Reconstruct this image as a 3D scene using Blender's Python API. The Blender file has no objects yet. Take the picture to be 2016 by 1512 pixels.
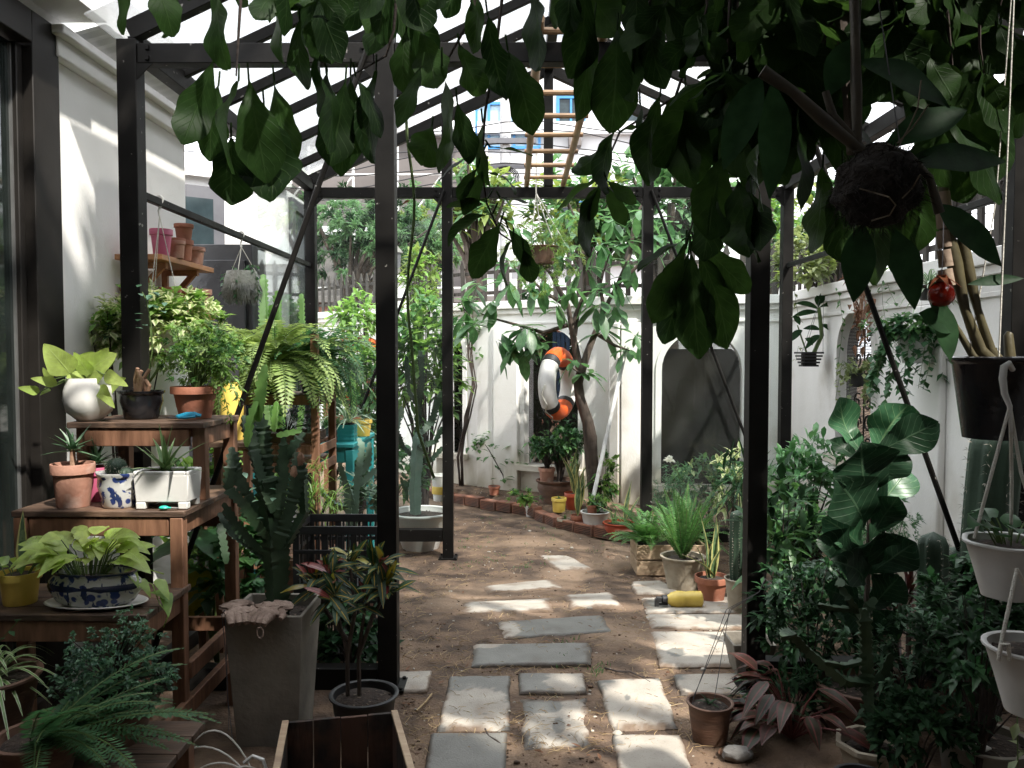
import bpy, math, random
from mathutils import Vector as V, Matrix, Euler, noise
import numpy as np
R = math.radians
PI = math.pi
sc = bpy.context.scene
rnd = random.Random(7)
U = rnd.uniform
Z = V((0, 0, 1))
# ------------------------------------------------------------------ camera
F = 1600.0
CAM = V((0, 0, 1.5))
EUL = Euler((R(90 - 2.22), 0, 0.0081))
cd = bpy.data.cameras.new('camera')
cd.sensor_width = 36
cd.lens = 36 * F / 2016
cd.clip_start = 0.05
cd.clip_end = 500
cam = bpy.data.objects.new('camera', cd)
cam.location = CAM
cam.rotation_euler = EUL
sc.collection.objects.link(cam)
sc.camera = cam
MC = EUL.to_matrix()
# ------------------------------------------------------------------ light
SUN = V((0.47, -0.55, 0.95)).normalized()
w = bpy.data.worlds.new("World")
sc.world = w
w.use_nodes = True
nt = w.node_tree
bg = nt.nodes['Background']
sky = nt.nodes.new('ShaderNodeTexSky')
sky.sky_type = 'NISHITA'
sky.sun_disc = False
sky.sun_elevation = math.asin(SUN.z)
sky.sun_rotation = math.atan2(SUN.x, SUN.y)
sky.dust_density = 4
tc = nt.nodes.new('ShaderNodeTexCoord')
ns = nt.nodes.new('ShaderNodeTexNoise')
ns.inputs['Scale'].default_value = 2.2
ns.inputs['Detail'].default_value = 5
mp = nt.nodes.new('ShaderNodeMapRange')
mp.inputs[1].default_value = 0.2
mp.inputs[2].default_value = 0.5
mp.inputs[3].default_value = 0.8
mp.inputs[4].default_value = 1.0
mx = nt.nodes.new('ShaderNodeMix')
mx.data_type = 'RGBA'
nt.links.new(tc.outputs['Generated'], ns.inputs['Vector'])
nt.links.new(ns.outputs['Fac'], mp.inputs[0])
nt.links.new(mp.outputs[0], mx.inputs[0])
nt.links.new(sky.outputs[0], mx.inputs[6])
mx.inputs[7].default_value = (15, 15.3, 16, 1)      # bright white cloud
nt.links.new(mx.outputs[2], bg.inputs[0])
bg.inputs[1].default_value = 0.13
sl = bpy.data.lights.new('sun', 'SUN')
sl.energy = 4.6
sl.angle = R(1.5)
sl.color = (1, 0.95, 0.86)
so = bpy.data.objects.new('sun', sl)
so.rotation_euler = SUN.to_track_quat('Z', 'Y').to_euler()
sc.collection.objects.link(so)
sc.view_settings.view_transform = 'Standard'
sc.view_settings.look = 'None'
sc.view_settings.exposure = 0.9
sc.view_settings.gamma = 1
sc.cycles.max_bounces = 10
sc.cycles.transparent_max_bounces = 24
sc.cycles.caustics_reflective = False
sc.cycles.caustics_refractive = False
sc.cycles.sample_clamp_indirect = 4
# ------------------------------------------------------------------ pixel helpers (reference photo pixels -> world)
def ray(px, py): return MC @ V(((px - 1008) / F, (756 - py) / F, -1))
def at(px, py, Y):
    r = ray(px, py)
    return CAM + r * (Y / r.y)
def on(px, py, z):
    r = ray(px, py)
    return CAM + r * ((z - 1.5) / r.z)
def ss(a, b, x):
    t = min(1, max(0, (x - a) / (b - a)))
    return t * t * (3 - 2 * t)
EDGE = [(-9, 12.5), (-1.2, 9.7), (-.75, 9.2), (.1, 8.5), (.42, 7.8), (.96, 7.3), (1.3, 7.15), (9, 7.15)]
def edge_y(x): return float(np.interp(x, [e[0] for e in EDGE], [e[1] for e in EDGE]))
def gz0(x, y):
    z = -.2 * ss(3.8, 6.4, y)
    z += .12 * ss(.06, .16, y - edge_y(x))
    return z
def gz(x, y):
    v = V((x, y, 0))
    k = 1 if y > 4.9 else .45
    return gz0(x, y) + k * (.022 * noise.noise(v * 1.7) + .010 * noise.noise(v * 6)) + .005 * noise.noise(v * 17) + .003 * noise.noise(v * 43)
def gnd(px, py):
    z = -.05
    for i in range(9):
        p = on(px, py, z)
        z = .5 * z + .5 * gz0(p.x, p.y)
    return on(px, py, z)
# ------------------------------------------------------------------ mesh builder
class MB:
    def __init__(s): s.v = []; s.f = []; s.uv = []; s.m = []
    def add(s, vs, fs, uv=None, m=0):
        o = len(s.v)
        s.v += [tuple(x) for x in vs]
        s.uv += uv if uv else [(.5, .5)] * len(vs)
        s.f += [tuple(i + o for i in f) for f in fs]
        s.m += [m] * len(fs)
    def box(s, c, d, rot=None, m=0):
        c = V(c); vs = []
        for x in (-.5, .5):
            for y in (-.5, .5):
                for z in (-.5, .5):
                    q = V((x * d[0], y * d[1], z * d[2]))
                    if rot: q = rot @ q
                    vs.append(c + q)
        s.add(vs, [(0, 1, 3, 2), (4, 6, 7, 5), (0, 4, 5, 1), (2, 3, 7, 6), (0, 2, 6, 4), (1, 5, 7, 3)], m=m)
    def beam(s, p, q, w, h, up=Z, m=0):
        p = V(p); q = V(q); d = (q - p)
        L = d.length; d = d / L
        if abs(d.dot(up)) > .98: up = V((0, 1, 0))
        x = d.cross(up).normalized(); y = x.cross(d)
        rot = Matrix((x, d, y)).transposed()
        s.box((p + q) / 2, (w, L, h), rot, m)
    def tube(s, pts, rad, n=7, m=0, cap=True):
        pts = [V(p) for p in pts]
        if not isinstance(rad, (list, tuple)): rad = [rad] * len(pts)
        vs = []; fs = []; prev = None
        for i, p in enumerate(pts):
            d = (pts[min(i + 1, len(pts) - 1)] - pts[max(i - 1, 0)])
            d = d.normalized() if d.length > 1e-9 else V((0, 0, 1))
            if prev is None:
                a = d.cross(Z if abs(d.z) < .9 else V((1, 0, 0))).normalized()
            else:
                a = (prev - d * prev.dot(d)).normalized()
            prev = a; b = d.cross(a)
            for k in range(n):
                t = 2 * PI * k / n
                vs.append(p + (a * math.cos(t) + b * math.sin(t)) * rad[i])
        for i in range(len(pts) - 1):
            for k in range(n):
                k2 = (k + 1) % n
                fs.append((i * n + k, i * n + k2, (i + 1) * n + k2, (i + 1) * n + k))
        if cap:
            fs.append(tuple(range(n))[::-1]); e = (len(pts) - 1) * n
            fs.append(tuple(range(e, e + n)))
        s.add(vs, fs, m=m)
    def lathe(s, prof, c=(0, 0, 0), n=28, m=0, fn=None, cap=False, sy=1.0):
        vs = []; fs = []; c = V(c)
        for i, (r, z) in enumerate(prof):
            for k in range(n):
                t = 2 * PI * k / n
                q = fn(t, i, r, z) if fn else 1
                vs.append(c + V((r * q * math.cos(t), r * q * math.sin(t) * sy, z)))
        for i in range(len(prof) - 1):
            for k in range(n):
                k2 = (k + 1) % n
                fs.append((i * n + k, i * n + k2, (i + 1) * n + k2, (i + 1) * n + k))
        if cap:
            fs.append(tuple(range(n))[::-1]); e = (len(prof) - 1) * n
            fs.append(tuple(range(e, e + n)))
        s.add(vs, fs, m=m)
    def ball(s, c, r, n=10, m=0, sx=1, sy=1, sz=1, lump=0):
        vs = []; fs = []; c = V(c); h = n // 2 + 1
        for i in range(h + 1):
            a = PI * i / h
            for k in range(n):
                t = 2 * PI * k / n
                d = V((math.sin(a) * math.cos(t), math.sin(a) * math.sin(t), -math.cos(a)))
                q = r * (1 + lump * noise.noise(d * 2.3 + c * 7))
                vs.append(c + V((d.x * q * sx, d.y * q * sy, d.z * q * sz)))
        for i in range(h):
            for k in range(n):
                k2 = (k + 1) % n
                fs.append((i * n + k, i * n + k2, (i + 1) * n + k2, (i + 1) * n + k))
        s.add(vs, fs, m=m)
    def prism(s, poly, z0, z1, m=0):
        n = len(poly)
        vs = [V((p[0], p[1], z0)) for p in poly] + [V((p[0], p[1], z1)) for p in poly]
        fs = [tuple(range(n))[::-1], tuple(range(n, 2 * n))] + [(i, (i + 1) % n, n + (i + 1) % n, n + i) for i in range(n)]
        s.add(vs, fs, m=m)
PROF = {
    'ell': lambda t: math.sin(PI * t) ** .85, 'ov': lambda t: math.sin(PI * t ** .62) ** .9,
    'ob': lambda t: math.sin(PI * t ** 1.6) ** .68, 'lan': lambda t: math.sin(PI * t ** .75) ** 1.15,
    'heart': lambda t: min(1, (t / .24 + .01)) ** .5 * max(0, 1 - t) ** .66 * 1.2,
    'strap': lambda t: min(1, t * 5 + .4) * max(0, 1 - t) ** .4, 'spike': lambda t: max(0, 1 - t) ** .8,
    'fid': lambda t: math.sin(PI * t ** 1.55) ** .7 * (1 - .22 * math.exp(-((t - .38) / .12) ** 2)) + .1 * math.sin(PI * t),
}
def leaf(mb, p, d, L, W, sh='ell', droop=.25, fold=.25, n=4, wave=0, lobe=0, roll=0, m=0, curl=0, face=0):
    d = V(d).normalized(); p = V(p)
    s = d.cross(Z * (1 - face) - V((0, face, 0)))
    s = s.normalized() if s.length > .05 else V((U(-1, 1), U(-1, 1), 0)).normalized()
    if roll: s = Matrix.Rotation(roll, 3, d) @ s
    nn = s.cross(d)
    pr = PROF[sh]; ph = U(0, 6.28); vs = []; uv = []; fs = []
    sid = U(-.12, .12)
    for i in range(n + 1):
        t = i / n
        c = p + d * (L * t) - Z * (L * droop * t * t) + nn * (curl * L * math.sin(PI * t)) + s * (sid * L * t * t)
        wd = max(W * .5 * pr(min(.995, max(.005, t))), W * .015)
        wl = wd * (1 + lobe * math.sin(t * 17 + ph)); wr = wd * (1 + lobe * math.sin(t * 15 + ph + 2))
        a = wave * W * math.sin(t * 13 + ph); b = wave * W * math.sin(t * 12 + ph + 2.2)
        vs += [c - s * wl + nn * (fold * wl + a), c, c + s * wr + nn * (fold * wr + b)]
        uv += [(0, t), (.5, t), (1, t)]
    for i in range(n):
        o = i * 3
        fs += [(o, o + 1, o + 4, o + 3), (o + 1, o + 2, o + 5, o + 4)]
    mb.add(vs, fs, uv, m)
def chip(mb, p, d, L, W, m=0, roll=None, droop=.15):
    d = V(d).normalized(); p = V(p)
    s = d.cross(Z)
    s = s.normalized() if s.length > .05 else V((1, 0, 0))
    s = Matrix.Rotation(U(-.9, .9) if roll is None else roll, 3, d) @ s
    mb.add([p, p + d * L * .45 + s * W * .5, p + d * L - Z * L * droop, p + d * L * .45 - s * W * .5], [(0, 1, 2, 3)], [(.5, 0), (1, .5), (.5, 1), (0, .5)], m)
# ------------------------------------------------------------------ objects
C = sc.collection
def obj(name, mb, mats, parent=None, smooth=True, bev=0, ang=42):
    me = bpy.data.meshes.new(name)
    me.from_pydata(mb.v, [], mb.f)
    if not isinstance(mats, (list, tuple)): mats = [mats]
    for x in mats: me.materials.append(x)
    if len(mats) > 1: me.polygons.foreach_set('material_index', mb.m)
    uvl = me.uv_layers.new(name='UVMap')
    li = np.zeros(len(me.loops), dtype=np.int32)
    me.loops.foreach_get('vertex_index', li)
    uvl.data.foreach_set('uv', np.array(mb.uv, dtype=np.float32)[li].ravel())
    if smooth:
        me.polygons.foreach_set('use_smooth', [True] * len(me.polygons))
        me.set_sharp_from_angle(angle=R(ang))
    me.update()
    o = bpy.data.objects.new(name, me)
    C.objects.link(o)
    if parent: o.parent = parent
    if bev:
        b = o.modifiers.new('bevel', 'BEVEL'); b.width = bev; b.segments = 2; b.limit_method = 'ANGLE'; b.angle_limit = R(35)
    return o
def tag(o, label, cat, group=None, kind=None):
    if label: o['label'] = label
    if cat: o['category'] = cat
    if group: o['group'] = group
    if kind: o['kind'] = kind
    return o
def T(name, label, cat, loc, group=None, rz=0, kind=None):
    o = bpy.data.objects.new(name, None)
    o.empty_display_size = .1
    o.location = loc; o.rotation_euler = (0, 0, rz)
    C.objects.link(o)
    return tag(o, label, cat, group, kind)
# ------------------------------------------------------------------ materials
def newmat(name):
    m = bpy.data.materials.new(name); m.use_nodes = True
    return m, m.node_tree, m.node_tree.nodes['Principled BSDF']
def c4(c): return (c[0], c[1], c[2], 1)
def N(nt, t, **k):
    n = nt.nodes.new(t)
    for a, b in k.items(): setattr(n, a, b)
    return n
def mixc(nt, fac, a, b):
    n = N(nt, 'ShaderNodeMix', data_type='RGBA')
    for i, x in ((0, fac), (6, a), (7, b)):
        if hasattr(x, 'links') or isinstance(x, bpy.types.NodeSocket): nt.links.new(x, n.inputs[i])
        else: n.inputs[i].default_value = x if i == 0 else c4(x)
    return n.outputs[2]
def ramp(nt, x, a, b, c=0, d=1):
    n = N(nt, 'ShaderNodeMapRange')
    nt.links.new(x, n.inputs[0])
    for i, q in enumerate((a, b, c, d)): n.inputs[i + 1].default_value = q
    return n.outputs[0]
def tex(nt, kind, scale, vec=None, stretch=None, detail=5):
    n = N(nt, kind)
    n.inputs['Scale'].default_value = scale
    if kind == 'ShaderNodeTexNoise': n.inputs['Detail'].default_value = detail
    t = N(nt, 'ShaderNodeTexCoord').outputs['Object'] if vec is None else vec
    if stretch:
        q = N(nt, 'ShaderNodeMapping'); q.inputs['Scale'].default_value = stretch
        nt.links.new(t, q.inputs[0]); t = q.outputs[0]
    nt.links.new(t, n.inputs['Vector'])
    return n
def mat(name, c, c2=None, rough=.6, scale=9, lo=.35, hi=.65, bump=.15, bs=60, metal=0, stretch=None, c3=None, s3=2.5, l3=.55, h3=.75, spec=.5, coat=0, island=0, rvar=0, foot=None):
    m, nt, p = newmat(name)
    p.inputs['Roughness'].default_value = rough
    p.inputs['Metallic'].default_value = metal
    p.inputs['Specular IOR Level'].default_value = spec
    if coat: p.inputs['Coat Weight'].default_value = coat; p.inputs['Coat Roughness'].default_value = .12
    col = c4(c)
    n1 = tex(nt, 'ShaderNodeTexNoise', scale, stretch=stretch, detail=8)
    out = mixc(nt, ramp(nt, n1.outputs[0], lo, hi), c, c2 if c2 else tuple(x * .75 for x in c))
    if c3:
        n3 = tex(nt, 'ShaderNodeTexNoise', s3, detail=6)
        out = mixc(nt, ramp(nt, n3.outputs[0], l3, h3), out, c3)
    if foot:
        tcn = N(nt, 'ShaderNodeTexCoord'); sx = N(nt, 'ShaderNodeSeparateXYZ'); nt.links.new(tcn.outputs['Object'], sx.inputs[0])
        nf = tex(nt, 'ShaderNodeTexNoise', 5, stretch=(1, 1, .35), detail=8); ad = N(nt, 'ShaderNodeMath', operation='MULTIPLY_ADD'); nt.links.new(nf.outputs[0], ad.inputs[0]); ad.inputs[1].default_value = -.9; nt.links.new(sx.outputs[2], ad.inputs[2])
        out = mixc(nt, ramp(nt, ad.outputs[0], -.45, .0, .85, 0), out, foot)
    if island:
        g = N(nt, 'ShaderNodeNewGeometry')
        h = N(nt, 'ShaderNodeHueSaturation'); nt.links.new(out, h.inputs['Color'])
        nt.links.new(ramp(nt, g.outputs['Random Per Island'], 0, 1, 1 - island, 1 + island), h.inputs['Value'])
        out = h.outputs[0]
    nt.links.new(out, p.inputs['Base Color'])
    if rvar: nt.links.new(ramp(nt, n1.outputs[0], .3, .7, rough - rvar, rough + rvar), p.inputs['Roughness'])
    if bump:
        nb = tex(nt, 'ShaderNodeTexNoise', bs, stretch=stretch, detail=6)
        b = N(nt, 'ShaderNodeBump'); b.inputs['Strength'].default_value = bump; b.inputs['Distance'].default_value = .01
        nt.links.new(nb.outputs[0], b.inputs['Height']); nt.links.new(b.outputs[0], p.inputs['Normal'])
    return m
def leafmat(name, c1, c2, rough=.42, tr=.35, edge=None, ew=.7, mid=None, mw=.1, vein=None, spots=None, tcol=None, spec=.5):
    m, nt, p = newmat(name)
    g = N(nt, 'ShaderNodeNewGeometry'); uvn = N(nt, 'ShaderNodeUVMap')
    sep = N(nt, 'ShaderNodeSeparateXYZ'); nt.links.new(uvn.outputs[0], sep.inputs[0])
    a = N(nt, 'ShaderNodeMath', operation='MULTIPLY_ADD'); nt.links.new(sep.outputs[0], a.inputs[0]); a.inputs[1].default_value = 2; a.inputs[2].default_value = -1
    b = N(nt, 'ShaderNodeMath', operation='ABSOLUTE'); nt.links.new(a.outputs[0], b.inputs[0]); u = b.outputs[0]
    col = mixc(nt, g.outputs['Random Per Island'], c1, c2)
    n1 = tex(nt, 'ShaderNodeTexNoise', 25)
    h = N(nt, 'ShaderNodeHueSaturation'); nt.links.new(col, h.inputs['Color'])
    nt.links.new(ramp(nt, n1.outputs[0], .3, .7, .72, 1.28), h.inputs['Value']); col = h.outputs[0]
    if spots:
        n2 = tex(nt, 'ShaderNodeTexNoise', spots[1]); col = mixc(nt, ramp(nt, n2.outputs[0], spots[2], spots[2] + .08), col, spots[0])
    hgt = None
    if vein:
        q = N(nt, 'ShaderNodeMath', operation='MULTIPLY_ADD'); nt.links.new(u, q.inputs[0]); q.inputs[1].default_value = -.28; nt.links.new(sep.outputs[1], q.inputs[2])
        k = N(nt, 'ShaderNodeMath', operation='MULTIPLY'); nt.links.new(q.outputs[0], k.inputs[0]); k.inputs[1].default_value = 8.5
        fr = N(nt, 'ShaderNodeMath', operation='FRACT'); nt.links.new(k.outputs[0], fr.inputs[0])
        pp = N(nt, 'ShaderNodeMath', operation='PINGPONG'); nt.links.new(k.outputs[0], pp.inputs[0]); pp.inputs[1].default_value = .5
        vl = ramp(nt, pp.outputs[0], .02, .07, 1, 0); md = ramp(nt, u, .02, .06, 1, 0)
        mxx = N(nt, 'ShaderNodeMath', operation='MAXIMUM'); nt.links.new(vl, mxx.inputs[0]); nt.links.new(md, mxx.inputs[1]); hgt = mxx.outputs[0]
        s5 = N(nt, 'ShaderNodeMath', operation='MULTIPLY'); nt.links.new(hgt, s5.inputs[0]); s5.inputs[1].default_value = .55
        col = mixc(nt, s5.outputs[0], col, vein)
    if mid: col = mixc(nt, ramp(nt, u, mw, mw + .12, 1, 0), col, mid)
    if edge: col = mixc(nt, ramp(nt, u, ew, ew + .1), col, edge)
    nt.links.new(col, p.inputs['Base Color'])
    p.inputs['Roughness'].default_value = rough
    p.inputs['Specular IOR Level'].default_value = spec
    bp = N(nt, 'ShaderNodeBump'); bp.inputs['Strength'].default_value = .35; bp.inputs['Distance'].default_value = .006
    nt.links.new(hgt if hgt else n1.outputs[0], bp.inputs['Height']); nt.links.new(bp.outputs[0], p.inputs['Normal'])
    t = N(nt, 'ShaderNodeBsdfTranslucent')
    hs = N(nt, 'ShaderNodeHueSaturation'); hs.inputs['Hue'].default_value = .485; hs.inputs['Saturation'].default_value = 1.1; hs.inputs['Value'].default_value = 1.5
    nt.links.new(col, hs.inputs['Color']); nt.links.new(hs.outputs[0], t.inputs[0])
    ms = N(nt, 'ShaderNodeMixShader'); ms.inputs[0].default_value = tr
    nt.links.new(p.outputs[0], ms.inputs[1]); nt.links.new(t.outputs[0], ms.inputs[2])
    nt.links.new(ms.outputs[0], nt.nodes['Material Output'].inputs[0])
    return m
def glassmat(name, tint, op, rough, transl=0.0, gl=.08):
    m, nt, p = newmat(name)
    tr = N(nt, 'ShaderNodeBsdfTransparent'); tr.inputs[0].default_value = c4(tint)
    df = N(nt, 'ShaderNodeBsdfTranslucent' if transl else 'ShaderNodeBsdfDiffuse'); df.inputs[0].default_value = (.75, .77, .78, 1)
    g = N(nt, 'ShaderNodeBsdfGlossy'); g.inputs['Roughness'].default_value = rough
    n1 = tex(nt, 'ShaderNodeTexNoise', 5); f = ramp(nt, n1.outputs[0], .3, .7, op * .6, op * 1.4)
    a = N(nt, 'ShaderNodeMixShader'); nt.links.new(f, a.inputs[0]); nt.links.new(tr.outputs[0], a.inputs[1]); nt.links.new(df.outputs[0], a.inputs[2])
    fr = N(nt, 'ShaderNodeFresnel'); fr.inputs[0].default_value = 1.35
    fm = N(nt, 'ShaderNodeMath', operation='MULTIPLY'); nt.links.new(fr.outputs[0], fm.inputs[0]); fm.inputs[1].default_value = gl * 12
    fc = N(nt, 'ShaderNodeClamp'); nt.links.new(fm.outputs[0], fc.inputs[0]); fc.inputs[2].default_value = .6
    b = N(nt, 'ShaderNodeMixShader'); nt.links.new(fc.outputs[0], b.inputs[0]); nt.links.new(a.outputs[0], b.inputs[1]); nt.links.new(g.outputs[0], b.inputs[2])
    nt.links.new(b.outputs[0], nt.nodes['Material Output'].inputs[0])
    return m
def meshmat(name, c, scale, thr):
    "perforated sheet: round holes on a hexagonal-ish lattice"
    m, nt, p = newmat(name)
    p.inputs['Base Color'].default_value = c4(c); p.inputs['Roughness'].default_value = .8; p.inputs['Specular IOR Level'].default_value = .1
    uvn = N(nt, 'ShaderNodeUVMap')
    v = tex(nt, 'ShaderNodeTexVoronoi', scale, vec=uvn.outputs[0]); v.inputs['Randomness'].default_value = 0.0
    tr = N(nt, 'ShaderNodeBsdfTransparent')
    ms = N(nt, 'ShaderNodeMixShader')
    nt.links.new(ramp(nt, v.outputs['Distance'], thr, thr + .05, 1, 0), ms.inputs[0])
    nt.links.new(p.outputs[0], ms.inputs[1]); nt.links.new(tr.outputs[0], ms.inputs[2])
    nt.links.new(ms.outputs[0], nt.nodes['Material Output'].inputs[0])
    return m
M = {}
M['wall'] = mat('white_render', (.82, .81, .79), (.75, .74, .715), rough=.85, scale=3, bump=.3, bs=160, stretch=(1, 1, .25), c3=(.52, .49, .42), s3=1.7, l3=.55, h3=.76, foot=(.4, .36, .27))
M['house'] = mat('house_paint', (.83, .82, .80), (.77, .76, .735), rough=.8, scale=2.5, stretch=(1, 1, .3), bump=.2, bs=180)
M['stain'] = mat('old_render', (.6, .57, .5), (.42, .39, .32), rough=.9, scale=4, bump=.3, bs=90)
M['post'] = mat('black_steel', (.008, .0075, .007), (.013, .012, .011), rough=.5, spec=.12, scale=6, bump=.06, bs=40, c3=(.2, .19, .175), s3=30, l3=.69, h3=.72, rvar=.1)
M['frame'] = mat('dark_frame', (.013, .011, .0095), (.018, .0155, .0135), rough=.55, bump=.03, spec=.25)
M['greyframe'] = mat('grey_frame', (.10, .10, .11), (.08, .08, .09), rough=.5, bump=.03)
M['wood'] = mat('orange_wood', (.25, .127, .075), (.155, .075, .043), rough=.55, scale=5, stretch=(9, 9, 1.2), bump=.2, bs=14, c3=(.14, .075, .045), s3=4, l3=.55, h3=.75)
M['woodh'] = mat('weathered_top', (.11, .066, .043), (.055, .035, .025), rough=.6, scale=5, stretch=(1.2, 9, 9), bump=.3, bs=14, c3=(.26, .16, .1), s3=5, l3=.52, h3=.72)
M['pale'] = mat('pale_wood', (.44, .33, .22), (.33, .23, .15), rough=.7, scale=4, stretch=(1.5, 10, 10), bump=.25, bs=14, c3=(.2, .14, .1), s3=5)
M['shelfw'] = mat('pine_shelf', (.42, .2, .09), (.32, .14, .06), rough=.55, scale=4, stretch=(10, 1.5, 10), bump=.15, bs=12)
M['dirtyw'] = mat('stained_plank', (.03, .02, .015), (.012, .009, .007), rough=.75, scale=5, stretch=(7, 7, 1), bump=.3, bs=12, c3=(.075, .034, .02), s3=6, l3=.5, h3=.62)
M['bamboo'] = mat('bamboo', (.42, .27, .15), (.3, .18, .1), rough=.5, scale=7, bump=.1)
M['bark'] = mat('bark', (.085, .062, .048), (.04, .03, .024), rough=.9, scale=8, stretch=(3, 3, .7), bump=.7, bs=18, c3=(.17, .14, .115), s3=5)
M['twig'] = mat('twig', (.05, .035, .028), (.03, .022, .02), rough=.85, bump=.4)
M['tan'] = mat('tan_stem', (.33, .2, .13), (.24, .13, .08), rough=.8, bump=.5)
M['gstem'] = mat('green_stem', (.1, .16, .045), (.07, .11, .03), rough=.6, bump=.1)
M['terra'] = mat('terracotta', (.34, .13, .075), (.27, .1, .06), rough=.75, scale=6, bump=.2, bs=70, c3=(.42, .24, .17), s3=7, l3=.6, h3=.75)
M['terrap'] = mat('pale_terracotta', (.43, .23, .165), (.34, .16, .11), rough=.75, scale=7, bump=.2, bs=70, c3=(.55, .42, .36), s3=8, l3=.55, h3=.72)
M['terrad'] = mat('old_terracotta', (.16, .085, .055), (.09, .05, .035), rough=.7, scale=5, stretch=(1, 1, 5), bump=.4, bs=30, c3=(.24, .15, .1), s3=4)
M['redpot'] = mat('red_plastic', (.4, .07, .03), (.3, .055, .025), rough=.45, bump=.05)
M['pink'] = mat('pink_plastic', (.55, .12, .22), (.46, .1, .18), rough=.45, bump=.05)
M['yellow'] = mat('yellow_plastic', (.74, .55, .12), (.66, .47, .09), rough=.4, bump=.08, c3=(.45, .3, .06), s3=7, l3=.6, h3=.75)
M['white'] = mat('white_glaze', (.74, .73, .7), (.68, .67, .64), rough=.3, bump=.04, c3=(.5, .46, .4), s3=6, l3=.62, h3=.8)
M['whitep'] = mat('white_plastic', (.62, .62, .6), (.55, .55, .53), rough=.45, bump=.06, c3=(.4, .38, .33), s3=7, l3=.58, h3=.78)
M['blackg'] = mat('black_glaze', (.012, .012, .014), (.02, .02, .023), rough=.18, bump=.25, bs=22)
M['blackp'] = mat('black_plastic', (.016, .016, .018), (.024, .024, .026), rough=.5, bump=.05)
M['concrete'] = mat('dark_concrete', (.27, .245, .205), (.13, .115, .095), rough=.85, scale=3.5, bump=.35, bs=50, c3=(.2, .19, .17), s3=5, l3=.55, h3=.8)
M['stone'] = mat('weathered_stone', (.4, .35, .27), (.26, .22, .16), rough=.9, scale=7, bump=.6, bs=24, c3=(.4, .37, .31), s3=9)
M['slab'] = mat('paving_concrete', (.40, .37, .325), (.31, .285, .25), rough=.85, scale=5, bump=.35, bs=110, c3=(.22, .175, .135), s3=3.2, l3=.56, h3=.72)
M['soil'] = mat('soil', (.15, .097, .062), (.058, .037, .025), rough=.95, scale=6.5, lo=.38, hi=.62, bump=1.0, bs=65, c3=(.26, .18, .12), s3=1.3, l3=.5, h3=.7)
M['pots'] = mat('potting_soil', (.045, .03, .022), (.02, .014, .011), rough=.95, scale=40, bump=1, bs=60, c3=(.16, .12, .09), s3=60, l3=.62, h3=.68)
M['brick'] = mat('red_brick', (.26, .11, .065), (.17, .08, .055), rough=.9, scale=8, bump=.5, bs=40, c3=(.12, .085, .065), s3=6, l3=.5, h3=.7)
M['crumb'] = mat('soil_crumb', (.14, .085, .055), (.06, .04, .027), rough=1, bump=0, island=.5)
M['straw'] = mat('dry_straw', (.42, .32, .18), (.3, .2, .1), rough=.9, bump=0, island=.4)
M['pebble'] = mat('pebble', (.42, .38, .32), (.3, .27, .23), rough=.8, island=.4)
M['grey'] = mat('grey_stone', (.2, .19, .175), (.13, .125, .12), rough=.8, bump=.4)
M['teal'] = mat('turquoise_paint', (.03, .3, .3), (.025, .24, .25), rough=.5, scale=5, bump=.15, c3=(.05, .2, .19), s3=6, l3=.6, h3=.8)
M['blue'] = mat('blue_plastic', (.02, .3, .48), (.02, .25, .4), rough=.4)
M['green'] = mat('green_plastic', (.02, .5, .36), (.02, .4, .3), rough=.4)
M['rope'] = mat('white_cord', (.66, .64, .58), (.52, .5, .45), rough=.8, bump=.5, bs=200)
M['glove'] = mat('dirty_glove', (.36, .27, .22), (.2, .14, .11), rough=.9, scale=14, bump=.5, bs=90)
M['coir'] = mat('coir', (.014, .009, .006), (.006, .004, .003), rough=.95, bump=1, bs=60)
M['orange'] = mat('orange_vinyl', (.75, .115, .015), (.65, .095, .012), rough=.45, bump=.1, bs=20)
M['buoyw'] = mat('white_vinyl', (.72, .71, .69), (.62, .6, .58), rough=.5, bump=.12, bs=20)
M['tarp'] = mat('blue_tarpaulin', (.015, .05, .12), (.01, .035, .085), rough=.6)
M['bluew'] = mat('blue_shutter', (.03, .2, .45), (.03, .16, .36), rough=.5)
M['grass'] = leafmat('grass', (.1, .17, .03), (.2, .22, .06), tr=.3)
M['moss'] = mat('silver_moss', (.34, .34, .32), (.22, .23, .2), rough=.95, bump=1, bs=60)
M['bwall'] = mat('far_white_render', (.62, .63, .64), (.55, .56, .57), rough=.9, scale=.5)
M['bgrey'] = mat('far_grey_render', (.15, .135, .13), (.10, .09, .085), rough=.9, scale=.6)
M['rbrick'] = mat('far_red_brick', (.36, .16, .11), (.26, .12, .09), rough=.9, scale=1.5, stretch=(1, 1, 6))
M['pane'] = mat('window_pane', (.03, .045, .05), (.02, .03, .034), rough=.15, bump=0, spec=.3)
M['doorglass'] = mat('door_glass', (.012, .016, .015), (.02, .026, .024), rough=.05, bump=.02, bs=3, spec=.7)
M['roofp'] = glassmat('polycarbonate', (.95, .96, .97), .24, .25, transl=1)
M['clear'] = glassmat('clear_glass', (.95, .98, .97), .014, .02, gl=.05)
M['grille'] = meshmat('perforated_steel', (.010, .009, .006), 85, .25)
M['rusty'] = mat('brown_board', (.017, .0145, .007), (.009, .0075, .004), rough=.85, scale=3, stretch=(4, 4, .8), bump=.3)
M['picket'] = mat('grey_timber', (.06, .052, .045), (.03, .026, .022), rough=.9, scale=4, stretch=(8, 8, 1), bump=.4)
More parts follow.
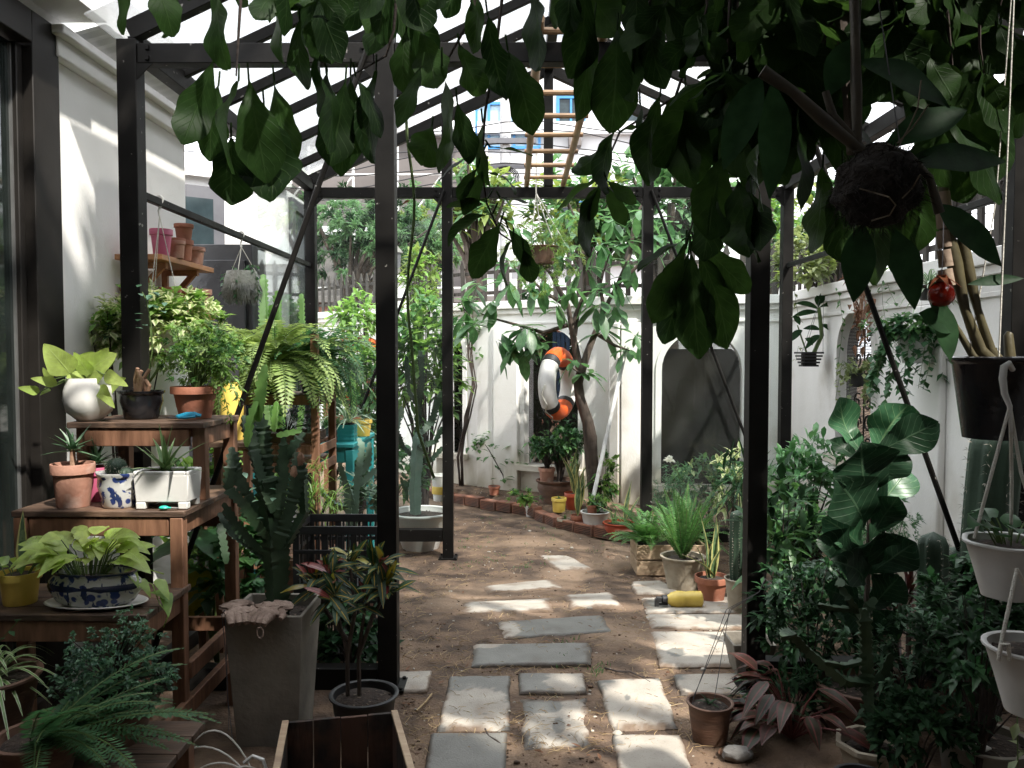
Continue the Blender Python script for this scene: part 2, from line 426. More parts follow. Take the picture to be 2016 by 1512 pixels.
def slabmat():
    m, nt, p = newmat('paving_concrete')
    n1 = tex(nt, 'ShaderNodeTexNoise', 7, detail=9); n2 = tex(nt, 'ShaderNodeTexNoise', 150); n3 = tex(nt, 'ShaderNodeTexNoise', 4, detail=8)
    c = mixc(nt, ramp(nt, n1.outputs[0], .35, .65), (.39, .355, .305), (.30, .27, .23))
    c = mixc(nt, ramp(nt, n2.outputs[0], .62, .72), c, (.2, .17, .14))
    c = mixc(nt, ramp(nt, n3.outputs[0], .6, .75), c, (.24, .185, .14))
    as_ = N(nt, 'ShaderNodeAttribute', attribute_name='dirt'); n4 = tex(nt, 'ShaderNodeTexNoise', 60); c = mixc(nt, as_.outputs['Fac'], c, mixc(nt, n4.outputs[0], (.2, .135, .09), (.1, .066, .045)))
    at_ = N(nt, 'ShaderNodeAttribute', attribute_name='shade_damp')
    h = N(nt, 'ShaderNodeMix', data_type='RGBA', blend_type='MULTIPLY'); h.inputs[0].default_value = 1; nt.links.new(c, h.inputs[6]); h.inputs[7].default_value = (.42, .45, .47, 1)  # darkens the base colour: painted shade mixed with wetness
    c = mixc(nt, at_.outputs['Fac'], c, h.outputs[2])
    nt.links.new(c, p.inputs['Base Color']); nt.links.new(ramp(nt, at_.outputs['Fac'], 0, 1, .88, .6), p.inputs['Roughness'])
    b = N(nt, 'ShaderNodeBump'); b.inputs['Strength'].default_value = .4; b.inputs['Distance'].default_value = .006
    nt.links.new(n2.outputs[0], b.inputs['Height']); nt.links.new(b.outputs[0], p.inputs['Normal'])
    return m
M['slab'] = slabmat()
def bluewhite(name, sc_):
    m, nt, p = newmat(name)
    p.inputs['Roughness'].default_value = .2; p.inputs['Coat Weight'].default_value = .4
    v = tex(nt, 'ShaderNodeTexVoronoi', sc_); n = tex(nt, 'ShaderNodeTexNoise', sc_ * .55); n2 = tex(nt, 'ShaderNodeTexNoise', sc_ * .8, stretch=(1.6, 1.6, .4))
    dot = mixc(nt, ramp(nt, v.outputs['Distance'], .46, .54, 1, 0), (.58, .58, .56), (.03, .055, .2))
    a = mixc(nt, ramp(nt, n.outputs[0], .46, .5), (.58, .58, .56), dot)
    b = mixc(nt, ramp(nt, n2.outputs[0], .60, .63), a, (.02, .035, .12))
    nt.links.new(b, p.inputs['Base Color'])
    return m
M['ceram'] = bluewhite('blue_painted_ceramic', 34)
M['navy'] = mat('navy_glaze', (.03, .045, .1), (.015, .02, .05), rough=.2)
LM = {}
def LF(k, *a, **b): LM[k] = leafmat('leaf_' + k, *a, **b)
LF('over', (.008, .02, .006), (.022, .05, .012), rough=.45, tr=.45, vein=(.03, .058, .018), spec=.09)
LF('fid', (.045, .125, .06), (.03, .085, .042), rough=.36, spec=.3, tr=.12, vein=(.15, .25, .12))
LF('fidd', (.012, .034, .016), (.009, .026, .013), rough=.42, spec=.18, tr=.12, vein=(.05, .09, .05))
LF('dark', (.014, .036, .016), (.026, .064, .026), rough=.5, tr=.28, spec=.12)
LF('fernl', (.2, .32, .12), (.3, .42, .18), tr=.4)
LF('mid', (.05, .13, .045), (.09, .2, .06), tr=.4)
LF('lite', (.13, .26, .06), (.22, .36, .1), tr=.45)
LF('tree', (.055, .14, .06), (.09, .2, .075), tr=.4, vein=(.14, .25, .1), rough=.35)
LF('far', (.075, .16, .075), (.12, .22, .095), tr=.45, rough=.5)
LF('fary', (.14, .2, .05), (.2, .27, .08), tr=.45, rough=.5)
LF('pothos', (.3, .43, .09), (.46, .56, .17), tr=.4, rough=.4, vein=(.42, .52, .2))
LF('poth2', (.16, .3, .07), (.3, .42, .1), tr=.4, spots=((.45, .52, .2), 22, .58))
LF('varieg', (.2, .3, .1), (.3, .4, .16), tr=.45, edge=(.55, .58, .36), ew=.4)
LF('fern', (.2, .3, .09), (.32, .42, .15), tr=.45, rough=.5)
LF('fernd', (.045, .12, .055), (.075, .17, .07), tr=.4, rough=.5)
LF('fernb', (.06, .17, .05), (.1, .23, .065), tr=.4, rough=.5)
LF('aloe', (.055, .115, .06), (.085, .16, .08), tr=.08, rough=.45, spots=((.25, .33, .2), 70, .63))
LF('aloel', (.12, .22, .08), (.16, .27, .1), tr=.1, edge=(.3, .38, .18), ew=.75)
LF('sans', (.06, .11, .05), (.08, .14, .06), tr=.1, edge=(.48, .46, .18), ew=.62, spots=((.14, .2, .1), 40, .5))
LF('spid', (.12, .24, .07), (.16, .3, .09), tr=.35, edge=(.5, .54, .34), ew=.55)
LF('spid2', (.13, .22, .12), (.2, .3, .17), tr=.3, mid=(.5, .56, .42), mw=.2)
LF('crot', (.014, .04, .02), (.028, .07, .03), tr=.15, rough=.42, spec=.25, mid=(.4, .26, .03), mw=.05, vein=(.13, .12, .02))
LF('croty', (.35, .26, .03), (.25, .25, .04), tr=.25, rough=.3, edge=(.05, .1, .03), ew=.7)
LF('crotr', (.2, .03, .025), (.12, .035, .03), tr=.15, rough=.3, mid=(.3, .1, .08), mw=.08)
LF('agla', (.025, .038, .018), (.06, .022, .016), tr=.2, rough=.4, spec=.3, edge=(.10, .03, .026), ew=.7, mid=(.16, .05, .045), mw=.04)
LF('brom', (.07, .018, .014), (.04, .03, .014), tr=.15)
LF('herb', (.07, .15, .085), (.12, .23, .13), tr=.3)
LF('rose', (.05, .12, .075), (.11, .2, .14), tr=.3)
LF('schef', (.05, .14, .055), (.085, .2, .075), tr=.3, rough=.3)
LF('ivy', (.035, .1, .045), (.06, .15, .06), tr=.35)
LF('coin', (.15, .2, .08), (.25, .3, .13), tr=.35)
LF('dry', (.2, .1, .055), (.13, .07, .04), tr=.25, rough=.8)
LF('petal', (.75, .74, .7), (.7, .68, .62), tr=.4)
LF('orngf', (.7, .12, .02), (.6, .1, .02), tr=.3)
M['euph'] = mat('euphorbia_skin', (.016, .040, .017), (.026, .058, .024), rough=.55, scale=9, bump=.15, c3=(.06, .09, .045), s3=5)
M['euphl'] = mat('young_euphorbia_skin', (.24, .46, .11), (.17, .36, .08), rough=.5, scale=9, bump=.15)
M['euphb'] = mat('blue_green_euphorbia', (.19, .29, .23), (.14, .23, .17), rough=.6, scale=9, bump=.15)
M['cactus'] = mat('cactus_skin', (.03, .06, .035), (.02, .045, .025), rough=.6, scale=8, bump=.2)
M['spine'] = mat('spine', (.35, .33, .27), (.25, .22, .18), rough=.8)
# ================================================================== GROUND
def build_ground():
    xs = np.concatenate([[-120, -40, -15, -8], np.arange(-5, 5.001, .055), [8, 15, 40, 120]])
    ys = np.concatenate([[-60, -15, -4, 0, 1.5], np.arange(2.4, 10.8, .055), [12, 14, 18, 30, 60, 200]])
    vs = []; fs = []
    for y in ys:
        for x in xs: vs.append((x, y, gz(float(x), float(y))))
    nx = len(xs)
    for j in range(len(ys) - 1):
        for i in range(nx - 1):
            a = j * nx + i
            fs.append((a, a + 1, a + nx + 1, a + nx))
    mb = MB(); mb.add(vs, fs)
    tag(obj('ground', mb, M['soil'], ang=80), 'bare brown soil of the garden with scattered straw', 'ground', kind='structure')
build_ground()
# ------------------------------------------------------------------ paving slabs
SL = [([(885, 1335), (1004, 1333), (1003, 1440), (860, 1443)], 'pale square slab lit along its front half, left of the middle row'),
 ([(1020, 1330), (1150, 1330), (1155, 1368), (1022, 1370)], 'narrow half slab in the middle of the front path between two wide gaps'),
 ([(1022, 1376), (1158, 1374), (1170, 1480), (1025, 1485)], 'ragged sunlit slab with a round dark spot and soil over its corners'),
 ([(1175, 1342), (1300, 1338), (1335, 1437), (1205, 1442)], 'bright sunlit square slab on the right of the front row'),
 ([(848, 1447), (998, 1446), (992, 1580), (825, 1580)], 'grey shaded slab at the bottom edge with a black twig on it'),
 ([(1205, 1450), (1340, 1450), (1380, 1580), (1225, 1580)], 'pale slab at the bottom edge beside the round grey stone'),
 ([(932, 1272), (1162, 1270), (1165, 1312), (930, 1314)], 'long grey shaded slab lying straight across the middle of the path'),
 ([(978, 1228), (1185, 1215), (1207, 1247), (995, 1260)], 'tilted grey slab with one bright left end in the path'),
 ([(908, 1186), (1085, 1178), (1092, 1203), (905, 1210)], 'long bright slab with ragged soil edges, lying left of a shorter bright one'),
 ([(1108, 1172), (1205, 1165), (1230, 1195), (1125, 1197)], 'short bright slab lying right of a long ragged one'),
 ([(945, 1155), (1090, 1140), (1115, 1158), (960, 1168)], 'thin slab half buried in soil behind the long bright slab'),
 ([(1055, 1092), (1115, 1090), (1172, 1122), (1100, 1125)], 'farthest white sunlit slab lying slantwise near the brick edging'),
 ([(785, 1327), (850, 1326), (842, 1365), (760, 1367)], 'small pale slab touching the foot of the black post'),
 ([(1262, 1180), (1478, 1178), (1478, 1208), (1272, 1210)], 'pale slab that carries the yellow spray bottle'),
 ([(1272, 1213), (1478, 1213), (1480, 1240), (1282, 1240)], 'narrow pale slab just in front of the yellow spray bottle'),
 ([(1280, 1246), (1485, 1248), (1485, 1316), (1300, 1315)], 'large bare pale slab on the right beside the foot of the post'),
 ([(1325, 1333), (1480, 1329), (1490, 1375), (1340, 1372)], 'shaded slab behind the little terracotta pot with wires'),
 ([(1242, 1148), (1300, 1145), (1345, 1172), (1250, 1172)], 'pale slab tucked under the front of the wooden crate')]
# pale areas (photo pixels: x, y, rx, ry); the rest of a slab listed here gets painted shade and wetness
LIT_DRY = {0: [(932, 1408, 82, 52)], 1: [(1118, 1346, 46, 26)], 2: [(1098, 1428, 74, 62)], 3: [(1258, 1394, 92, 62)], 4: [(700, 1480, 10, 10)], 5: [(1290, 1510, 92, 78)], 6: [(955, 1275, 34, 7)], 7: [(1000, 1246, 26, 17)], 12: [(810, 1344, 60, 40)], 16: [(1400, 1352, 70, 30)]}
SHADE_WET = {2: [(1062, 1390, 50, 22), (1100, 1434, 13, 15)], 3: [(1235, 1380, 6, 5)], 13: [(1290, 1195, 30, 12)], 15: [(1330, 1290, 20, 10)]}
MCI = MC.inverted()
def topx(p):
    v = MCI @ (p - CAM); return 1008 + F * v.x / -v.z, 756 - F * v.y / -v.z
for si, (q, lab) in enumerate(SL):
    ps = [gnd(*p) for p in q]
    c = sum(ps, V()) / 4
    zc = gz0(c.x, c.y)
    rag = 1 if ('half buried' in lab or 'ragged' in lab or si in (9, 11)) else .3
    n = 34; vs = []; fs = []; shade_damp = []; dirt = []
    def P(u, v_): return ps[0].lerp(ps[1], u).lerp(ps[3].lerp(ps[2], u), v_)
    for jj in range(n + 1):
        for ii in range(n + 1):
            u, v_ = ii / n, jj / n; p = P(u, v_)
            ed = min(u, 1 - u, v_, 1 - v_)
            wv = V((noise.noise(p * 9 + V((3, 1, 0))) + .5 * noise.noise(p * 26), noise.noise(p * 9 + V((9, 5, 2))) + .5 * noise.noise(p * 26 + V((5, 5, 5))), 0)) * .022 * rag * max(0, 1 - ed * 6)
            x, y = topx(p); g = 1.0 if si in LIT_DRY else 0.0; nz = .22 * noise.noise(p * 16) + .14 * noise.noise(p * 45)
            for e in LIT_DRY.get(si, []): g = min(g, ss(.86, 1.02, math.hypot((x - e[0]) / e[2], (y - e[1]) / e[3]) + nz))
            for e in SHADE_WET.get(si, []): g = max(g, 1 - ss(.86, 1.02, math.hypot((x - e[0]) / e[2], (y - e[1]) / e[3]) + nz))
            edge_drop = .012 * max(0, 1 - ed * n / 1.2)
            vs.append(p + wv - c + V((0, 0, (.011 if rag > .5 else .016) + .003 * noise.noise(p * 5) - edge_drop - (.010 * max(0, 1 - ed * 7) * (rag > .5)))))
            shade_damp.append(g)
            dn = .5 * noise.noise(p * 7) + .35 * noise.noise(p * 22) + .2 * noise.noise(p * 60)
            dirt.append(ss(.0, .10, .05 + rag * .10 + .16 * dn - ed * 1.15) * .95)
    for jj in range(n):
        for ii in range(n):
            a = jj * (n + 1) + ii; fs.append((a, a + 1, a + n + 2, a + n + 1)[::-1])
    rim_ = [i for i in range(n + 1)] + [(j2 + 1) * (n + 1) - 1 for j2 in range(1, n + 1)] + [n * (n + 1) + i for i in range(n - 1, -1, -1)] + [j2 * (n + 1) for j2 in range(n - 1, 0, -1)]
    o0 = len(vs); vs += [vs[i] - Z * .05 for i in rim_]; shade_damp += [shade_damp[i] for i in rim_]; dirt += [1] * len(rim_); k = len(rim_)
    for i in range(k): fs.append((rim_[i], rim_[(i + 1) % k], o0 + (i + 1) % k, o0 + i))
    mb = MB(); mb.add(vs, fs)
    for v_ in range(len(mb.v)): mb.v[v_] = tuple(V(mb.v[v_]) - Z * 0)
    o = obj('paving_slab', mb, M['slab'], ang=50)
    a_ = o.data.attributes.new('shade_damp', 'FLOAT', 'POINT'); a_.data.foreach_set('value', shade_damp)
    a_ = o.data.attributes.new('dirt', 'FLOAT', 'POINT'); a_.data.foreach_set('value', dirt)
    o.location = (c.x, c.y, 0)
    for v_ in o.data.vertices: v_.co.z = v_.co.z - 0 + c.z
    tag(o, lab, 'paving slab', 'concrete slabs of the garden path')
def adir0(a): return V((math.cos(a), math.sin(a), .15))
# ------------------------------------------------------------------ straw, pebbles, weeds
mb = MB()
for i in range(4200):
    px = U(790, 1480); py = 930 + 560 * rnd.random() ** 1.2
    if noise.noise(V((px * .012, py * .02, 0))) < -.05 and rnd.random() < .75: continue
    p = gnd(px, py)
    if abs(p.x) > 2.1: continue
    L = U(.02, .07); a = U(0, 6.28)
    q = p.copy(); q.z = gz(p.x, p.y) + U(.002, .007)
    e = q + V((math.cos(a) * L, math.sin(a) * L, U(-.002, .018)))
    mid = (q + e) / 2 + V((U(-.008, .008), U(-.008, .008), U(0, .008)))
    mb.tube([q, mid, e], [.0011, .0010, .0006], 3, cap=False)
tag(obj('dry_straw', mb, M['straw']), 'dry straw and thin roots scattered over the soil', 'straw', kind='stuff')
mb = MB()
for i in range(2400):
    px = U(770, 1490); py = 930 + 580 * rnd.random() ** 1.25
    if noise.noise(V((px * .01, py * .017, 7))) < -.1 and rnd.random() < .8: continue
    p = gnd(px, py); r = U(.002, .0065) * (1.8 if rnd.random() < .06 else 1)
    mb.ball((p.x, p.y, gz(p.x, p.y) + r * .3), r, 5, sx=U(.7, 1.5), sy=U(.7, 1.4), sz=.7)
tag(obj('soil_crumbs', mb, M['crumb']), 'loose dark crumbs of soil scattered over the ground and slab edges', 'soil crumbs', kind='stuff')
mb = MB()
for i in range(190):
    px = U(770, 1490); py = 930 + 580 * rnd.random() ** 1.2
    p = gnd(px, py); p.z = gz(p.x, p.y) + .006
    leaf(mb, p, adir0(U(0, 6.28)), U(.012, .038), U(.008, .018), 'ov', U(-.3, .1), U(.1, .8), 3, wave=.06)
tag(obj('leaf_litter', mb, LM['dry']), 'small curled dry leaves littering the soil and slabs', 'leaf litter', kind='stuff')
for lab, pp in (('thin black twig lying across the grey shaded slab at the bottom edge', [(955, 1444), (962, 1456), (978, 1466), (990, 1474)]), ('bare dry root branch lying on the soil in front of the large bare slab', [(1190, 1318), (1215, 1326), (1240, 1328), (1262, 1337), (1290, 1340)]), ('pale dry stalk lying on the soil right of the black post', [(820, 1405), (838, 1390), (850, 1372)])):
    q = [gnd(*a) for a in pp]; q = [V((a.x, a.y, gz(a.x, a.y) + .014)) for a in q]
    o = T('fallen_twig', lab, 'twig', q[0], 'twigs fallen on the path'); mb = MB()
    mb.tube([a - q[0] for a in q], [.004, .0045, .004, .003, .002][:len(q)], 6)
    if len(q) > 4: mb.tube([q[1] - q[0], q[1] - q[0] + V((.05, -.05, .01))], [.003, .002], 5); mb.tube([q[3] - q[0], q[3] - q[0] + V((.03, -.07, .006))], [.003, .001], 5)
    obj('twig_stick', mb, M['twig'] if 'pale' not in lab else M['straw'], o)
mb = MB()
for i in range(420):
    px = U(770, 1480); py = 950 + 550 * rnd.random() ** 1.3
    p = gnd(px, py); r = U(.003, .008) * (2.2 if rnd.random() < .05 else 1)
    mb.ball((p.x, p.y, gz(p.x, p.y) + r * .3), r, 6, sx=U(.8, 1.4), sz=.6)
tag(obj('pebbles', mb, M['pebble']), 'small pale pebbles strewn on the soil', 'pebbles', kind='stuff')
mb = MB()
for i in range(150):
    px = U(880, 1220); py = U(1020, 1120)
    if i < 30: px = U(1100, 1200); py = U(1250, 1330)
    p = gnd(px, py); p.z = gz(p.x, p.y)
    if noise.noise(V((px * .02, py * .04, 3))) < .05: continue
    for k in range(5): chip(mb, p + V((U(-.03, .03), U(-.03, .03), 0)), V((U(-1, 1), U(-1, 1), 1.2)), U(.015, .04), .005)
tag(obj('sparse_grass', mb, LM['mid']), 'sparse low grass tufts sprouting from the soil', 'grass', kind='stuff')
# ================================================================== GREENHOUSE
Y0, Y1 = 3.577, 6.635
XL, XR, XA, XB, XM = -1.69, 2.17, -.579, 1.045, .24
ZE, SLOPE = 2.90, .46
GL = V((XM, 5.1, 0))
gh = T('greenhouse', 'black steel greenhouse frame with a gabled translucent roof over the garden path', 'greenhouse', GL)
def roofz(x): return ZE + SLOPE * (XR - XM - abs(x - XM))
PW = .085
def gpart(name, f, m='post', bev=.003):
    mb = MB(); f(mb); mb.v = [tuple(V(v) - GL) for v in mb.v]
    return obj(name, mb, M[m] if isinstance(m, str) else m, gh, bev=bev)
for Y in (Y0, Y1):
    zb = gz0(0, Y) - .04
    for x in (XL, XA, XB, XR):
        gpart('post', lambda b: b.box((x, Y, (zb + roofz(x) - .05) / 2), (PW, PW, roofz(x) - .05 - zb)))
    gpart('king_post', lambda b: b.box((XM, Y, (2.84 + roofz(XM)) / 2 - .02), (.075, .075, roofz(XM) - 2.84 - .04)))
    gpart('tie_beam', lambda b: [b.box(((a + c) / 2, Y, 2.79), (c - a - PW - .004, .07, .085)) for a, c in ((XL, XA), (XA, XB), (XB, XR))])
    for s, e in ((XL, XM), (XR, XM)):
        gpart('rafter', lambda b: b.beam((s, Y, roofz(s) - .01), (e, Y, roofz(e) - .01), .055, .085))
    zs = .05 if Y == Y0 else 0
    for a, c, z in ((XL, XA, zs), (XB, XR, zs + (.04 if Y == Y0 else 0))):
        gpart('sill_beam', lambda b: b.box(((a + c) / 2, Y, z), (c - a - PW - .004, .075, .10)))
    for a, c in ((XA, XL), (XR, XB)):
        a, c = (a, c) if a == XA else (XB, XR)
        gpart('brace_rod', lambda b: b.tube([(a + (.02 if a == XB else -.02), Y - .055, 2.93 if Y == Y0 else 2.8), (c + (-.02 if c == XR else .02), Y - .055, .02)], .0125, 8), bev=0)
for Y in (Y0, Y1):
    for x in (XA, XB):
        zz = gz0(x, Y)
        def bp(b, x=x, Y=Y, zz=zz):
            b.box((x, Y, zz + .012), (.15, .15, .012))
            for a_ in (-.06, .06):
                for c_ in (-.06, .06): b.lathe([(.009, .018), (.009, .027), (.004, .029)], (x + a_, Y + c_, zz), 6, cap=True)
        gpart('base_plate', bp, bev=0)
    for x, s_ in ((XL, 1), (XA, -1), (XA, 1), (XB, -1), (XB, 1), (XR, -1)):
        def br(b, x=x, s_=s_, Y=Y):
            x0 = x + s_ * (PW / 2 + .001); yv = Y - .04
            b.add([(x0, yv, 2.745), (x0 + s_ * .07, yv, 2.745), (x0, yv, 2.675), (x0, yv + .006, 2.675), (x0, yv + .006, 2.745), (x0 + s_ * .07, yv + .006, 2.745)], [(0, 1, 2), (3, 5, 4), (1, 5, 3, 2), (0, 4, 5, 1)])
            for q_ in (-1, 1): b.box((x + s_ * .09, Y - .039, 2.79 + q_ * .022), (.016, .012, .016))
        gpart('corner_bracket', br, bev=0)
for k in range(1, 6):
    Y = Y0 + (Y1 - Y0) * k / 6
    for s, e in ((XL, XM), (XR, XM)):
        gpart('rafter', lambda b: b.beam((s, Y, roofz(s) - .02), (e, Y, roofz(e) - .02), .034, .055))
for x in (XL, XR):
    gpart('eave_beam', lambda b: b.box((x, (Y0 + Y1) / 2, ZE - .05), (.07, Y1 - Y0 - PW - .01, .09)))
    gpart('side_rail', lambda b: b.box((x, (Y0 + Y1) / 2, 2.205 if x == XL else 2.2), (.03, Y1 - Y0 - PW - .004, .035)))
    gpart('side_sill', lambda b: b.beam((x, Y0 + .06, .03), (x, Y1 - .06, -.04), .06, .09))
gpart('ridge_beam', lambda b: b.box((XM, (Y0 + Y1) / 2, roofz(XM) + .005), (.07, Y1 - Y0 + .2, .09)))
for s in (XL, XR):
    def pan(b, s=s):
        o = -.12 if s == XL else .12
        p = [(s + o, Y0 - .15, ZE - .055 + .06), (XM + .03 * (1 if s == XR else -1), Y0 - .15, roofz(XM) + .06), (XM + .03 * (1 if s == XR else -1), Y1 + .15, roofz(XM) + .06), (s + o, Y1 + .15, ZE - .055 + .06)]
        b.add(p + [(x, y, z + .008) for x, y, z in p], [(0, 1, 2, 3), (7, 6, 5, 4), (0, 4, 5, 1), (1, 5, 6, 2), (2, 6, 7, 3), (3, 7, 4, 0)])
    gpart('roof_panel', pan, 'roofp', 0)
for a, c in ((XL, XA), (XB, XR)):
    gpart('glass_pane', lambda b: b.box(((a + c) / 2, Y1 + .02, 1.4), (c - a - .07, .005, 2.68)), 'clear', 0)
gpart('glass_pane', lambda b: b.box((XL - .02, 5.95, 1.42), (.005, 1.2, 2.7)), 'clear', 0)
# ================================================================== HOUSE
HL = V((-2.0, 3.5, 0))
hs = T('house', 'white rendered house wall with dark door frames along the left of the garden', 'house', HL)
def hpart(name, f, m, bev=0, par=None):
    mb = MB(); f(mb); mb.v = [tuple(V(v) - HL) for v in mb.v]
    return obj(name, mb, M[m] if isinstance(m, str) else m, par or hs, bev=bev)
XW = -2.0
hpart('side_wall', lambda b: b.box((XW - .2, 4.2, 1.5), (.4, 1.4, 3.6)), 'house')
hpart('door_lintel', lambda b: b.box((XW - .2, .7, 3.09), (.4, 5.6, .42)), 'house')
hpart('cornice', lambda b: [b.box((XW + .025, 4.2, 2.80), (.05, 1.44, .085)), b.box((XW + .045, 4.2, 2.86), (.09, 1.5, .04))], 'house', .006)
hpart('eave', lambda b: b.box((XW + .1, .9, 3.02), (.2, 5.4, .16)), 'house', .004)
dr = hpart('sliding_door', lambda b: [b.box((XW - .01, 3.405, 1.4), (.1, .19, 2.96)), b.box((XW - .01, .9, 2.815), (.1, 4.82, .13)), b.box((XW + .0, .9, .02), (.08, 4.82, .1)), b.box((XW - .005, 1.2, 1.38), (.09, .12, 2.62)), b.box((XW - .03, 3.285, 1.38), (.06, .04, 2.72))], 'frame', .004)
for y0, y1 in ((1.26, 3.265), (-1.5, 1.14)):
    hpart('glass', lambda b: b.box((XW - .035, (y0 + y1) / 2, 1.38), (.012, y1 - y0, 2.72)), 'doorglass', 0, dr)
hpart('door_track', lambda b: b.box((XW - .0285, 3.262, 1.38), (.02, .012, 2.7)), mat('aluminium', (.5, .5, .5), rough=.35, metal=.8, bump=0), 0, dr)
hpart('added_back_wall', lambda b: b.box((.5, -2.6, 1.5), (8.2, .3, 3.6)), 'house')  # unseen wall added behind the camera to block the sky
hpart('added_porch_roof', lambda b: b.box((2.0, -.85, 3.32), (10.4, 3.4, .16)), 'house')  # unseen roof slab added over the camera to darken the foreground
# set back part
A1, B1 = V((-2.75, 6.45, 0)), V((-2.0, 7.0, 0))
dd = (B1 - A1).normalized(); nn = V((dd.y, -dd.x, 0))
rot = Matrix((dd, -nn, Z)).transposed()
def hb(c_u, c_z, su, sz, off, th, m, name, bev=0, par=None):
    c = A1 + dd * c_u + nn * off + V((0, 0, c_z))
    return hpart(name, lambda b: b.box(c, (su, th, sz), rot), m, bev, par)
Lw = (B1 - A1).length
hb(.2, 1.35, 2.0 - .535, 3.3, -.16, .3, 'house', 'rear_wall')
hb(.2, 2.94, 1.55, .07, .015, .08, 'house', 'rear_cornice', .006)
wf = hb(.19, 1.95, .44, 1.78, 0, .06, 'greyframe', 'window', .004)
hb(.17, 1.98, .30, 1.52, .028, .012, 'pane', 'pane', 0, wf)
hpart('far_side_wall', lambda b: b.box((-2.25, 7.5, 1.3), (.5, .95, 3.2)), 'house')
wf = hpart('window', lambda b: [b.box((-1.99, 7.15, 1.9), (.06, .1, 1.9)), b.box((-1.99, 7.85, 1.9), (.06, .1, 1.9)), b.box((-1.99, 7.5, 2.8), (.06, .598, .1)), b.box((-1.99, 7.5, 1.0), (.06, .598, .1))], 'greyframe', .004)
hpart('pane', lambda b: b.box((-1.995, 7.5, 1.9), (.012, .598, 1.7)), 'pane', 0, wf)
def awn(b):
    for i in range(40):
        y = 3.62 + i * .045; z = .006 * (i % 2)
        y2 = y + .045; z2 = .006 * ((i + 1) % 2)
        b.add([(XW + .01, y, 2.9 + z), (-1.82, y, 2.945 + z), (-1.82, y2, 2.945 + z2), (XW + .01, y2, 2.9 + z2)], [(0, 1, 2, 3)])
hpart('corrugated_awning', awn, mat('white_sheet', (.7, .71, .72), (.64, .65, .66), rough=.4, bump=0))
# black cabinet behind the shelf
p = at(432, 540, 5.55)
cb = T('outdoor_cabinet', 'large black metal cabinet standing behind the wall shelf of terracotta pots', 'cabinet', (p.x, 5.6, -.14))
mb = MB(); mb.box((-.02, .12, 1.19), (.48, .3, 2.38)); obj('cabinet_body', mb, M['blackp'], cb, bev=.006)
mb = MB(); mb.box((-.02, -.05, 1.62), (.40, .03, 1.3)); mb.box((-.02, -.05, .6), (.40, .03, .6)); obj('cabinet_door', mb, M['blackg'], cb, bev=.006)
# ================================================================== GARDEN WALL
PTS = [V((-5.2, 14.3, 0)), V((-.78, 9.8, 0)), V((1.04, 8.5, 0)), V((2.7, 8.3, 0)), V((2.7, -2.2, 0))]
ZB, ZT = -.5, 2.0
gw = T('garden_wall', 'white rendered boundary wall with arched grille openings at the back and right of the garden', 'wall', (0, 9, 0))
GW = V((0, 9, 0))
def wpart(name, mb, m, par=None, bev=0, smooth=True):
    if name != '_': mb.v = [tuple(V(v) - GW) for v in mb.v]
    return obj(name, mb, M[m] if isinstance(m, str) else m, par or gw, bev=bev, smooth=smooth)
def wallpt(px, py, i):
    a, b = PTS[i], PTS[i + 1]; d = (b - a).normalized(); n = V((d.y, -d.x, 0))
    r = ray(px, py); t = (a - CAM).dot(n) / r.dot(n); p = CAM + r * t
    return (p - a).dot(d), p.z
def seg(i):
    a, b = PTS[i], PTS[i + 1]; d = (b - a).normalized(); n = V((d.y, -d.x, 0))
    if n.dot(V((0, 3, 0)) - a) < 0: n = -n
    return a, b, d, n
ARCH = {0: [], 1: [], 2: [], 3: []}
def arch_from(i, pxl, pxr, pyt, pyb):
    u0, zt = wallpt(pxl, pyt, i); u1, _ = wallpt(pxr, pyt, i); um = (u0 + u1) / 2
    _, zt = wallpt((pxl + pxr) / 2, pyt, i); _, zb = wallpt((pxl + pxr) / 2, pyb, i)
    hw = abs(u1 - u0) / 2
    ARCH[i].append((um, hw, zb, zt - hw))
arch_from(1, 858, 912, 655, 890)
arch_from(1, 1034, 1140, 648, 918)
arch_from(2, 1303, 1462, 652, 955)
arch_from(3, 1652, 1722, 612, 905)
TH = .16
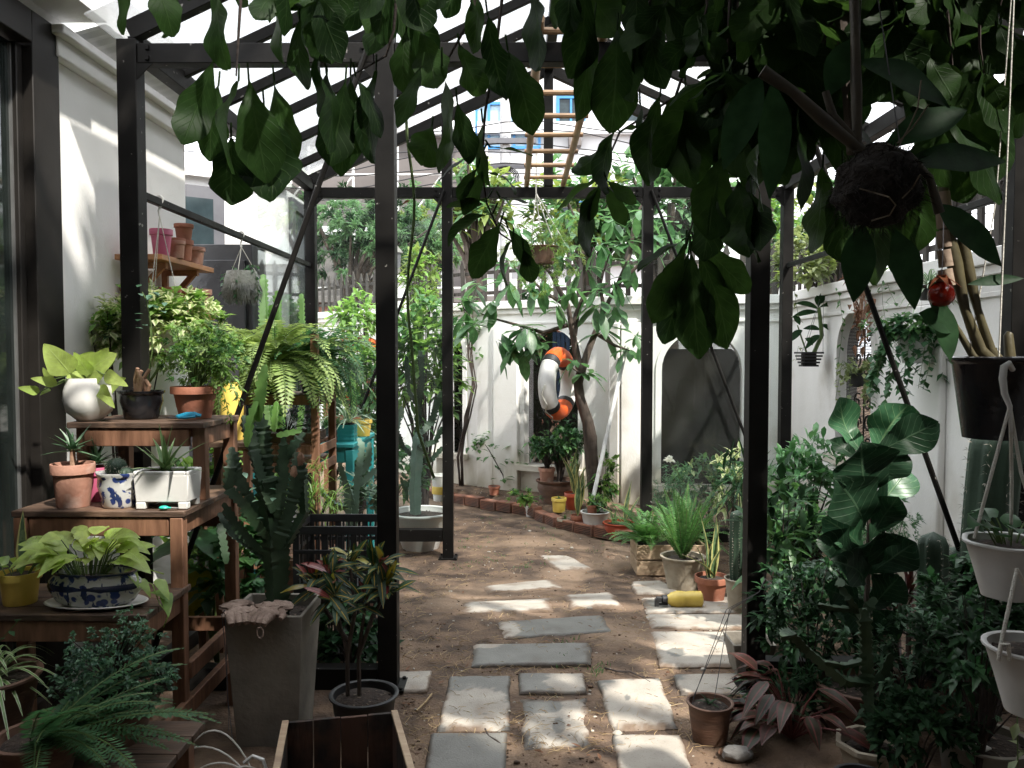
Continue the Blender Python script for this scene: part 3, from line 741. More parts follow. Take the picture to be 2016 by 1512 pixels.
for i in range(4):
    a, b, d, n = seg(i)
    L = (b - a).length
    mb = MB()
    def P(u, z, o): return a + d * u + n * o + Z * z
    for off in (0, -TH):
        cur = 0
        for (um, hw, zb, zs) in sorted(ARCH[i]):
            mb.add([P(cur, ZB, off), P(um - hw, ZB, off), P(um - hw, ZT, off), P(cur, ZT, off)], [(0, 1, 2, 3)])
            mb.add([P(um - hw, ZB, off), P(um + hw, ZB, off), P(um + hw, zb, off), P(um - hw, zb, off)], [(0, 1, 2, 3)])
            for k in range(16):
                t0 = PI - PI * k / 16; t1 = PI - PI * (k + 1) / 16
                x0, x1 = um + hw * math.cos(t0), um + hw * math.cos(t1)
                mb.add([P(x0, zs + hw * math.sin(t0), off), P(x1, zs + hw * math.sin(t1), off), P(x1, ZT, off), P(x0, ZT, off)], [(0, 1, 2, 3)])
            cur = um + hw
        mb.add([P(cur, ZB, off), P(L, ZB, off), P(L, ZT, off), P(cur, ZT, off)], [(0, 1, 2, 3)])
    for (um, hw, zb, zs) in ARCH[i]:
        pr = [(um - hw, zb)] + [(um + hw * math.cos(PI - PI * k / 16), zs + hw * math.sin(PI * k / 16)) for k in range(17)] + [(um + hw, zb)]
        for k in range(len(pr)):
            p, q = pr[k], pr[(k + 1) % len(pr)]
            mb.add([P(p[0], p[1], 0), P(q[0], q[1], 0), P(q[0], q[1], -TH), P(p[0], p[1], -TH)], [(0, 1, 2, 3)])
    mb.add([P(0, ZT, 0), P(L, ZT, 0), P(L, ZT, -TH), P(0, ZT, -TH)], [(0, 1, 2, 3)])
    wpart('wall_panel', mb, 'wall', smooth=False)
    rt = Matrix((d, -n, Z)).transposed()
    mb = MB(); mb.box(P(L / 2, ZT + .04, -.06), (L + (.06 if i in (1, 2) else 0), .27, .09), rt)
    wpart('coping', mb, 'wall', bev=.006)
    mb = MB(); mb.box(P(L / 2, ZT - .035, .02), (L, .04, .05), rt); mb.box(P(L / 2, ZT - .17, .012), (L, .022, .03), rt)
    wpart('cornice', mb, 'wall', bev=.004)
    for (um, hw, zb, zs) in ARCH[i]:
        fr = MB()
        N_ = 18; inn = []; ot = []
        prf = lambda h: [(um - h, zb)] + [(um + h * math.cos(PI - PI * k / N_), zs + h * math.sin(PI * k / N_)) for k in range(N_ + 1)] + [(um + h, zb)]
        A_, B_ = prf(hw), prf(hw + .06)
        for k in range(len(A_) - 1):
            v = [P(*A_[k], .0), P(*A_[k + 1], .0), P(*B_[k + 1], .0), P(*B_[k], .0)]
            fr.add([x + n * .018 for x in v] + v, [(0, 1, 2, 3), (0, 4, 5, 1), (3, 2, 6, 7)])
        sur = wpart('arch_surround', fr, 'wall', smooth=False)
        s = MB(); s.box(P(um, zb - .035, .03), (2 * hw + .16, .13, .07), rt); wpart('sill', s, 'stain', bev=.005)
        g = MB(); pr = prf(hw - .002)
        cc = P(um, zs, -.07)
        vs = [cc] + [P(*q, -.07) for q in pr]
        uv = [(0, zs)] + [(q[0] - um, q[1]) for q in pr]
        g.add(vs, [(0, k, k + 1) for k in range(1, len(pr))] + [(0, len(pr), 1)], uv)
        gr = wpart('grille', g, 'grille', smooth=False)
        sc_ = MB()
        if i != 2:
            for kx in range(-1, 2):
                for kz in range(6):
                    c0 = (um + kx * hw * .6, zb + .1 + kz * (zs + hw * .6 - zb) / 6)
                    sp = [P(c0[0] + (.075 - .0045 * q) * math.cos(q * .55 + kx + kz), c0[1] + (.075 - .0045 * q) * math.sin(q * .55 + kx + kz), -.11) for q in range(15)]
                    sc_.tube(sp, .008, 5)
                sc_.tube([P(um + kx * hw * .6 + hw * .3, zb, -.12), P(um + kx * hw * .6 + hw * .3, zs + hw * .6, -.12)], .007, 5)
            wpart('iron_scrollwork', sc_, 'blackp', gr)
        else:
            pr2 = prf(hw - .01); bd = MB()
            lim = zs + hw * .55
            pp = [(q[0], min(q[1], lim)) for q in pr2]
            bd.add([P(*q, -.10) for q in pp], [tuple(range(len(pp)))])
            wpart('brown_board', bd, 'rusty', gr, smooth=False)
def pil(i, pxl, pxr, proj=.05):
    a, b, d, n = seg(i); u0, _ = wallpt(pxl, 800, i); u1, _ = wallpt(pxr, 800, i)
    rt = Matrix((d, -n, Z)).transposed(); mb = MB()
    mb.box(a + d * ((u0 + u1) / 2) + n * (proj / 2) + Z * ((ZB + ZT - .19) / 2), (abs(u1 - u0), proj, ZT - .19 - ZB), rt)
    wpart('pilaster', mb, 'wall', bev=.012)
pil(1, 943, 976); pil(1, 978, 1026, .075); pil(1, 1203, 1222, .05); pil(2, 1222, 1262, .06); pil(3, 1806, 1864, .05)
mb = MB(); mb.box((-1.66, 11.0, .9), (.34, .34, 3.1)); mb.box((-1.66, 11.0, 2.48), (.42, .42, .07)); wpart('pier', mb, 'wall', bev=.01)
lt = T('wall_lantern', 'small grey lantern with a pointed cap on the far wall pier', 'lantern', (-1.66, 10.95, 2.515))
mb = MB(); mb.lathe([(.04, 0), (.03, .03), (.07, .08), (.075, .1)], n=6); obj('lantern_base', mb, M['grey'], lt)
mb = MB(); mb.lathe([(.07, .1), (.085, .32)], n=6); obj('lantern_glass', mb, M['greyframe'], lt, ang=20)
mb = MB(); mb.lathe([(.11, .32), (.1, .34), (.03, .42), (.008, .47)], n=6, cap=True); obj('lantern_cap', mb, M['grey'], lt, ang=20)
# ------------------------------------------------------------------ picket fence on the wall
pk = T('picket_fence', 'weathered grey picket fence with spear tops along the top of the white wall', 'fence', (0, 9, 2.08))
first = None
for i in range(4):
    a, b, d, n = seg(i); L = (b - a).length
    rt = Matrix((d, -n, Z)).transposed(); mb = MB()
    for z in (.12, .36): mb.box(a + d * (L / 2) - n * .085 + Z * z - V((0, 9, 0)), (L, .025, .04), rt)
    obj('rail', mb, M['picket'], pk, bev=.003)
    u = .1
    while u < L:
        p = a + d * u - n * .06
        px = 1021 + p.x / p.y * 1600 if p.y > .5 else 9999
        if p.y > 1.8 and 600 < px and not (abs(p.x + 1.66) < .25 and p.y > 10):
            if first is None:
                mb = MB(); wv = .027
                pr = [(-wv, 0), (wv, 0), (wv, .42), (wv * 1.5, .425), (0, .54), (-wv * 1.5, .425), (-wv, .42)]
                vs = [V((x, -.01, z)) for x, z in pr] + [V((x, .01, z)) for x, z in pr]; k = len(pr)
                mb.add(vs, [tuple(range(k)), tuple(range(k, 2 * k))[::-1]] + [(q, (q + 1) % k, k + (q + 1) % k, k + q)[::-1] for q in range(k)])
                first = obj('picket', mb, M['picket'], pk, smooth=False); o = first
            else:
                o = first.copy(); C.objects.link(o); o.parent = pk
            o.location = p - V((0, 9, 0)) + Z * U(-.01, .0); o.rotation_euler = (U(-.02, .02), U(-.03, .03), math.atan2(d.y, d.x))
            o.scale = (1, 1, U(.94, 1.04))
        u += .165
# ------------------------------------------------------------------ brick edging of the bed
def brick(p, ang, lab, dz=0, hole=True):
    o = T('brick', lab, 'brick', (p.x, p.y, gz0(p.x, p.y - .25) + dz), 'bricks edging the planting bed', rz=ang)
    mb = MB(); mb.box((0, 0, .05), (.215, .1, .105)); obj('brick_body', mb, M['brick'], o, bev=.006)
    mb = MB()
    for k in range(5): mb.box((0, -.051, .018 + k * .016), (.19, .004, .005))
    obj('brick_grooves', mb, M['pots'], o)
BL = ['soil smeared brick at the far left end of the bed edging by the rear post', 'mossy brick just right of the rear post in the bed edging', 'soil covered brick left of the little terracotta pot', 'half buried brick in front of the little terracotta pot', 'dark brick left of the small white pot',
      'brick right below the small white pot', 'brick between the small white pot and the yellow pot', 'brick in front of the yellow pot', 'ribbed hollow brick below the grey clay pot', 'red brick below the narrow snake plant pot', 'brick at the foot of the leaning white pole', 'brick below the white bucket', 'brick below the red bowl', 'brick right of the red bowl, near the wooden crate', 'last brick of the edging, behind the wooden crate']
pl_ = [V((a, b, 0)) for a, b in EDGE[1:-1]]; acc = 0; kk = 0
ds = [0]
for a, b in zip(pl_, pl_[1:]): ds.append(ds[-1] + (b - a).length)
while kk < len(BL):
    t = .12 + kk * .228
    if t > ds[-1]: break
    j_ = max(q for q in range(len(ds)) if ds[q] <= t); j_ = min(j_, len(pl_) - 2)
    a, b = pl_[j_], pl_[j_ + 1]; p = a.lerp(b, (t - ds[j_]) / (ds[j_ + 1] - ds[j_])); d = b - a
    nrm = V((d.y, -d.x, 0)).normalized()
    brick(V((p.x, p.y, 0)) + nrm * .02, math.atan2(d.y, d.x) + U(-.07, .07), BL[kk], dz=U(-.012, .006) + (.015 if 'hollow' in BL[kk] else 0)); kk += 1
# ================================================================== BEYOND THE WALL
def win(root, loc, u, z, w, h, fm, sill=False):
    mb = MB()
    for sx in (-1, 1): mb.box((u + sx * w / 2, -.03, z), (.09, .1, h + .09))
    for sz in (-1, 1): mb.box((u, -.03, z + sz * h / 2), (w - .092, .1, .09))
    mb.box((u, -.028, z), (.06, .08, h - .09))
    f = obj('window', mb, M[fm], root, smooth=False)
    mb = MB(); mb.box((u, .0, z), (w - .05, .03, h - .05)); obj('pane', mb, M['pane'] if fm != 'skyw' else M['pane'], f, smooth=False)
b1 = T('white_building', 'tall white building with blue window frames beyond the garden', 'building', (3.5, 24, -.3))
mb = MB(); mb.box((.2, 3, 5.6), (9.6, 6, 11.2)); obj('wall', mb, M['bwall'], b1, smooth=False)
mb = MB(); mb.box((.2, -.12, 4.55), (9.8, .25, .35)); mb.box((.2, -.12, 8.3), (9.8, .25, .35)); obj('floor_band', mb, M['bwall'], b1, smooth=False)
def bw(px, py): p = at(px, py, 24); return p.x - 3.5, p.z + .3
for px0, px1, py0, py1 in ((1098, 1150, 192, 255), (1230, 1290, 195, 258), (1360, 1420, 195, 258), (1098, 1150, 400, 480), (1098, 1150, -20, 70)):
    a = bw(px0, py1); b = bw(px1, py0)
    win(b1, None, (a[0] + b[0]) / 2, (a[1] + b[1]) / 2, b[0] - a[0], b[1] - a[1], 'bluew')
a = bw(938, 292); b = bw(1062, 205)
mb = MB()
for k in range(6): mb.box((a[0] + (b[0] - a[0]) * k / 5, -.06, (a[1] + b[1]) / 2), (.07, .1, b[1] - a[1]))
for k in range(3): mb.box(((a[0] + b[0]) / 2, -.075, a[1] + (b[1] - a[1]) * k / 2), (b[0] - a[0], .06, .08))
bf = obj('balcony_screen', mb, M['bluew'], b1, smooth=False)
mb = MB(); mb.box(((a[0] + b[0]) / 2, -.01, (a[1] + b[1]) / 2), (b[0] - a[0], .02, b[1] - a[1])); obj('pane', mb, mat('sky_blue_pane', (.35, .5, .58), (.3, .42, .5), rough=.2, bump=0), bf, smooth=False)
a = bw(1118, 293); b = bw(1143, 272)
mb = MB(); mb.box(((a[0] + b[0]) / 2, -.2, (a[1] + b[1]) / 2), (b[0] - a[0], .35, b[1] - a[1])); obj('cooling_unit', mb, M['bgrey'], b1, bev=.02)
b2 = T('grey_building', 'unfinished grey building with white scaffolding beyond the left wall', 'building', (-3.4, 21, -.3))
mb = MB(); mb.box((-.9, 3, 3.7), (5.6, 6, 7.4)); obj('wall', mb, M['bgrey'], b2, smooth=False)
mb = MB(); mb.box((-.9, -.1, 4.9), (5.7, .3, .22)); mb.box((-.9, -.1, 7.4), (5.8, .4, .2)); obj('floor_band', mb, M['bwall'], b2, smooth=False)
mb = MB()
for k in range(6):
    x = -2.9 + k * 1.1
    mb.tube([(x, -.7, 0), (x, -.7, 6.9)], .035, 6)
    if k < 5: mb.tube([(x, -.7, 4.7), (x + 1.1, -.7, 6.2)], .025, 5)
for z in (3.4, 4.8, 6.2): mb.tube([(-2.9, -.72, z), (2.6, -.72, z)], .03, 6)
obj('scaffolding', mb, M['whitep'], b2)
b3 = T('brick_house', 'low red brick house with a pale roof edge behind the acacia', 'house', (-2.6, 17.5, -.3))
mb = MB(); mb.box((0, 2, 1.4), (7, 4, 2.9)); obj('wall', mb, M['rbrick'], b3, smooth=False)
mb = MB(); mb.box((0, 2, 2.93), (7.3, 4.4, .14)); obj('roof', mb, M['bgrey'], b3, bev=.01)
up = T('utility_pole', 'grey concrete street pole with a tangle of black cables in front of the white building', 'pole', (at(995, 300, 20).x, 20, -.3))
mb = MB(); mb.tube([(0, 0, 0), (0, 0, 9)], [.17, .12], 12); obj('pole_shaft', mb, mat('pole_concrete', (.42, .42, .42), (.34, .34, .34), bump=.1), up)
mb = MB(); mb.box((0, -.16, 6.3), (1.3, .1, .12)); mb.box((0, -.18, 6.9), (1.5, .1, .12)); obj('cross_arm', mb, M['greyframe'], up)
for k in range(9):
    z0 = 5.4 + k * .24; mb = MB()
    pts = [V((-9 + t * .9, -.2 - .05 * (k % 3), z0 - .35 * math.sin(PI * t / 20 * 2) ** 2 + .3 * noise.noise(V((k, t * .3, 0))))) for t in range(25)]
    mb.tube(pts, .014, 4); obj('cable', mb, M['blackp'], up)
mb = MB()
for k in range(4):
    mb.tube([V(((.22 + .04 * k) * math.cos(t * .5), -.22 - .02 * k, 6.0 + (.26 + .03 * k) * math.sin(t * .5) * .8)) for t in range(14)], .015, 4)
obj('cable_coil', mb, M['blackp'], up)
hg = T('street_hedge', 'dark clipped hedge on the street side of the wall, glimpsed through the arched grille', 'hedge', (.3, 10.4, -.3))
tp_ = at(1104, 720, 10.0)
o = T('blue_tarp', 'blue tarpaulin hanging in the street behind the arched grille and the life ring', 'tarp', (tp_.x, 9.75, -.3))
mb = MB()
for k in range(8): mb.box((-.10 + k * .026, .012 * (k % 2), 1.62), (.027, .012, .85))
obj('tarp', mb, M['tarp'], o, bev=.002)
nb = T('added_shade_house', 'unseen plain pale house added beyond the right garden wall to block sky light', 'house', (4.4, .4, -.3))  # out of view, added to keep sky light off the right foreground
mb = MB(); mb.box((1.2, 1.7, 2.9), (2.4, 9.6, 5.8)); obj('wall', mb, M['bwall'], nb, smooth=False)  # wall of the added shade house
mb = MB(); mb.box((1.2, 1.7, 5.88), (2.8, 10.0, .16)); obj('roof', mb, M['bgrey'], nb, smooth=False)
for y in (-1.5, 1.6):
    mb = MB(); mb.box((-.02, y, 3.9), (.08, .9, 1.2)); f = obj('window', mb, M['greyframe'], nb, bev=.004); mb = MB(); mb.box((-.066, y, 3.9), (.012, .74, 1.04)); obj('pane', mb, M['pane'], f)  # window and pane of the added shade house
# ================================================================== PLANT BUILDERS
def rdir(lo=-.2, hi=1.0):
    a = U(0, 2 * PI); z = U(lo, hi); r = math.sqrt(max(0, 1 - z * z))
    return V((r * math.cos(a), r * math.sin(a), z))
def adir(az, el):
    return V((math.cos(R(az)) * math.cos(R(el)), math.sin(R(az)) * math.cos(R(el)), math.sin(R(el))))
def soil(root, r, z, c=(0, 0), sq=None):
    mb = MB()
    if sq:
        mb.box((c[0], c[1], z - .01), (sq[0], sq[1], .03))
        for i in range(14): mb.ball((c[0] + U(-.45, .45) * sq[0], c[1] + U(-.45, .45) * sq[1], z + .005), U(.006, .014), 6, sz=.6)
    else:
        mb.lathe([(r, z - .012), (r * .8, z + .002), (r * .4, z + .009), (.001, z + .008)], (c[0], c[1], 0), 20, fn=lambda t, i, q, zz: 1 + .05 * math.sin(3 * t + i))
        for i in range(int(10 + r * 60)):
            a = U(0, 6.28); q = r * math.sqrt(rnd.random()) * .9
            mb.ball((c[0] + q * math.cos(a), c[1] + q * math.sin(a), z), U(.003, .008), 6, sz=.7)
    obj('soil', mb, M['pots'], root)
def pot(root, h, rb, rt, m, rim='band', n=32, z=0, fill=.88, fn=None, dosoil=True, sy=1.0, name='pot'):
    mb = MB(); t = max(.005, rt * .07); q = rt - (rt - rb) * .22
    if rim == 'band': pr = [(.001, 0), (rb, 0), (rb * 1.02, .004), (q * .94, h * .76), (rt, h * .775), (rt * 1.005, h * .98), (rt * .99, h), (rt - t, h), (rt - t * 1.3, h * .8), (rb, h * .5)]
    elif rim == 'lip': pr = [(.001, 0), (rb, 0), (rb + (rt - rb) * .5, h * .5), (rt * .97, h * .9), (rt, h * .92), (rt * 1.06, h * .95), (rt * 1.06, h * .985), (rt, h), (rt - t, h * .98), (rt - t * 1.2, h * .8), (rb, h * .5)]
    elif rim == 'bulb': pr = [(.001, 0), (rb, 0), (rb * 1.05, .006), (rt * 1.05, h * .22), (rt * 1.17, h * .5), (rt * 1.14, h * .72), (rt, h * .96), (rt * .98, h), (rt * .9, h), (rt * .92, h * .85), (rb, h * .5)]
    elif rim == 'bowl': pr = [(.001, 0), (rb, 0), (rb * 1.1, .008), (rt * .85, h * .3), (rt * 1.0, h * .62), (rt * .97, h * .86), (rt * 1.07, h * .93), (rt * 1.08, h), (rt * .96, h), (rt * .93, h * .8), (rb, h * .5)]
    else: pr = [(.001, 0), (rb, 0), (rt, h * .99), (rt, h), (rt - t, h), (rt - t * 1.5, h * .7), (rb * .9, h * .4)]
    mb.lathe([(a, b + z) for a, b in pr], n=n, fn=fn, sy=sy)
    o = obj(name, mb, M[m] if isinstance(m, str) else m, root, ang=50)
    if dosoil: soil(root, (rt - t * 1.2) * .97 * (min(1, sy) if sy != 1 else 1), z + h * fill)
    return o
def rosette(mb, c, n, L, W, e0, e1, sh='spike', droop=.3, fold=.35, seg=5, a0=0, a1=360, curl=0, lv=.2, m=0, face=0):
    for i in range(n):
        t = i / max(1, n - 1); az = a0 + (a1 - a0) * ((i * .618034) % 1) + U(-8, 8)
        leaf(mb, V(c) + V((U(-.006, .006), U(-.006, .006), t * .01)), adir(az, e0 + (e1 - e0) * t + U(-6, 6)), L * U(1 - lv, 1 + lv), W * U(.85, 1.15), sh, droop, fold, seg, curl=curl, m=m, face=face)
def shrub(root, c, rad, ncl, per, L, W, sh='ell', lm='mid', droop=.25, n=2, base=(0, 0, 0), sm='twig', sr=.004, fname='foliage', nst=12, shell=.45, up=.5, pref=None, wob=.25, stems=True, fold=.25):
    mb = MB(); st = MB(); c = V(c); base = V(base)
    lms = lm if isinstance(lm, (list, tuple)) else [lm]
    for i in range(ncl):
        d = rdir(-.75, 1); q = (shell + (1 - shell) * rnd.random()) * (1 + wob * noise.noise(d * 2.1 + c * 3))
        p = c + V((d.x * rad[0] * q, d.y * rad[1] * q, d.z * rad[2] * q))
        if stems and i < nst:
            mid = base.lerp(p, .55) + V((0, 0, rad[2] * .15)) - V((p.x - base.x, p.y - base.y, 0)) * .15
            st.tube([base + V((U(-1, 1), U(-1, 1), 0)) * sr * 2, mid, p], [sr, sr * .7, sr * .3], 5)
        ax = (d + Z * up + V((U(-.3, .3), U(-.3, .3), U(-.2, .2)))).normalized()
        mi = rnd.randrange(len(lms))
        for k in range(per):
            dv = (ax * .8 + rdir(-1, 1) * .95)
            if pref: dv += V(pref)
            l = L * U(.65, 1.2)
            pp = p + V((U(-1, 1), U(-1, 1), U(-1, 1))) * L * .35
            if n == 0: chip(mb, pp, dv, l, W * U(.8, 1.2), mi, droop=droop)
            else: leaf(mb, pp, dv, l, W * U(.8, 1.2), sh, droop, fold, n, m=mi)
    if stems: obj('stem', st, M[sm], root)
    return obj(fname, mb, [LM[x] for x in lms], root)
def frond(mb, st, p, az, el, L, pin, droop, np_=24, wid=.22, m=0):
    p = V(p); e = el; d0 = V((math.cos(R(az)), math.sin(R(az)), 0)); s = V((-d0.y, d0.x, 0)); pts = [p.copy()]; tw = U(-.35, .35)
    for i in range(np_):
        t = (i + 1) / np_; e -= droop / np_ * (.5 + t)
        d = (d0 * math.cos(R(e)) + Z * math.sin(R(e)) + s * tw * t * .3).normalized()
        p = p + d * (L / np_); pts.append(p.copy())
        nn = s.cross(d)
        w = pin * math.sin(PI * min(.985, .13 + .87 * t)) ** .7
        if t < .1: continue
        for sg in (-1, 1):
            dv = (s * sg + d * .35 + nn * U(-.25, .1) - Z * .12).normalized()
            wv = d * (L / np_ * .62); q = p + d * U(-.002, .002)
            mb.add([q - wv * .35, q + dv * w * .5 - wv * .75 + nn * .002, q + dv * w, q + dv * w * .45 + wv * .75], [(0, 1, 2, 3)], [(.5, 0), (1, .5), (.5, 1), (0, .5)], m)
    st.tube(pts[::3], [.0022] * len(pts[::3]), 4)
def fern(root, c, nf, L, el=(15, 75), az=(0, 360), pin=.045, lm='fern', droop=90, np_=24, dz=0):
    mb = MB(); st = MB()
    for i in range(nf):
        frond(mb, st, V(c) + V((U(-.02, .02), U(-.02, .02), dz)), az[0] + (az[1] - az[0]) * ((i * .618) % 1) + U(-9, 9), U(*el), L * U(.65, 1.12), pin * U(.85, 1.15), droop * U(.7, 1.3), np_)
    obj('stem', st, M['gstem'], root)
    return obj('foliage', mb, LM[lm], root)
def euph(mb, pts, r, wings=3, tw=0.0, step=.028, core=.36, m=0, tip=True, rot=0, amp=.36):
    "winged, saw toothed euphorbia stem along a polyline"
    pts = [V(p) for p in pts]
    L = [0]
    for a, b in zip(pts, pts[1:]): L.append(L[-1] + (b - a).length)
    n = max(4, int(L[-1] / step)) * 2
    vs = []; fs = []; prev = None; K = wings * 2
    for i in range(n + 1):
        s = L[-1] * i / n
        j = max(k for k in range(len(L)) if L[k] <= s + 1e-9); j = min(j, len(pts) - 2)
        t = (s - L[j]) / (L[j + 1] - L[j]); p = pts[j].lerp(pts[j + 1], t)
        d0 = (pts[j + 1] - pts[j]).normalized(); d = d0
        if t > .5 and j + 2 < len(pts): d = d0.lerp((pts[j + 2] - pts[j + 1]).normalized(), t - .5).normalized()
        if t < .5 and j > 0: d = d0.lerp((pts[j] - pts[j - 1]).normalized(), .5 - t).normalized()
        if prev is None: a = d.cross(V((0, 1, .2))).normalized()
        else: a = (prev - d * prev.dot(d)).normalized()
        prev = a; b = d.cross(a)
        rr = r * (1 - .10 * math.sin(s * 23 + r * 300)) * min(1, .55 + s / (r * 2.5))
        if tip: rr *= min(1, .25 + (L[-1] - s) / (r * 1.6))
        for k in range(K):
            q = rr * ((1.0 if i % 2 else 1 - amp) + U(-.07, .07)) if k % 2 == 0 else rr * core
            an = 2 * PI * k / K + tw * s + rot
            vs.append(p + (a * math.cos(an) + b * math.sin(an)) * q + (d * step * .25 if (k % 2 == 0 and i % 2) else V()))
    for i in range(n):
        for k in range(K):
            k2 = (k + 1) % K
            fs.append((i * K + k, i * K + k2, (i + 1) * K + k2, (i + 1) * K + k))
    fs.append(tuple(range(K))[::-1]); fs.append(tuple(range(n * K, n * K + K)))
    mb.add(vs, fs, m=m)
def column(root, p, h, r, ribs=8, lean=(0, 0), name='stem'):
    mb = MB(); sp = MB(); n = 26; p = V(p); K = ribs * 4; vs = []; fs = []
    for i in range(n + 1):
        t = i / n; rr = r * min(1, math.sqrt(max(0, 1 - ((t - .9) / .1) ** 2)) if t > .9 else 1) * (.86 + .14 * min(1, t * 4)) + .001
        c = p + V((lean[0] * t * t, lean[1] * t * t, h * t))
        for k in range(K):
            a = 2 * PI * k / K; q = rr * (1 - .17 * (1 - abs(math.cos(a * ribs / 2))))
            vs.append(c + V((q * math.cos(a), q * math.sin(a), 0)))
            if k % 4 == 0 and i % 1 == 0 and t < .97:
                o = c + V((q * math.cos(a), q * math.sin(a), 0)); dv = V((math.cos(a), math.sin(a), .2))
                for w in range(3): chip(sp, o, dv + V((U(-.9, .9), U(-.9, .9), U(-.7, .9))), r * .24, .003)
    for i in range(n):
        for k in range(K):
            k2 = (k + 1) % K; fs.append((i * K + k, i * K + k2, (i + 1) * K + k2, (i + 1) * K + k))
    fs.append(tuple(range(n * K, n * K + K))); mb.add(vs, fs)
    o = obj(name, mb, M['cactus'], root, ang=60); obj('spines', sp, M['spine'], o)
    return o
def vine(root, paths, L, W, lm, sh='ell', gap=.04, sm='gstem', sr=.0016, n=2, droop=.3, dn=-.5, stem=True, fname='foliage'):
    mb = MB(); st = MB()
    for pts in paths:
        pts = [V(p) for p in pts]
        st.tube(pts, [sr] * len(pts), 4)
        for a, b in zip(pts, pts[1:]):
            k = max(1, int((b - a).length / gap))
            for i in range(k):
                q = a.lerp(b, (i + U(.2, .8)) / k); d = rdir(-.5, .6) + Z * dn
                if n == 0: chip(mb, q, d, L * U(.7, 1.2), W * U(.8, 1.2), droop=droop)
                else: leaf(mb, q, d, L * U(.7, 1.2), W * U(.8, 1.2), sh, droop, .2, n)
    if stem: obj('stem', st, M[sm], root)
    return obj(fname, mb, LM[lm], root)
def hang(p, q, sag=0, n=10):
    p = V(p); q = V(q); return [p.lerp(q, i / n) - Z * sag * math.sin(PI * i / n) for i in range(n + 1)]
def pothos(root, c, n, L, lm, rx=.08, ry=.06, h=.09, az=(0, 360), petiole=True, sag=.3):
    mb = MB(); st = MB()
    for i in range(n):
        a = R(az[0] + (az[1] - az[0]) * ((i * .618) % 1) + U(-12, 12)); q = U(.35, 1)
        d = V((math.cos(a), math.sin(a), 0))
        b = V(c) + V((d.x * rx * .4 * q, d.y * ry * .4 * q, 0))
        e = V(c) + V((d.x * rx * q, d.y * ry * q, h * U(.5, 1.3)))
        st.tube([b, (b + e) / 2 + Z * h * .25, e], [.0022, .002, .0015], 5)
        leaf(mb, e, d + V((0, -.35, U(-.15, .75))), L * U(.7, 1.2), L * .68 * U(.85, 1.1), 'heart', sag, .22, 7, wave=.02, curl=.05, face=.35)
    obj('stem', st, M['gstem'], root)
    return obj('foliage', mb, LM[lm], root)
# ================================================================== LEFT: PLANT STAND
SX = -1.2
st = T('plant_stand', 'three tiered orange brown wooden plant stand stepping down toward the front', 'plant stand', (-1.45, 3.0, 0))
SLo = V((-1.45, 3.0, 0))
def sp(name, f, m='wood', bev=.003):
    mb = MB(); f(mb); mb.v = [tuple(V(v) - SLo) for v in mb.v]
    return obj(name, mb, M[m], st, bev=bev)
TIERS = [(1.235, -1.70, 3.05, 3.44), (.935, -1.80, 2.86, 3.44), (.66, -2.05, 2.56, 2.92)]
for z, x0, y0, y1 in TIERS:
    n = 4; wd = (y1 - y0) / n
    sp('shelf_board', lambda b: [b.box(((x0 + SX) / 2 + U(-.003, .003), y0 + wd * (k + .5), z - .011), (SX - x0 + .02, wd - .004, .022)) for k in range(n)], 'woodh')
    if z > 1: ys = (y0 + .02, y1 - .02)
    else: ys = (y0 + .02, y1 - .02)
    for y in ys: sp('apron', lambda b: b.box(((x0 + SX) / 2, y, z - .058), (SX - x0 - .10, .022, .066)))
    sp('apron', lambda b: b.box((SX - .02, (y0 + y1) / 2, z - .058), (.022, y1 - y0 - .10, .066)))
    sp('apron', lambda b: b.box((x0 + .02, (y0 + y1) / 2, z - .058), (.022, y1 - y0 - .10, .066)))
for x in (SX - .02, -1.665):
    sp('leg', lambda b: b.box((x, 3.418, .6), (.048, .044, 1.224)))
    sp('leg', lambda b: b.box((x, 3.10, 1.0795), (.048, .044, .287)))
for x in (SX - .02, -1.78):
    sp('leg', lambda b: b.box((x, 2.885, .448), (.046, .044, .925)))
for x in (SX - .02, -2.03):
    sp('leg', lambda b: b.box((x, 2.585, .31), (.046, .044, .656)))
sp('rail', lambda b: b.box((SX + .0, 3.15, .345), (.026, .50, .06)))
sp('rail', lambda b: b.box((SX + .0, 2.95, .215), (.026, .90, .06)))
sp('rail', lambda b: b.box(((SX - 1.7) / 2, 3.43, .79), (.42, .022, .06)))
sp('rail', lambda b: b.box(((SX - 1.7) / 2, 3.43, .34), (.42, .022, .06)))
ZT1, ZT2, ZT3 = 1.236, .936, .661
def pl(name, lab, px, py, z, grp=None, cat='potted plant', dy=0):
    p = on(px, py, z); p.y += dy
    return T(name, lab, cat, p, grp)
g1 = 'potted plants on the tiered wooden stand'
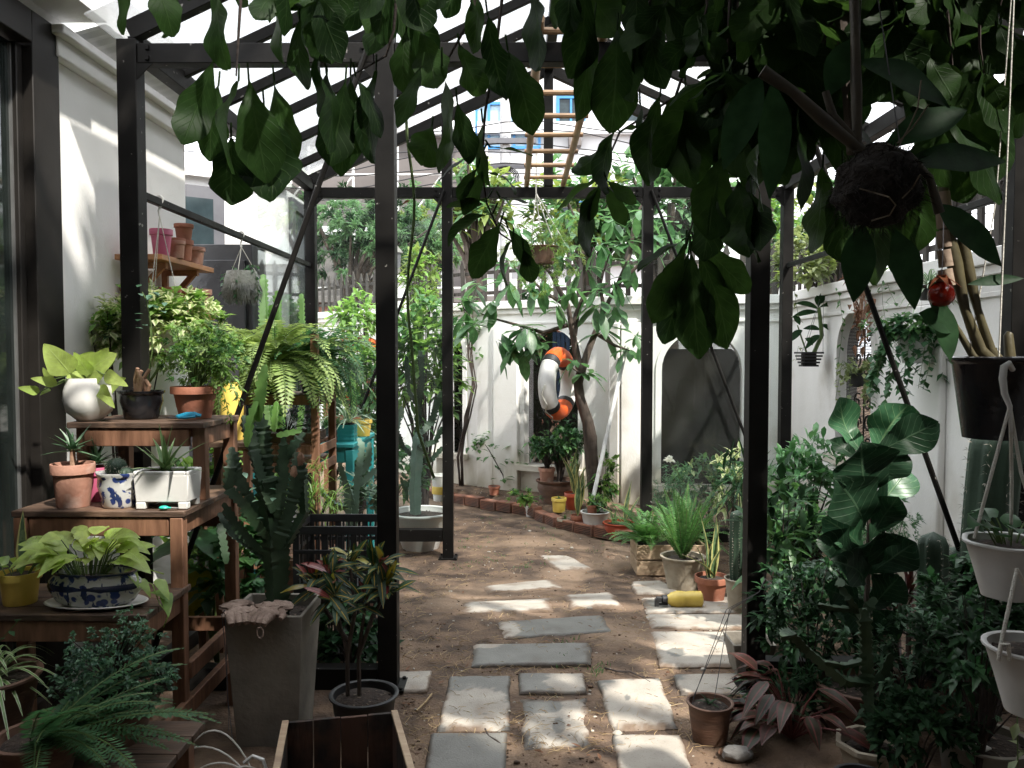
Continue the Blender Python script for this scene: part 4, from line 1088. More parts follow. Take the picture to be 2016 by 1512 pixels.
# --- top tier
o = pl('potted_pothos', 'white round pot of yellow green pothos at the left of the top shelf', 176, 828, ZT1, g1)
pot(o, .165, .045, .078, 'white', 'bulb')
mb = MB(); sm = MB()
for bx, by, tx, ty, W_ in ((138, 736, 92, 672, .8), (166, 742, 226, 690, .75), (170, 736, 130, 792, .8), (152, 735, 180, 688, .7), (176, 738, 150, 690, .6), (112, 756, 62, 744, .45), (78, 772, 36, 762, .5), (102, 748, 82, 724, .55), (206, 738, 250, 756, .5), (206, 768, 246, 742, .6), (190, 730, 212, 682, .7), (195, 760, 222, 800, .5), (98, 765, 82, 778, .6)):
    Y_ = 3.1 + U(-.05, .06); e = at(bx, by, Y_) - o.location; t_ = at(tx, ty, Y_ - .03) - o.location; dv = t_ - e; L = dv.length * 1.05
    leaf(mb, e, dv + Z * L * .08, L, L * W_, 'heart', .08, .16, 10, wave=.012, curl=.05, face=.85)
    sm.tube([(U(-.03, .03), U(-.03, .03), .14), (e.x * .5, e.y * .6, max(e.z, .14) + .02), e], [.0028, .0025, .002], 5)
obj('foliage', mb, LM['pothos'], o); obj('stem', sm, M['gstem'], o)
o = pl('potted_bonsai_rose', 'black glazed footed bowl with cut tan stems and one tall thin rose shoot', 279, 824, ZT1, g1)
pot(o, .112, .06, .082, 'blackg', 'bowl', fn=lambda t, i, r, z: 1 + (.035 * math.cos(6 * t) if i in (4, 5, 6) else 0))
mb = MB()
for k in range(7):
    a = U(0, 6.28); b = V((.02 * math.cos(a), .02 * math.sin(a), .095)); h = U(.05, .12)
    mb.tube([b, b + V((U(-.014, .014), U(-.01, .01), h * .6)), b + V((U(-.02, .02), U(-.01, .01), h))], [.009, .008, .0075], 7)
obj('cut_stems', mb, M['tan'], o)
def Lp(px, py, Y): return at(px, py, Y) - o.location
mb = MB(); s2 = [Lp(288, 760, 3.28), Lp(300, 690, 3.28), Lp(298, 640, 3.27), Lp(288, 590, 3.26), Lp(280, 575, 3.26)]
mb.tube(s2, [.0035, .003, .0025, .002, .0015], 5); mb.tube([Lp(290, 757, 3.28), Lp(318, 718, 3.28), Lp(312, 700, 3.28)], [.006, .005, .002], 6)
mb.tube([Lp(300, 690, 3.28), Lp(295, 640, 3.3), Lp(292, 605, 3.3)], [.002, .002, .001], 5)
obj('stem', mb, M['gstem'], o)
mb = MB()
for px, py in ((270, 565), (275, 578), (293, 590), (312, 585), (300, 600), (282, 618), (270, 632), (268, 645), (282, 640), (320, 612), (326, 595), (310, 608), (303, 575), (295, 580)):
    leaf(mb, Lp(px, py, 3.27), V((U(-1, 1), -.4, U(-.5, .5))), .034, .024, 'ov', .1, .2, 3)
obj('foliage', mb, LM['rose'], o)
o = pl('potted_feathery_shrub', 'orange terracotta pot of feathery light green shrub on the right of the top shelf', 385, 823, ZT1, g1)
pot(o, .128, .06, .094, 'terra')
shrub(o, (.02, .02, .25), (.19, .13, .16), 230, 15, .022, .010, lm=['lite', 'fernl', 'mid'], n=0, base=(0, 0, .11), sm='gstem', sr=.005, nst=26, shell=.35)
vp = []
for px, py in ((450, 740), (470, 790), (455, 830), (432, 800), (480, 770)):
    e = at(px, py, 3.2) - o.location; vp.append([(.03, 0, .2), (e.x * .6, e.y * .6, .22), e])
vine(o, vp, .026, .011, 'lite', gap=.006, n=0, fname='trailing_shoots')
o = T('garden_clippers', 'bright blue plastic handled clippers on the top shelf edge', 'clippers', on(372, 826, ZT1 + .002))
mb = MB(); mb.tube([(-.045, 0, .012), (-.01, .004, .018), (.02, .002, .02), (.045, .006, .014)], [.007, .011, .011, .006], 8); mb.tube([(-.045, -.005, .012), (-.03, -.022, .010), (.0, -.02, .01), (.03, -.012, .012)], [.006, .007, .007, .006], 8); obj('handle', mb, M['blue'], o)
mb = MB(); mb.box((-.055, -.01, .008), (.04, .02, .006)); obj('blade', mb, M['blackp'], o, bev=.002)
# --- middle tier
o = pl('potted_aloe', 'pale pink terracotta pot with a spiky aloe at the left of the middle shelf', 145, 996, ZT2, g1)
pot(o, .158, .055, .075, 'terrap'); mb = MB(); rosette(mb, (0, 0, .2), 13, .105, .024, 0, 65, 'spike', .12, .5, 5); obj('foliage', mb, LM['aloe'], o)
mb = MB(); mb.tube([(0, 0, .13), (0, 0, .21)], [.012, .009], 7); obj('stem', mb, M['tan'], o)
o = pl('potted_aloe', 'small pink plastic pot with an aloe squeezed behind the blue painted bowl', 192, 985, ZT2, g1)
pot(o, .13, .04, .055, 'pink'); mb = MB(); rosette(mb, (0, 0, .14), 15, .105, .022, 5, 75, 'spike', .1, .5, 5); obj('foliage', mb, LM['aloe'], o)
o = pl('potted_cactus', 'white ceramic bowl painted with blue flowers holding a ball cactus', 238, 996, ZT2, g1)
pot(o, .128, .058, .078, 'ceram', 'bowl', fn=lambda t, i, r, z: 1 + (.05 * math.cos(6 * t) if i in (6, 7, 8) else 0), dosoil=True)
mb = MB(); sb = MB()
for c, r in (((-.02, .01, .14), .036), ((.03, -.015, .118), .027), ((.05, .01, .115), .02)):
    mb.lathe([(r * math.sin(PI * i / 10) + .0005, c[2] - r * math.cos(PI * i / 10)) for i in range(11)], (c[0], c[1], 0), 36, fn=lambda t, i, q, z: 1 + .06 * math.cos(12 * t))
    for k in range(150):
        d = rdir(-.3, 1); chip(sb, V(c) + d * r, d + rdir(-1, 1) * .5, r * .25, .0015)
q = obj('cactus_body', mb, M['cactus'], o); obj('spines', sb, M['spine'], q)
o = pl('potted_aloe', 'white rectangular footed planter with long striped aloe leaves', 332, 997, ZT2, g1)
mb = MB(); mb.box((0, 0, .075), (.2, .125, .1))
mb.v = [(x * (.94 if z < .05 else 1), y * (.94 if z < .05 else 1), z) for x, y, z in mb.v]
for sx in (-1, 1):
    for sy in (-1, 1): mb.box((sx * .076, sy * .045, .013), (.035, .03, .026))
for sx in (-1, 1): mb.box((sx * .094, 0, .13), (.012, .125, .016))
for sy in (-1, 1): mb.box((0, sy * .0565, .13), (.176, .012, .016))
obj('pot', mb, M['white'], o, bev=.004); soil(o, 0, .124, sq=(.172, .1))
mb = MB(); rosette(mb, (-.01, 0, .125), 14, .17, .026, 15, 82, 'spike', .18, .45, 6, lv=.3); rosette(mb, (.065, -.01, .125), 6, .05, .01, 30, 80); obj('foliage', mb, LM['aloel'], o)
o = T('plastic_clip', 'small green plastic clip with a silver spring lying before the white planter', 'clip', on(331, 1004, ZT2 + .001))
mb = MB(); mb.ball((-.015, 0, .008), .013, 10, sx=1.4, sz=.6); mb.tube([(-.02, 0, .008), (.02, 0, .007)], [.005, .003], 6); obj('clip_grip', mb, M['green'], o)
mb = MB(); mb.tube([(.012, -.004, .008), (.034, .004, .006)], [.004, .003], 6); obj('clip_spring', mb, M['grey'], o)
# --- bottom tier
o = pl('potted_snake_plant', 'yellow plastic pot with one snake plant leaf and trailing pothos at the left edge', 40, 1186, ZT3, g1)
pot(o, .106, .05, .067, 'yellow', 'band')
mb = MB()
for az, el, L in ((100, 84, .22), (20, 70, .14)): leaf(mb, (U(-.01, .01), 0, .09), adir(az, el), L, .036, 'lan', 0, .3, 8, wave=.06)
obj('foliage', mb, LM['sans'], o)
pothos(o, (0, -.01, .095), 9, .075, 'poth2', .1, .05, .07)
o = T('oval_plate', 'white oval plate with a grey rim under the long blue painted bowl', 'plate', on(190, 1191, ZT3))
mb = MB(); mb.lathe([(.001, .0), (.12, .0), (.165, .012), (.17, .014), (.165, .017), (.12, .006), (.001, .006)], n=40, sy=.52); obj('plate', mb, M['white'], o)
o = pl('potted_pothos', 'long blue and white ceramic bowl full of yellow green pothos on the lowest shelf', 188, 1188, ZT3 + .008, g1)
mb = MB(); mb.lathe([(.001, 0), (.105, 0), (.125, .012), (.15, .05), (.148, .08), (.128, .10), (.135, .108), (.122, .108), (.12, .09), (.10, .05)], n=44, sy=.5, fn=lambda t, i, r, z: 1 + .03 * math.cos(4 * t)); obj('pot', mb, M['ceram'], o)
mb = MB(); mb.lathe([(.151, .056), (.155, .066), (.151, .076)], n=44, sy=.5); mb.lathe([(.136, .104), (.138, .111), (.124, .112)], n=44, sy=.5); obj('rim_band', mb, M['navy'], o)
mb = MB(); mb.lathe([(.12, .085), (.06, .093), (.001, .095)], n=24, sy=.5); obj('soil', mb, M['pots'], o)
pothos(o, (-.02, 0, .09), 46, .092, 'pothos', .17, .075, .105)
vp = [[(.1, 0, .1), at(300, 1150, 2.68) - o.location, at(315, 1190, 2.62) - o.location, at(332, 1210, 2.62) - o.location, at(322, 1235, 2.62) - o.location], [(.09, 0, .1), at(290, 1120, 2.7) - o.location, at(322, 1130, 2.66) - o.location]]
mb = MB()
for v in vp: mb.tube(v, .002, 5)
for px, py in ((270, 1140), (310, 1140), (325, 1165), (300, 1165), (250, 1120)): leaf(mb, at(px, py, 2.66) - o.location, V((U(.2, 1), -.3, U(-.5, .1))), .075, .045, 'heart', .3, .2, 6)
obj('trailing_shoots', mb, LM['poth2'], o)
# --- low left corner
o = T('potted_spider_plant', 'old terracotta pot of striped spider plant at the left edge under the stand', 'potted plant', (-1.60, 2.42, .325))
pot(o, .2, .09, .13, 'terrad', 'lip'); mb = MB(); rosette(mb, (0, 0, .17), 46, .26, .017, 20, 85, 'strap', .75, .3, 9, lv=.35); obj('foliage', mb, LM['spid'], o)
o = T('shell_ornament', 'small cream shell lying on the soil of the spider plant pot', 'shell', (-1.575, 2.35, .512))
mb = MB(); mb.ball((0, 0, 0), .016, 10, sz=.6, lump=.3); obj('shell', mb, M['white'], o)
o = T('potted_herb_bush', 'dense round bush of tiny blue green leaves in a clay pot below the stand', 'potted plant', (-1.235, 2.42, .325))
pot(o, .13, .09, .13, 'terrad', 'lip')
shrub(o, (0, 0, .19), (.185, .13, .15), 330, 15, .015, .008, lm=['herb', 'herb', 'rose'], n=0, base=(0, 0, .11), nst=40, shell=.55, sr=.003, wob=.45)
shrub(o, (.07, .02, .31), (.09, .07, .10), 46, 10, .016, .008, lm='herb', n=0, base=(0, 0, .12), nst=14, shell=.2, sr=.003, fname='foliage')
o = T('potted_fern', 'dark green sword fern with arching fronds in the bottom left corner', 'potted fern', (-1.33, 2.20, .325))
pot(o, .12, .08, .11, 'terrad', 'lip')
fern(o, (0, 0, .10), 34, .44, (8, 46), (-70, 95), .038, 'fernd', 42, 34)
lb = T('low_bench', 'low weathered wooden bench under the plant pots in the bottom left corner', 'bench', (-1.5, 2.33, 0))
mb = MB()
for k in range(4): mb.box((0, -.165 + k * .11, .312), (1.0, .104, .024))
obj('seat', mb, M['woodh'], lb, bev=.003)
for x in (-.45, .45):
    for y in (-.17, .17):
        mb = MB(); mb.box((x, y, .145), (.045, .045, .308)); obj('leg', mb, M['wood'], lb, bev=.002)
o = T('small_leaf_creeper', 'thin creeper with clover like leaves climbing up the left stand apron', 'creeper', (-1.62, 2.53, .33))
vine(o, [[(0, 0, 0), (.02, -.02, .12), (-.01, -.03, .26), (.05, -.02, .33)], [(.0, 0, .0), (.12, -.03, .1), (.16, -.02, .16)]], .026, .024, 'ivy', 'ov', .03, dn=.1)
o = T('timber_offcut', 'rough orange timber offcut lying on the soil by the stand leg', 'wood block', on(362, 1470, .03))
mb = MB(); mb.box((0, 0, .02), (.065, .26, .05), Matrix.Rotation(.35, 3, 'Z')); obj('offcut', mb, M['wood'], o, bev=.006)
o = T('hanger_cords', 'tangle of white cord pot hangers with a plastic hook on the bottom edge', 'pot hanger', (-.98, 2.62, .14))
mb = MB()
for a, b, h in (((-.22, -.02), (.14, -.05), .16), ((-.17, .03), (.12, .0), .19), ((-.13, -.1), (.17, -.06), .13), ((-.02, -.1), (.2, -.03), .11)):
    mb.tube([V((a[0] + (b[0] - a[0]) * t, a[1] + (b[1] - a[1]) * t, -.08 + h * math.sin(PI * t) ** .7)) for t in [k / 14 for k in range(15)]], .0028, 6)
obj('cord', mb, M['rope'], o)
mb = MB(); mb.tube([(.09, -.04, .03), (.12, -.045, .055), (.155, -.05, .045), (.165, -.05, .01)], .006, 8); obj('hook', mb, M['white'], o)
# wooden box
A, B_, C_, D_ = on(562, 1422, .25), on(776, 1402, .25), on(822, 1560, .25), on(530, 1590, .25)
o = T('wooden_box', 'stained open wooden box with dark peeling boards at the bottom edge', 'box', ((A.x + C_.x) / 2, (A.y + C_.y) / 2, 0))
oo = o.location
def side(p, q, name, m='dirtyw'):
    mb = MB(); p = V((p.x, p.y, 0)) - V((oo.x, oo.y, 0)); q = V((q.x, q.y, 0)) - V((oo.x, oo.y, 0)); n = 4; d = q - p
    for k in range(n): mb.beam(p + d * (k / n + .004) + Z * .13, p + d * ((k + 1) / n - .004) + Z * .13, .014, .24 + U(-.003, .003))
    obj(name, mb, M[m], o, bev=.002)
side(A, B_, 'back_board'); side(B_, C_, 'side_board'); side(A, D_, 'side_board'); side(D_, C_, 'front_board')
mb = MB(); mb.beam(B_ - oo + Z * .002, C_ - oo + Z * .002, .022, .012); mb.beam(A - oo + Z * .002, D_ - oo + Z * .002, .022, .012); obj('rim', mb, M['pale'], o, bev=.002)
mb = MB(); e = (A + B_ + C_ + D_) / 4 - oo; mb.box((e.x, e.y, .018), (.34, .3, .02), Matrix.Rotation(.0, 3, 'Z')); obj('bottom', mb, M['dirtyw'], o)
# concrete planter with euphorbia
pc = V((-.955, 3.14, 0))
o = T('potted_euphorbia', 'tall tapered dark concrete planter holding a big dark branching euphorbia', 'potted plant', pc)
mb = MB(); H = .515; tb, tt = .115, .148
def ring(s, z): return [V((-s, -s, z)), V((s, -s, z)), V((s, s, z)), V((-s, s, z))]
vs = ring(tb, 0) + ring(tt, H) + ring(tt - .014, H) + ring(tt - .02, H - .08)
fs = [(3, 2, 1, 0)]
for k in range(3):
    for i in range(4): fs.append((k * 4 + i, k * 4 + (i + 1) % 4, k * 4 + 4 + (i + 1) % 4, k * 4 + 4 + i))
mb.add(vs, fs); obj('pot', mb, M['concrete'], o, bev=.004)
soil(o, 0, H - .05, sq=(.25, .25))
def e3(px, py, Y): return at(px, py, Y) - pc
trunk = MB()
euph(trunk, [e3(548, 1235, 3.15), e3(545, 1130, 3.15), e3(540, 1050, 3.14), e3(525, 940, 3.12)], .056, 4, tip=False, core=.55, amp=.2)
for pp, r in (([(540, 1060), (505, 1000), (465, 930), (455, 880)], .034), ([(535, 1010), (508, 930), (490, 860), (478, 818)], .034), ([(545, 1080), (572, 1000), (588, 930), (584, 890)], .036), ([(545, 1100), (600, 1010), (592, 900)], .03),
              ([(535, 1010), (525, 900), (514, 815)], .036), ([(545, 930), (580, 880), (600, 852)], .030), ([(520, 1090), (470, 1040), (440, 990)], .026), ([(530, 1060), (480, 990), (452, 965), (455, 905)], .03), ([(550, 1120), (500, 1080), (455, 1050), (430, 1010)], .026), ([(545, 1020), (560, 940), (560, 860)], .03),
              ([(445, 1110), (438, 1060), (432, 1030)], .022)):
    Y = 3.12 + U(-.09, .07)
    euph(trunk, [e3(a, b, Y + i * .012) for i, (a, b) in enumerate(pp)], r * 1.0, 3, tw=U(-2, 2), rot=U(0, 2), step=.022)
obj('stem', trunk, M['euph'], o, ang=30)
lt_ = MB()
euph(lt_, [e3(510, 830, 3.09), e3(514, 790, 3.09), e3(524, 718, 3.09)], .03, 3, rot=.3); euph(lt_, [e3(486, 880, 3.07), e3(492, 835, 3.07), e3(508, 790, 3.08)], .024, 3); euph(lt_, [e3(540, 850, 3.1), e3(545, 790, 3.1)], .018, 3)
euph(lt_, [e3(545, 858, 3.06), e3(595, 848, 3.06)], .016, 3)
obj('young_stem', lt_, M['euphl'], o, ang=30)
cm = MB()
for px, py in ((578, 930), (592, 905)):
    cm.ball(e3(px, py, 3.05), .018, 8, sx=.8, sy=.5, sz=1.3, lump=.6)
obj('cut_end', cm, M['tan'], o, ang=20)
lv = MB()
for px, py in ((505, 960), (510, 985), (540, 980), (545, 965), (520, 1020), (480, 930), (575, 870)):
    leaf(lv, e3(px, py, 3.02), V((U(-1, 1), -.5, U(-.6, .6))), .03, .024, 'ov', .1, .2, 3)
obj('foliage', lv, LM['rose'], o)
gl = T('work_gloves', 'pair of dirty beige gloves draped over the rim of the concrete planter', 'gloves', V((-.985, 2.985, H + .012)))
for sx, rot_ in ((-.055, .5), (.05, -.35)):
    mb = MB(); ca, sa = math.cos(rot_), math.sin(rot_)
    def G(x, y, z): return (sx + x * ca - y * sa, x * sa + y * ca, z)
    mb.ball(G(0, .0, .004), .058, 18, sx=1.1, sy=.85, sz=.34, lump=.5); mb.ball(G(.01, .065, .012), .046, 16, sx=1.1, sy=.8, sz=.4, lump=.5); mb.ball(G(-.02, .035, .018), .035, 14, sx=1.4, sy=.7, sz=.4, lump=.5)
    for k in range(4):
        x = -.036 + k * .023; mb.tube([G(x, -.02, .004), G(x * 1.05, -.05, .0), G(x * 1.08, -.066, -.012), G(x * 1.05, -.06, -.022)], [.018, .017, .013, .006], 9)
    mb.tube([G(.045, .02, .004), G(.066, .002, 0), G(.07, -.018, -.006)], [.017, .014, .008], 9)
    obj('glove', mb, M['glove'], gl)
mb = MB(); mb.tube([V((.045 + .012 * math.cos(t * .7), -.075, -.045 + .02 * math.sin(t * .7))) for t in range(10)], .003, 5); obj('cuff_loop', mb, M['glove'], gl)
o = T('hanging_wire', 'thin bare wire hanging down the front of the concrete planter', 'wire', V((-1.085, 2.96, .52)))
mb = MB(); mb.tube([(0, 0, .03), (-.012, 0, .01), (.0, -.005, -.1), (.006, -.0, -.3), (.03, -.02, -.46)], .0016, 5); mb.tube([(0, 0, .03), (.006, -.006, -.12), (.012, -.01, -.42)], .0012, 5); obj('wire_strand', mb, M['greyframe'], o)
# croton
o = T('potted_croton', 'two stemmed croton with yellow veined and red leaves in a black pot', 'potted plant', V((-.605, 3.13, 0)))
pot(o, .17, .1, .128, 'blackp', 'lip')
mb = MB()
def q3(px, py, Y=3.13): return at(px, py, Y) - o.location
tr = [[q3(685, 1375), q3(684, 1290), q3(668, 1220), q3(650, 1150)], [q3(708, 1375), q3(706, 1290), q3(718, 1200), q3(745, 1120)], [q3(684, 1290), q3(700, 1200), q3(690, 1120)], [q3(706, 1290), q3(735, 1210), q3(760, 1170)], [q3(684, 1260), q3(640, 1200), q3(630, 1150)]]
for t in tr: mb.tube(t, [.009, .0085, .006, .004][:len(t)], 7)
obj('stem', mb, M['bark'], o)
mb = MB()
for px, py, nn_, Y in ((650, 1130, 20, 3.12), (745, 1120, 30, 3.1), (690, 1110, 18, 3.2), (765, 1160, 18, 3.08), (625, 1150, 16, 3.15), (720, 1180, 14, 3.08), (660, 1180, 14, 3.05)):
    c = q3(px, py, Y)
    for k in range(nn_):
        leaf(mb, c + V((U(-.02, .02), U(-.02, .02), U(-.03, .03))), adir(U(0, 360), U(-35, 80)), U(.09, .17), U(.024, .036), 'ell', .22, .3, 6, wave=.05, face=.3, m=rnd.choice([0, 0, 0, 0, 0, 0, 0, 1, 0, 2]))
obj('foliage', mb, [LM['crot'], LM['croty'], LM['crotr']], o)
# ================================================================== LEFT GREENHOUSE INTERIOR
SH = V((-1.99, 4.33, 1.985))
for lab, dz in (('upper pine wall shelf on a diagonal bracket, seen from below', 0), ('lower pine wall shelf half hidden by variegated leaves', -.27)):
    o = T('wall_shelf', lab, 'shelf', SH + Z * dz, 'pine shelves on the house wall')
    mb = MB(); mb.box((.125, 0, -.016), (.235, .68, .028)); obj('shelf_board', mb, M['shelfw'], o, bev=.003)
    for y in (-.2, .2):
        mb = MB(); mb.box((.022, y, -.13), (.03, .03, .2)); mb.beam((.035, y, -.21), (.19, y, -.04), .024, .03); mb.box((.12, y, -.045), (.17, .028, .028)); obj('bracket', mb, M['shelfw'], o, bev=.002)
def spot(name, lab, px, py, Y, h, rb, rt, m, zz, rim='band', grp='empty pots stored on the wall shelves', X=None, up=False):
    p = at(px, py, Y); p.z = zz
    o = T(name, lab, 'flower pot', p, grp); pot(o, h, rb, rt, m, rim, 24, dosoil=False); return o
zu = SH.z + .0; zl = SH.z - .27
spot('empty_pot', 'pink plastic pot with a red rim on the upper wall shelf', 318, 500, 4.08, .13, .038, .055, 'pink', zu)
spot('empty_pot', 'small pale whitewashed pot between pink pot and terracotta stack on the upper shelf', 348, 505, 4.2, .09, .034, .043, 'terrap', zu)
spot('empty_pot', 'bottom terracotta pot of the tall stack at the back of the upper shelf', 362, 505, 4.33, .11, .036, .05, 'terra', zu)
spot('empty_pot', 'topmost terracotta pot of the tall stack on the upper shelf', 362, 470, 4.33, .085, .036, .05, 'terra', zu + .11)
spot('empty_pot', 'terracotta pot stacked behind the whitewashed pot on the upper shelf', 346, 470, 4.26, .11, .036, .05, 'terra', zu + .085 - .085)
spot('empty_pot', 'tan terracotta pot with a yellowish rim at the far end of the upper shelf', 385, 515, 4.5, .095, .037, .052, 'terrap', zu)
spot('empty_pot', 'terracotta pot at the far end of the lower shelf', 397, 605, 4.52, .135, .04, .056, 'terrap', zl)
spot('empty_pot', 'terracotta pot with a light streak in the middle of the lower shelf', 368, 605, 4.36, .13, .04, .058, 'terra', zl)
spot('empty_pot', 'dark terracotta pot nearest the post on the lower shelf', 336, 605, 4.2, .12, .04, .055, 'terra', zl)
spot('empty_pot', 'terracotta pot peeping out left of the post on the lower shelf', 258, 605, 4.09, .12, .04, .05, 'terra', zl)
# hanging baskets on the side rail
def hook(o, top, w=.006):
    mb = MB(); mb.tube([V((top[0] + .018 * math.cos(a) - .0, top[1], top[2] + .018 * math.sin(a))) for a in [PI * 1.1 - k * .35 for k in range(10)]] + [V((top[0] - .004, top[1], top[2] - .05)), V((top[0], top[1], top[2] - .075))], w, 7)
    obj('hook', mb, M['white'], o)
hp = V((XL + .0, 3.84, 2.222)); c = at(325, 640, 3.86)
o = T('hanging_basket', 'white hanging basket of variegated foliage on long white cords inside the left side', 'hanging plant', (hp.x, hp.y, c.z))
hook(o, (0, 0, hp.z - c.z - .005))
mb = MB()
for k in range(3): mb.tube([(0, 0, hp.z - c.z - .08), (.10 * math.cos(k * 2.1 + .3), .10 * math.sin(k * 2.1 + .3), .0)], .0022, 5)
obj('cord', mb, M['rope'], o)
pot(o, .12, .07, .1, 'whitep', 'lip', z=-.13)
shrub(o, (.04, .0, .03), (.27, .17, .14), 150, 9, .055, .036, lm=['varieg', 'lite'], n=2, base=(0, 0, -.03), nst=16, sm='gstem', shell=.4)
hp = V((XL, 4.97, 2.222)); c = at(476, 560, 4.97)
o = T('hanging_basket', 'hanging pot wrapped in silvery moss with trailing green shoots on the rail', 'hanging plant', (hp.x, hp.y, c.z))
hook(o, (0, 0, hp.z - c.z - .005))
mb = MB()
for k in range(3): mb.tube([(0, 0, hp.z - c.z - .08), (.085 * math.cos(k * 2.1 + .6), .085 * math.sin(k * 2.1 + .6), .08)], .0022, 5)
obj('cord', mb, M['rope'], o)
pot(o, .17, .06, .09, 'moss', 'bulb', z=-.09)
mb = MB()
for i in range(900):
    d = rdir(-.8, .5); q = V((d.x * .1, d.y * .1, -.01 + d.z * .09)); chip(mb, q, V((d.x * .5, d.y * .5, -.8)), .05, .004)
obj('moss', mb, M['moss'], o)
vine(o, [[(.03, -.05, .07), (.09, -.05, .09), (.11, -.05, 0), (.11, -.04, -.1)], [(-.03, -.05, .07), (-.09, -.05, .06), (-.1, -.05, -.05)], [(0, -.08, .07), (0, -.1, .03), (0, -.1, -.12)], [(0, 0, .07), (.05, 0, .12), (.1, 0, .11)], [(0, 0, .07), (-.06, 0, .11)]], .028, .018, 'ivy', gap=.012, n=0)
# shrubs round the left front post
def tub(name, lab, p, h, rb, rt, m, grp=None, cat='potted plant', rim='band'):
    o = T(name, lab, cat, p, grp)
    if h: pot(o, h, rb, rt, m, rim, 24)
    return o
p = V((-1.88, 3.86, 0))
o = tub('potted_variegated_shrub', 'tall pale variegated shrub growing between the house wall and the left post', p, .34, .12, .17, 'terrad')
shrub(o, (.04, 0, 1.60), (.21, .17, .22), 140, 9, .055, .038, lm=['varieg', 'lite', 'varieg'], n=2, base=(0, 0, .3), nst=18, sr=.008, shell=.35)
mb = MB()
for k in range(16):
    q = at(228 + U(-14, 22), 640 + U(-22, 34), 3.7) - p; leaf(mb, q, rdir(-.3, .6), .045, .03, 'ov', .3, .3, 3)
obj('dark_shoots', mb, LM['dark'], o)
sp_ = at(428, 690, 3.72)
zs = 1.08
o = T('spray_bottle', 'yellow pump spray bottle with a black head standing among the ferns', 'spray bottle', (sp_.x, 3.9, zs))
mb = MB(); mb.lathe([(.001, 0), (.05, 0), (.054, .02), (.054, .2), (.04, .25), (.03, .27), (.03, .29)], n=24); obj('bottle', mb, M['yellow'], o)
mb = MB(); mb.lathe([(.034, .28), (.036, .34), (.03, .36), (.012, .365)], n=20, cap=True); mb.box((-.02, -.02, .37), (.09, .04, .04)); mb.tube([(0, 0, .37), (0, 0, .42)], .012, 8); mb.box((.0, 0, .425), (.06, .03, .016)); obj('pump_head', mb, M['blackp'], o, bev=.003)
o2 = T('stool', 'plain dark wooden stool carrying the yellow pump spray bottle', 'stool', (sp_.x, 3.9, -.0))
mb = MB(); mb.box((0, 0, zs - .012), (.28, .28, .024)); obj('seat', mb, M['woodh'], o2, bev=.003)
for sx in (-1, 1):
    for sy in (-1, 1):
        mb = MB(); mb.box((sx * .11, sy * .11, (zs - .024) / 2 - .01), (.035, .035, zs - .02)); obj('leg', mb, M['wood'], o2, bev=.002)
# fern rack
RK = V((-1.38, 4.62, -.04))
o = T('plant_rack', 'orange wooden plant rack carrying arching ferns inside the left side', 'plant rack', RK)
for x in (-.27, .27):
    for y in (-.2, .2):
        mb = MB(); mb.box((x, y, .82), (.04, .035, 1.64)); obj('leg', mb, M['wood'], o, bev=.002)
for z in (1.3, 1.03, .93, .4):
    mb = MB()
    for k in range(4): mb.box((0, -.15 + k * .1, z), (.5, .09, .02))
    mb.box((0, -.222, z - .02), (.5, .018, .05)); mb.box((.294, 0, z - .02), (.01, .36, .05)); obj('shelf_board', mb, M['wood'], o, bev=.002)
tr = T('gravel_tray', 'shallow wooden tray of gravel and grey succulents on the rack shelf', 'tray', RK + V((.06, -.02, 1.043)))
mb = MB(); mb.box((0, 0, .012), (.36, .26, .02)); mb.box((0, -.135, .025), (.38, .012, .05)); mb.box((0, .135, .025), (.38, .012, .05)); mb.box((.184, 0, .025), (.012, .26, .05)); mb.box((-.184, 0, .025), (.012, .26, .05)); obj('tray', mb, M['woodh'], tr)
mb = MB()
for k in range(160): mb.ball((U(-.17, .17), U(-.12, .12), .03), U(.006, .012), 6, sz=.7)
obj('gravel', mb, M['pebble'], tr)
shrub(tr, (.05, 0, .12), (.13, .09, .10), 60, 7, .024, .008, lm='rose', n=0, base=(0, 0, .03), nst=14, sr=.003)
for lab, x, y, lm, L, nf, el, az in (('pale yellow green fern with long fronds arching down in front of the rack', .02, -.14, 'fern', .56, 74, (0, 70), (170, 385)),
                               ('second light fern on the left of the rack with short upright fronds', -.2, -.05, 'fern', .4, 50, (10, 80), (90, 350)),
                               ('dark green plumed fern on the right end of the rack', .2, .02, 'fernd', .46, 60, (0, 75), (-130, 110))):
    f = T('potted_fern', lab, 'potted fern', RK + V((x, y, 1.312)), 'ferns on the wooden rack')
    pot(f, .13, .06, .085, 'blackp', 'lip', 20); fern(f, (0, 0, .15), nf, L, el, az, .07, lm, 100, 28)
f = T('potted_euphorbia', 'upright green euphorbia columns standing behind the fern rack', 'potted plant', (-1.52, 5.25, gz0(0, 5.25)))
pot(f, .3, .12, .16, 'terrad'); mb = MB()
for px, py0, py1, r in ((525, 780, 540, .042), (552, 700, 572, .035), (600, 760, 578, .028), (540, 760, 600, .03)): euph(mb, [V((0, 0, .28)), at(px, py0, 5.25) - f.location, at(px - 6, py1, 5.25) - f.location], r, 3)
obj('stem', mb, M['euphl'], f, ang=30)
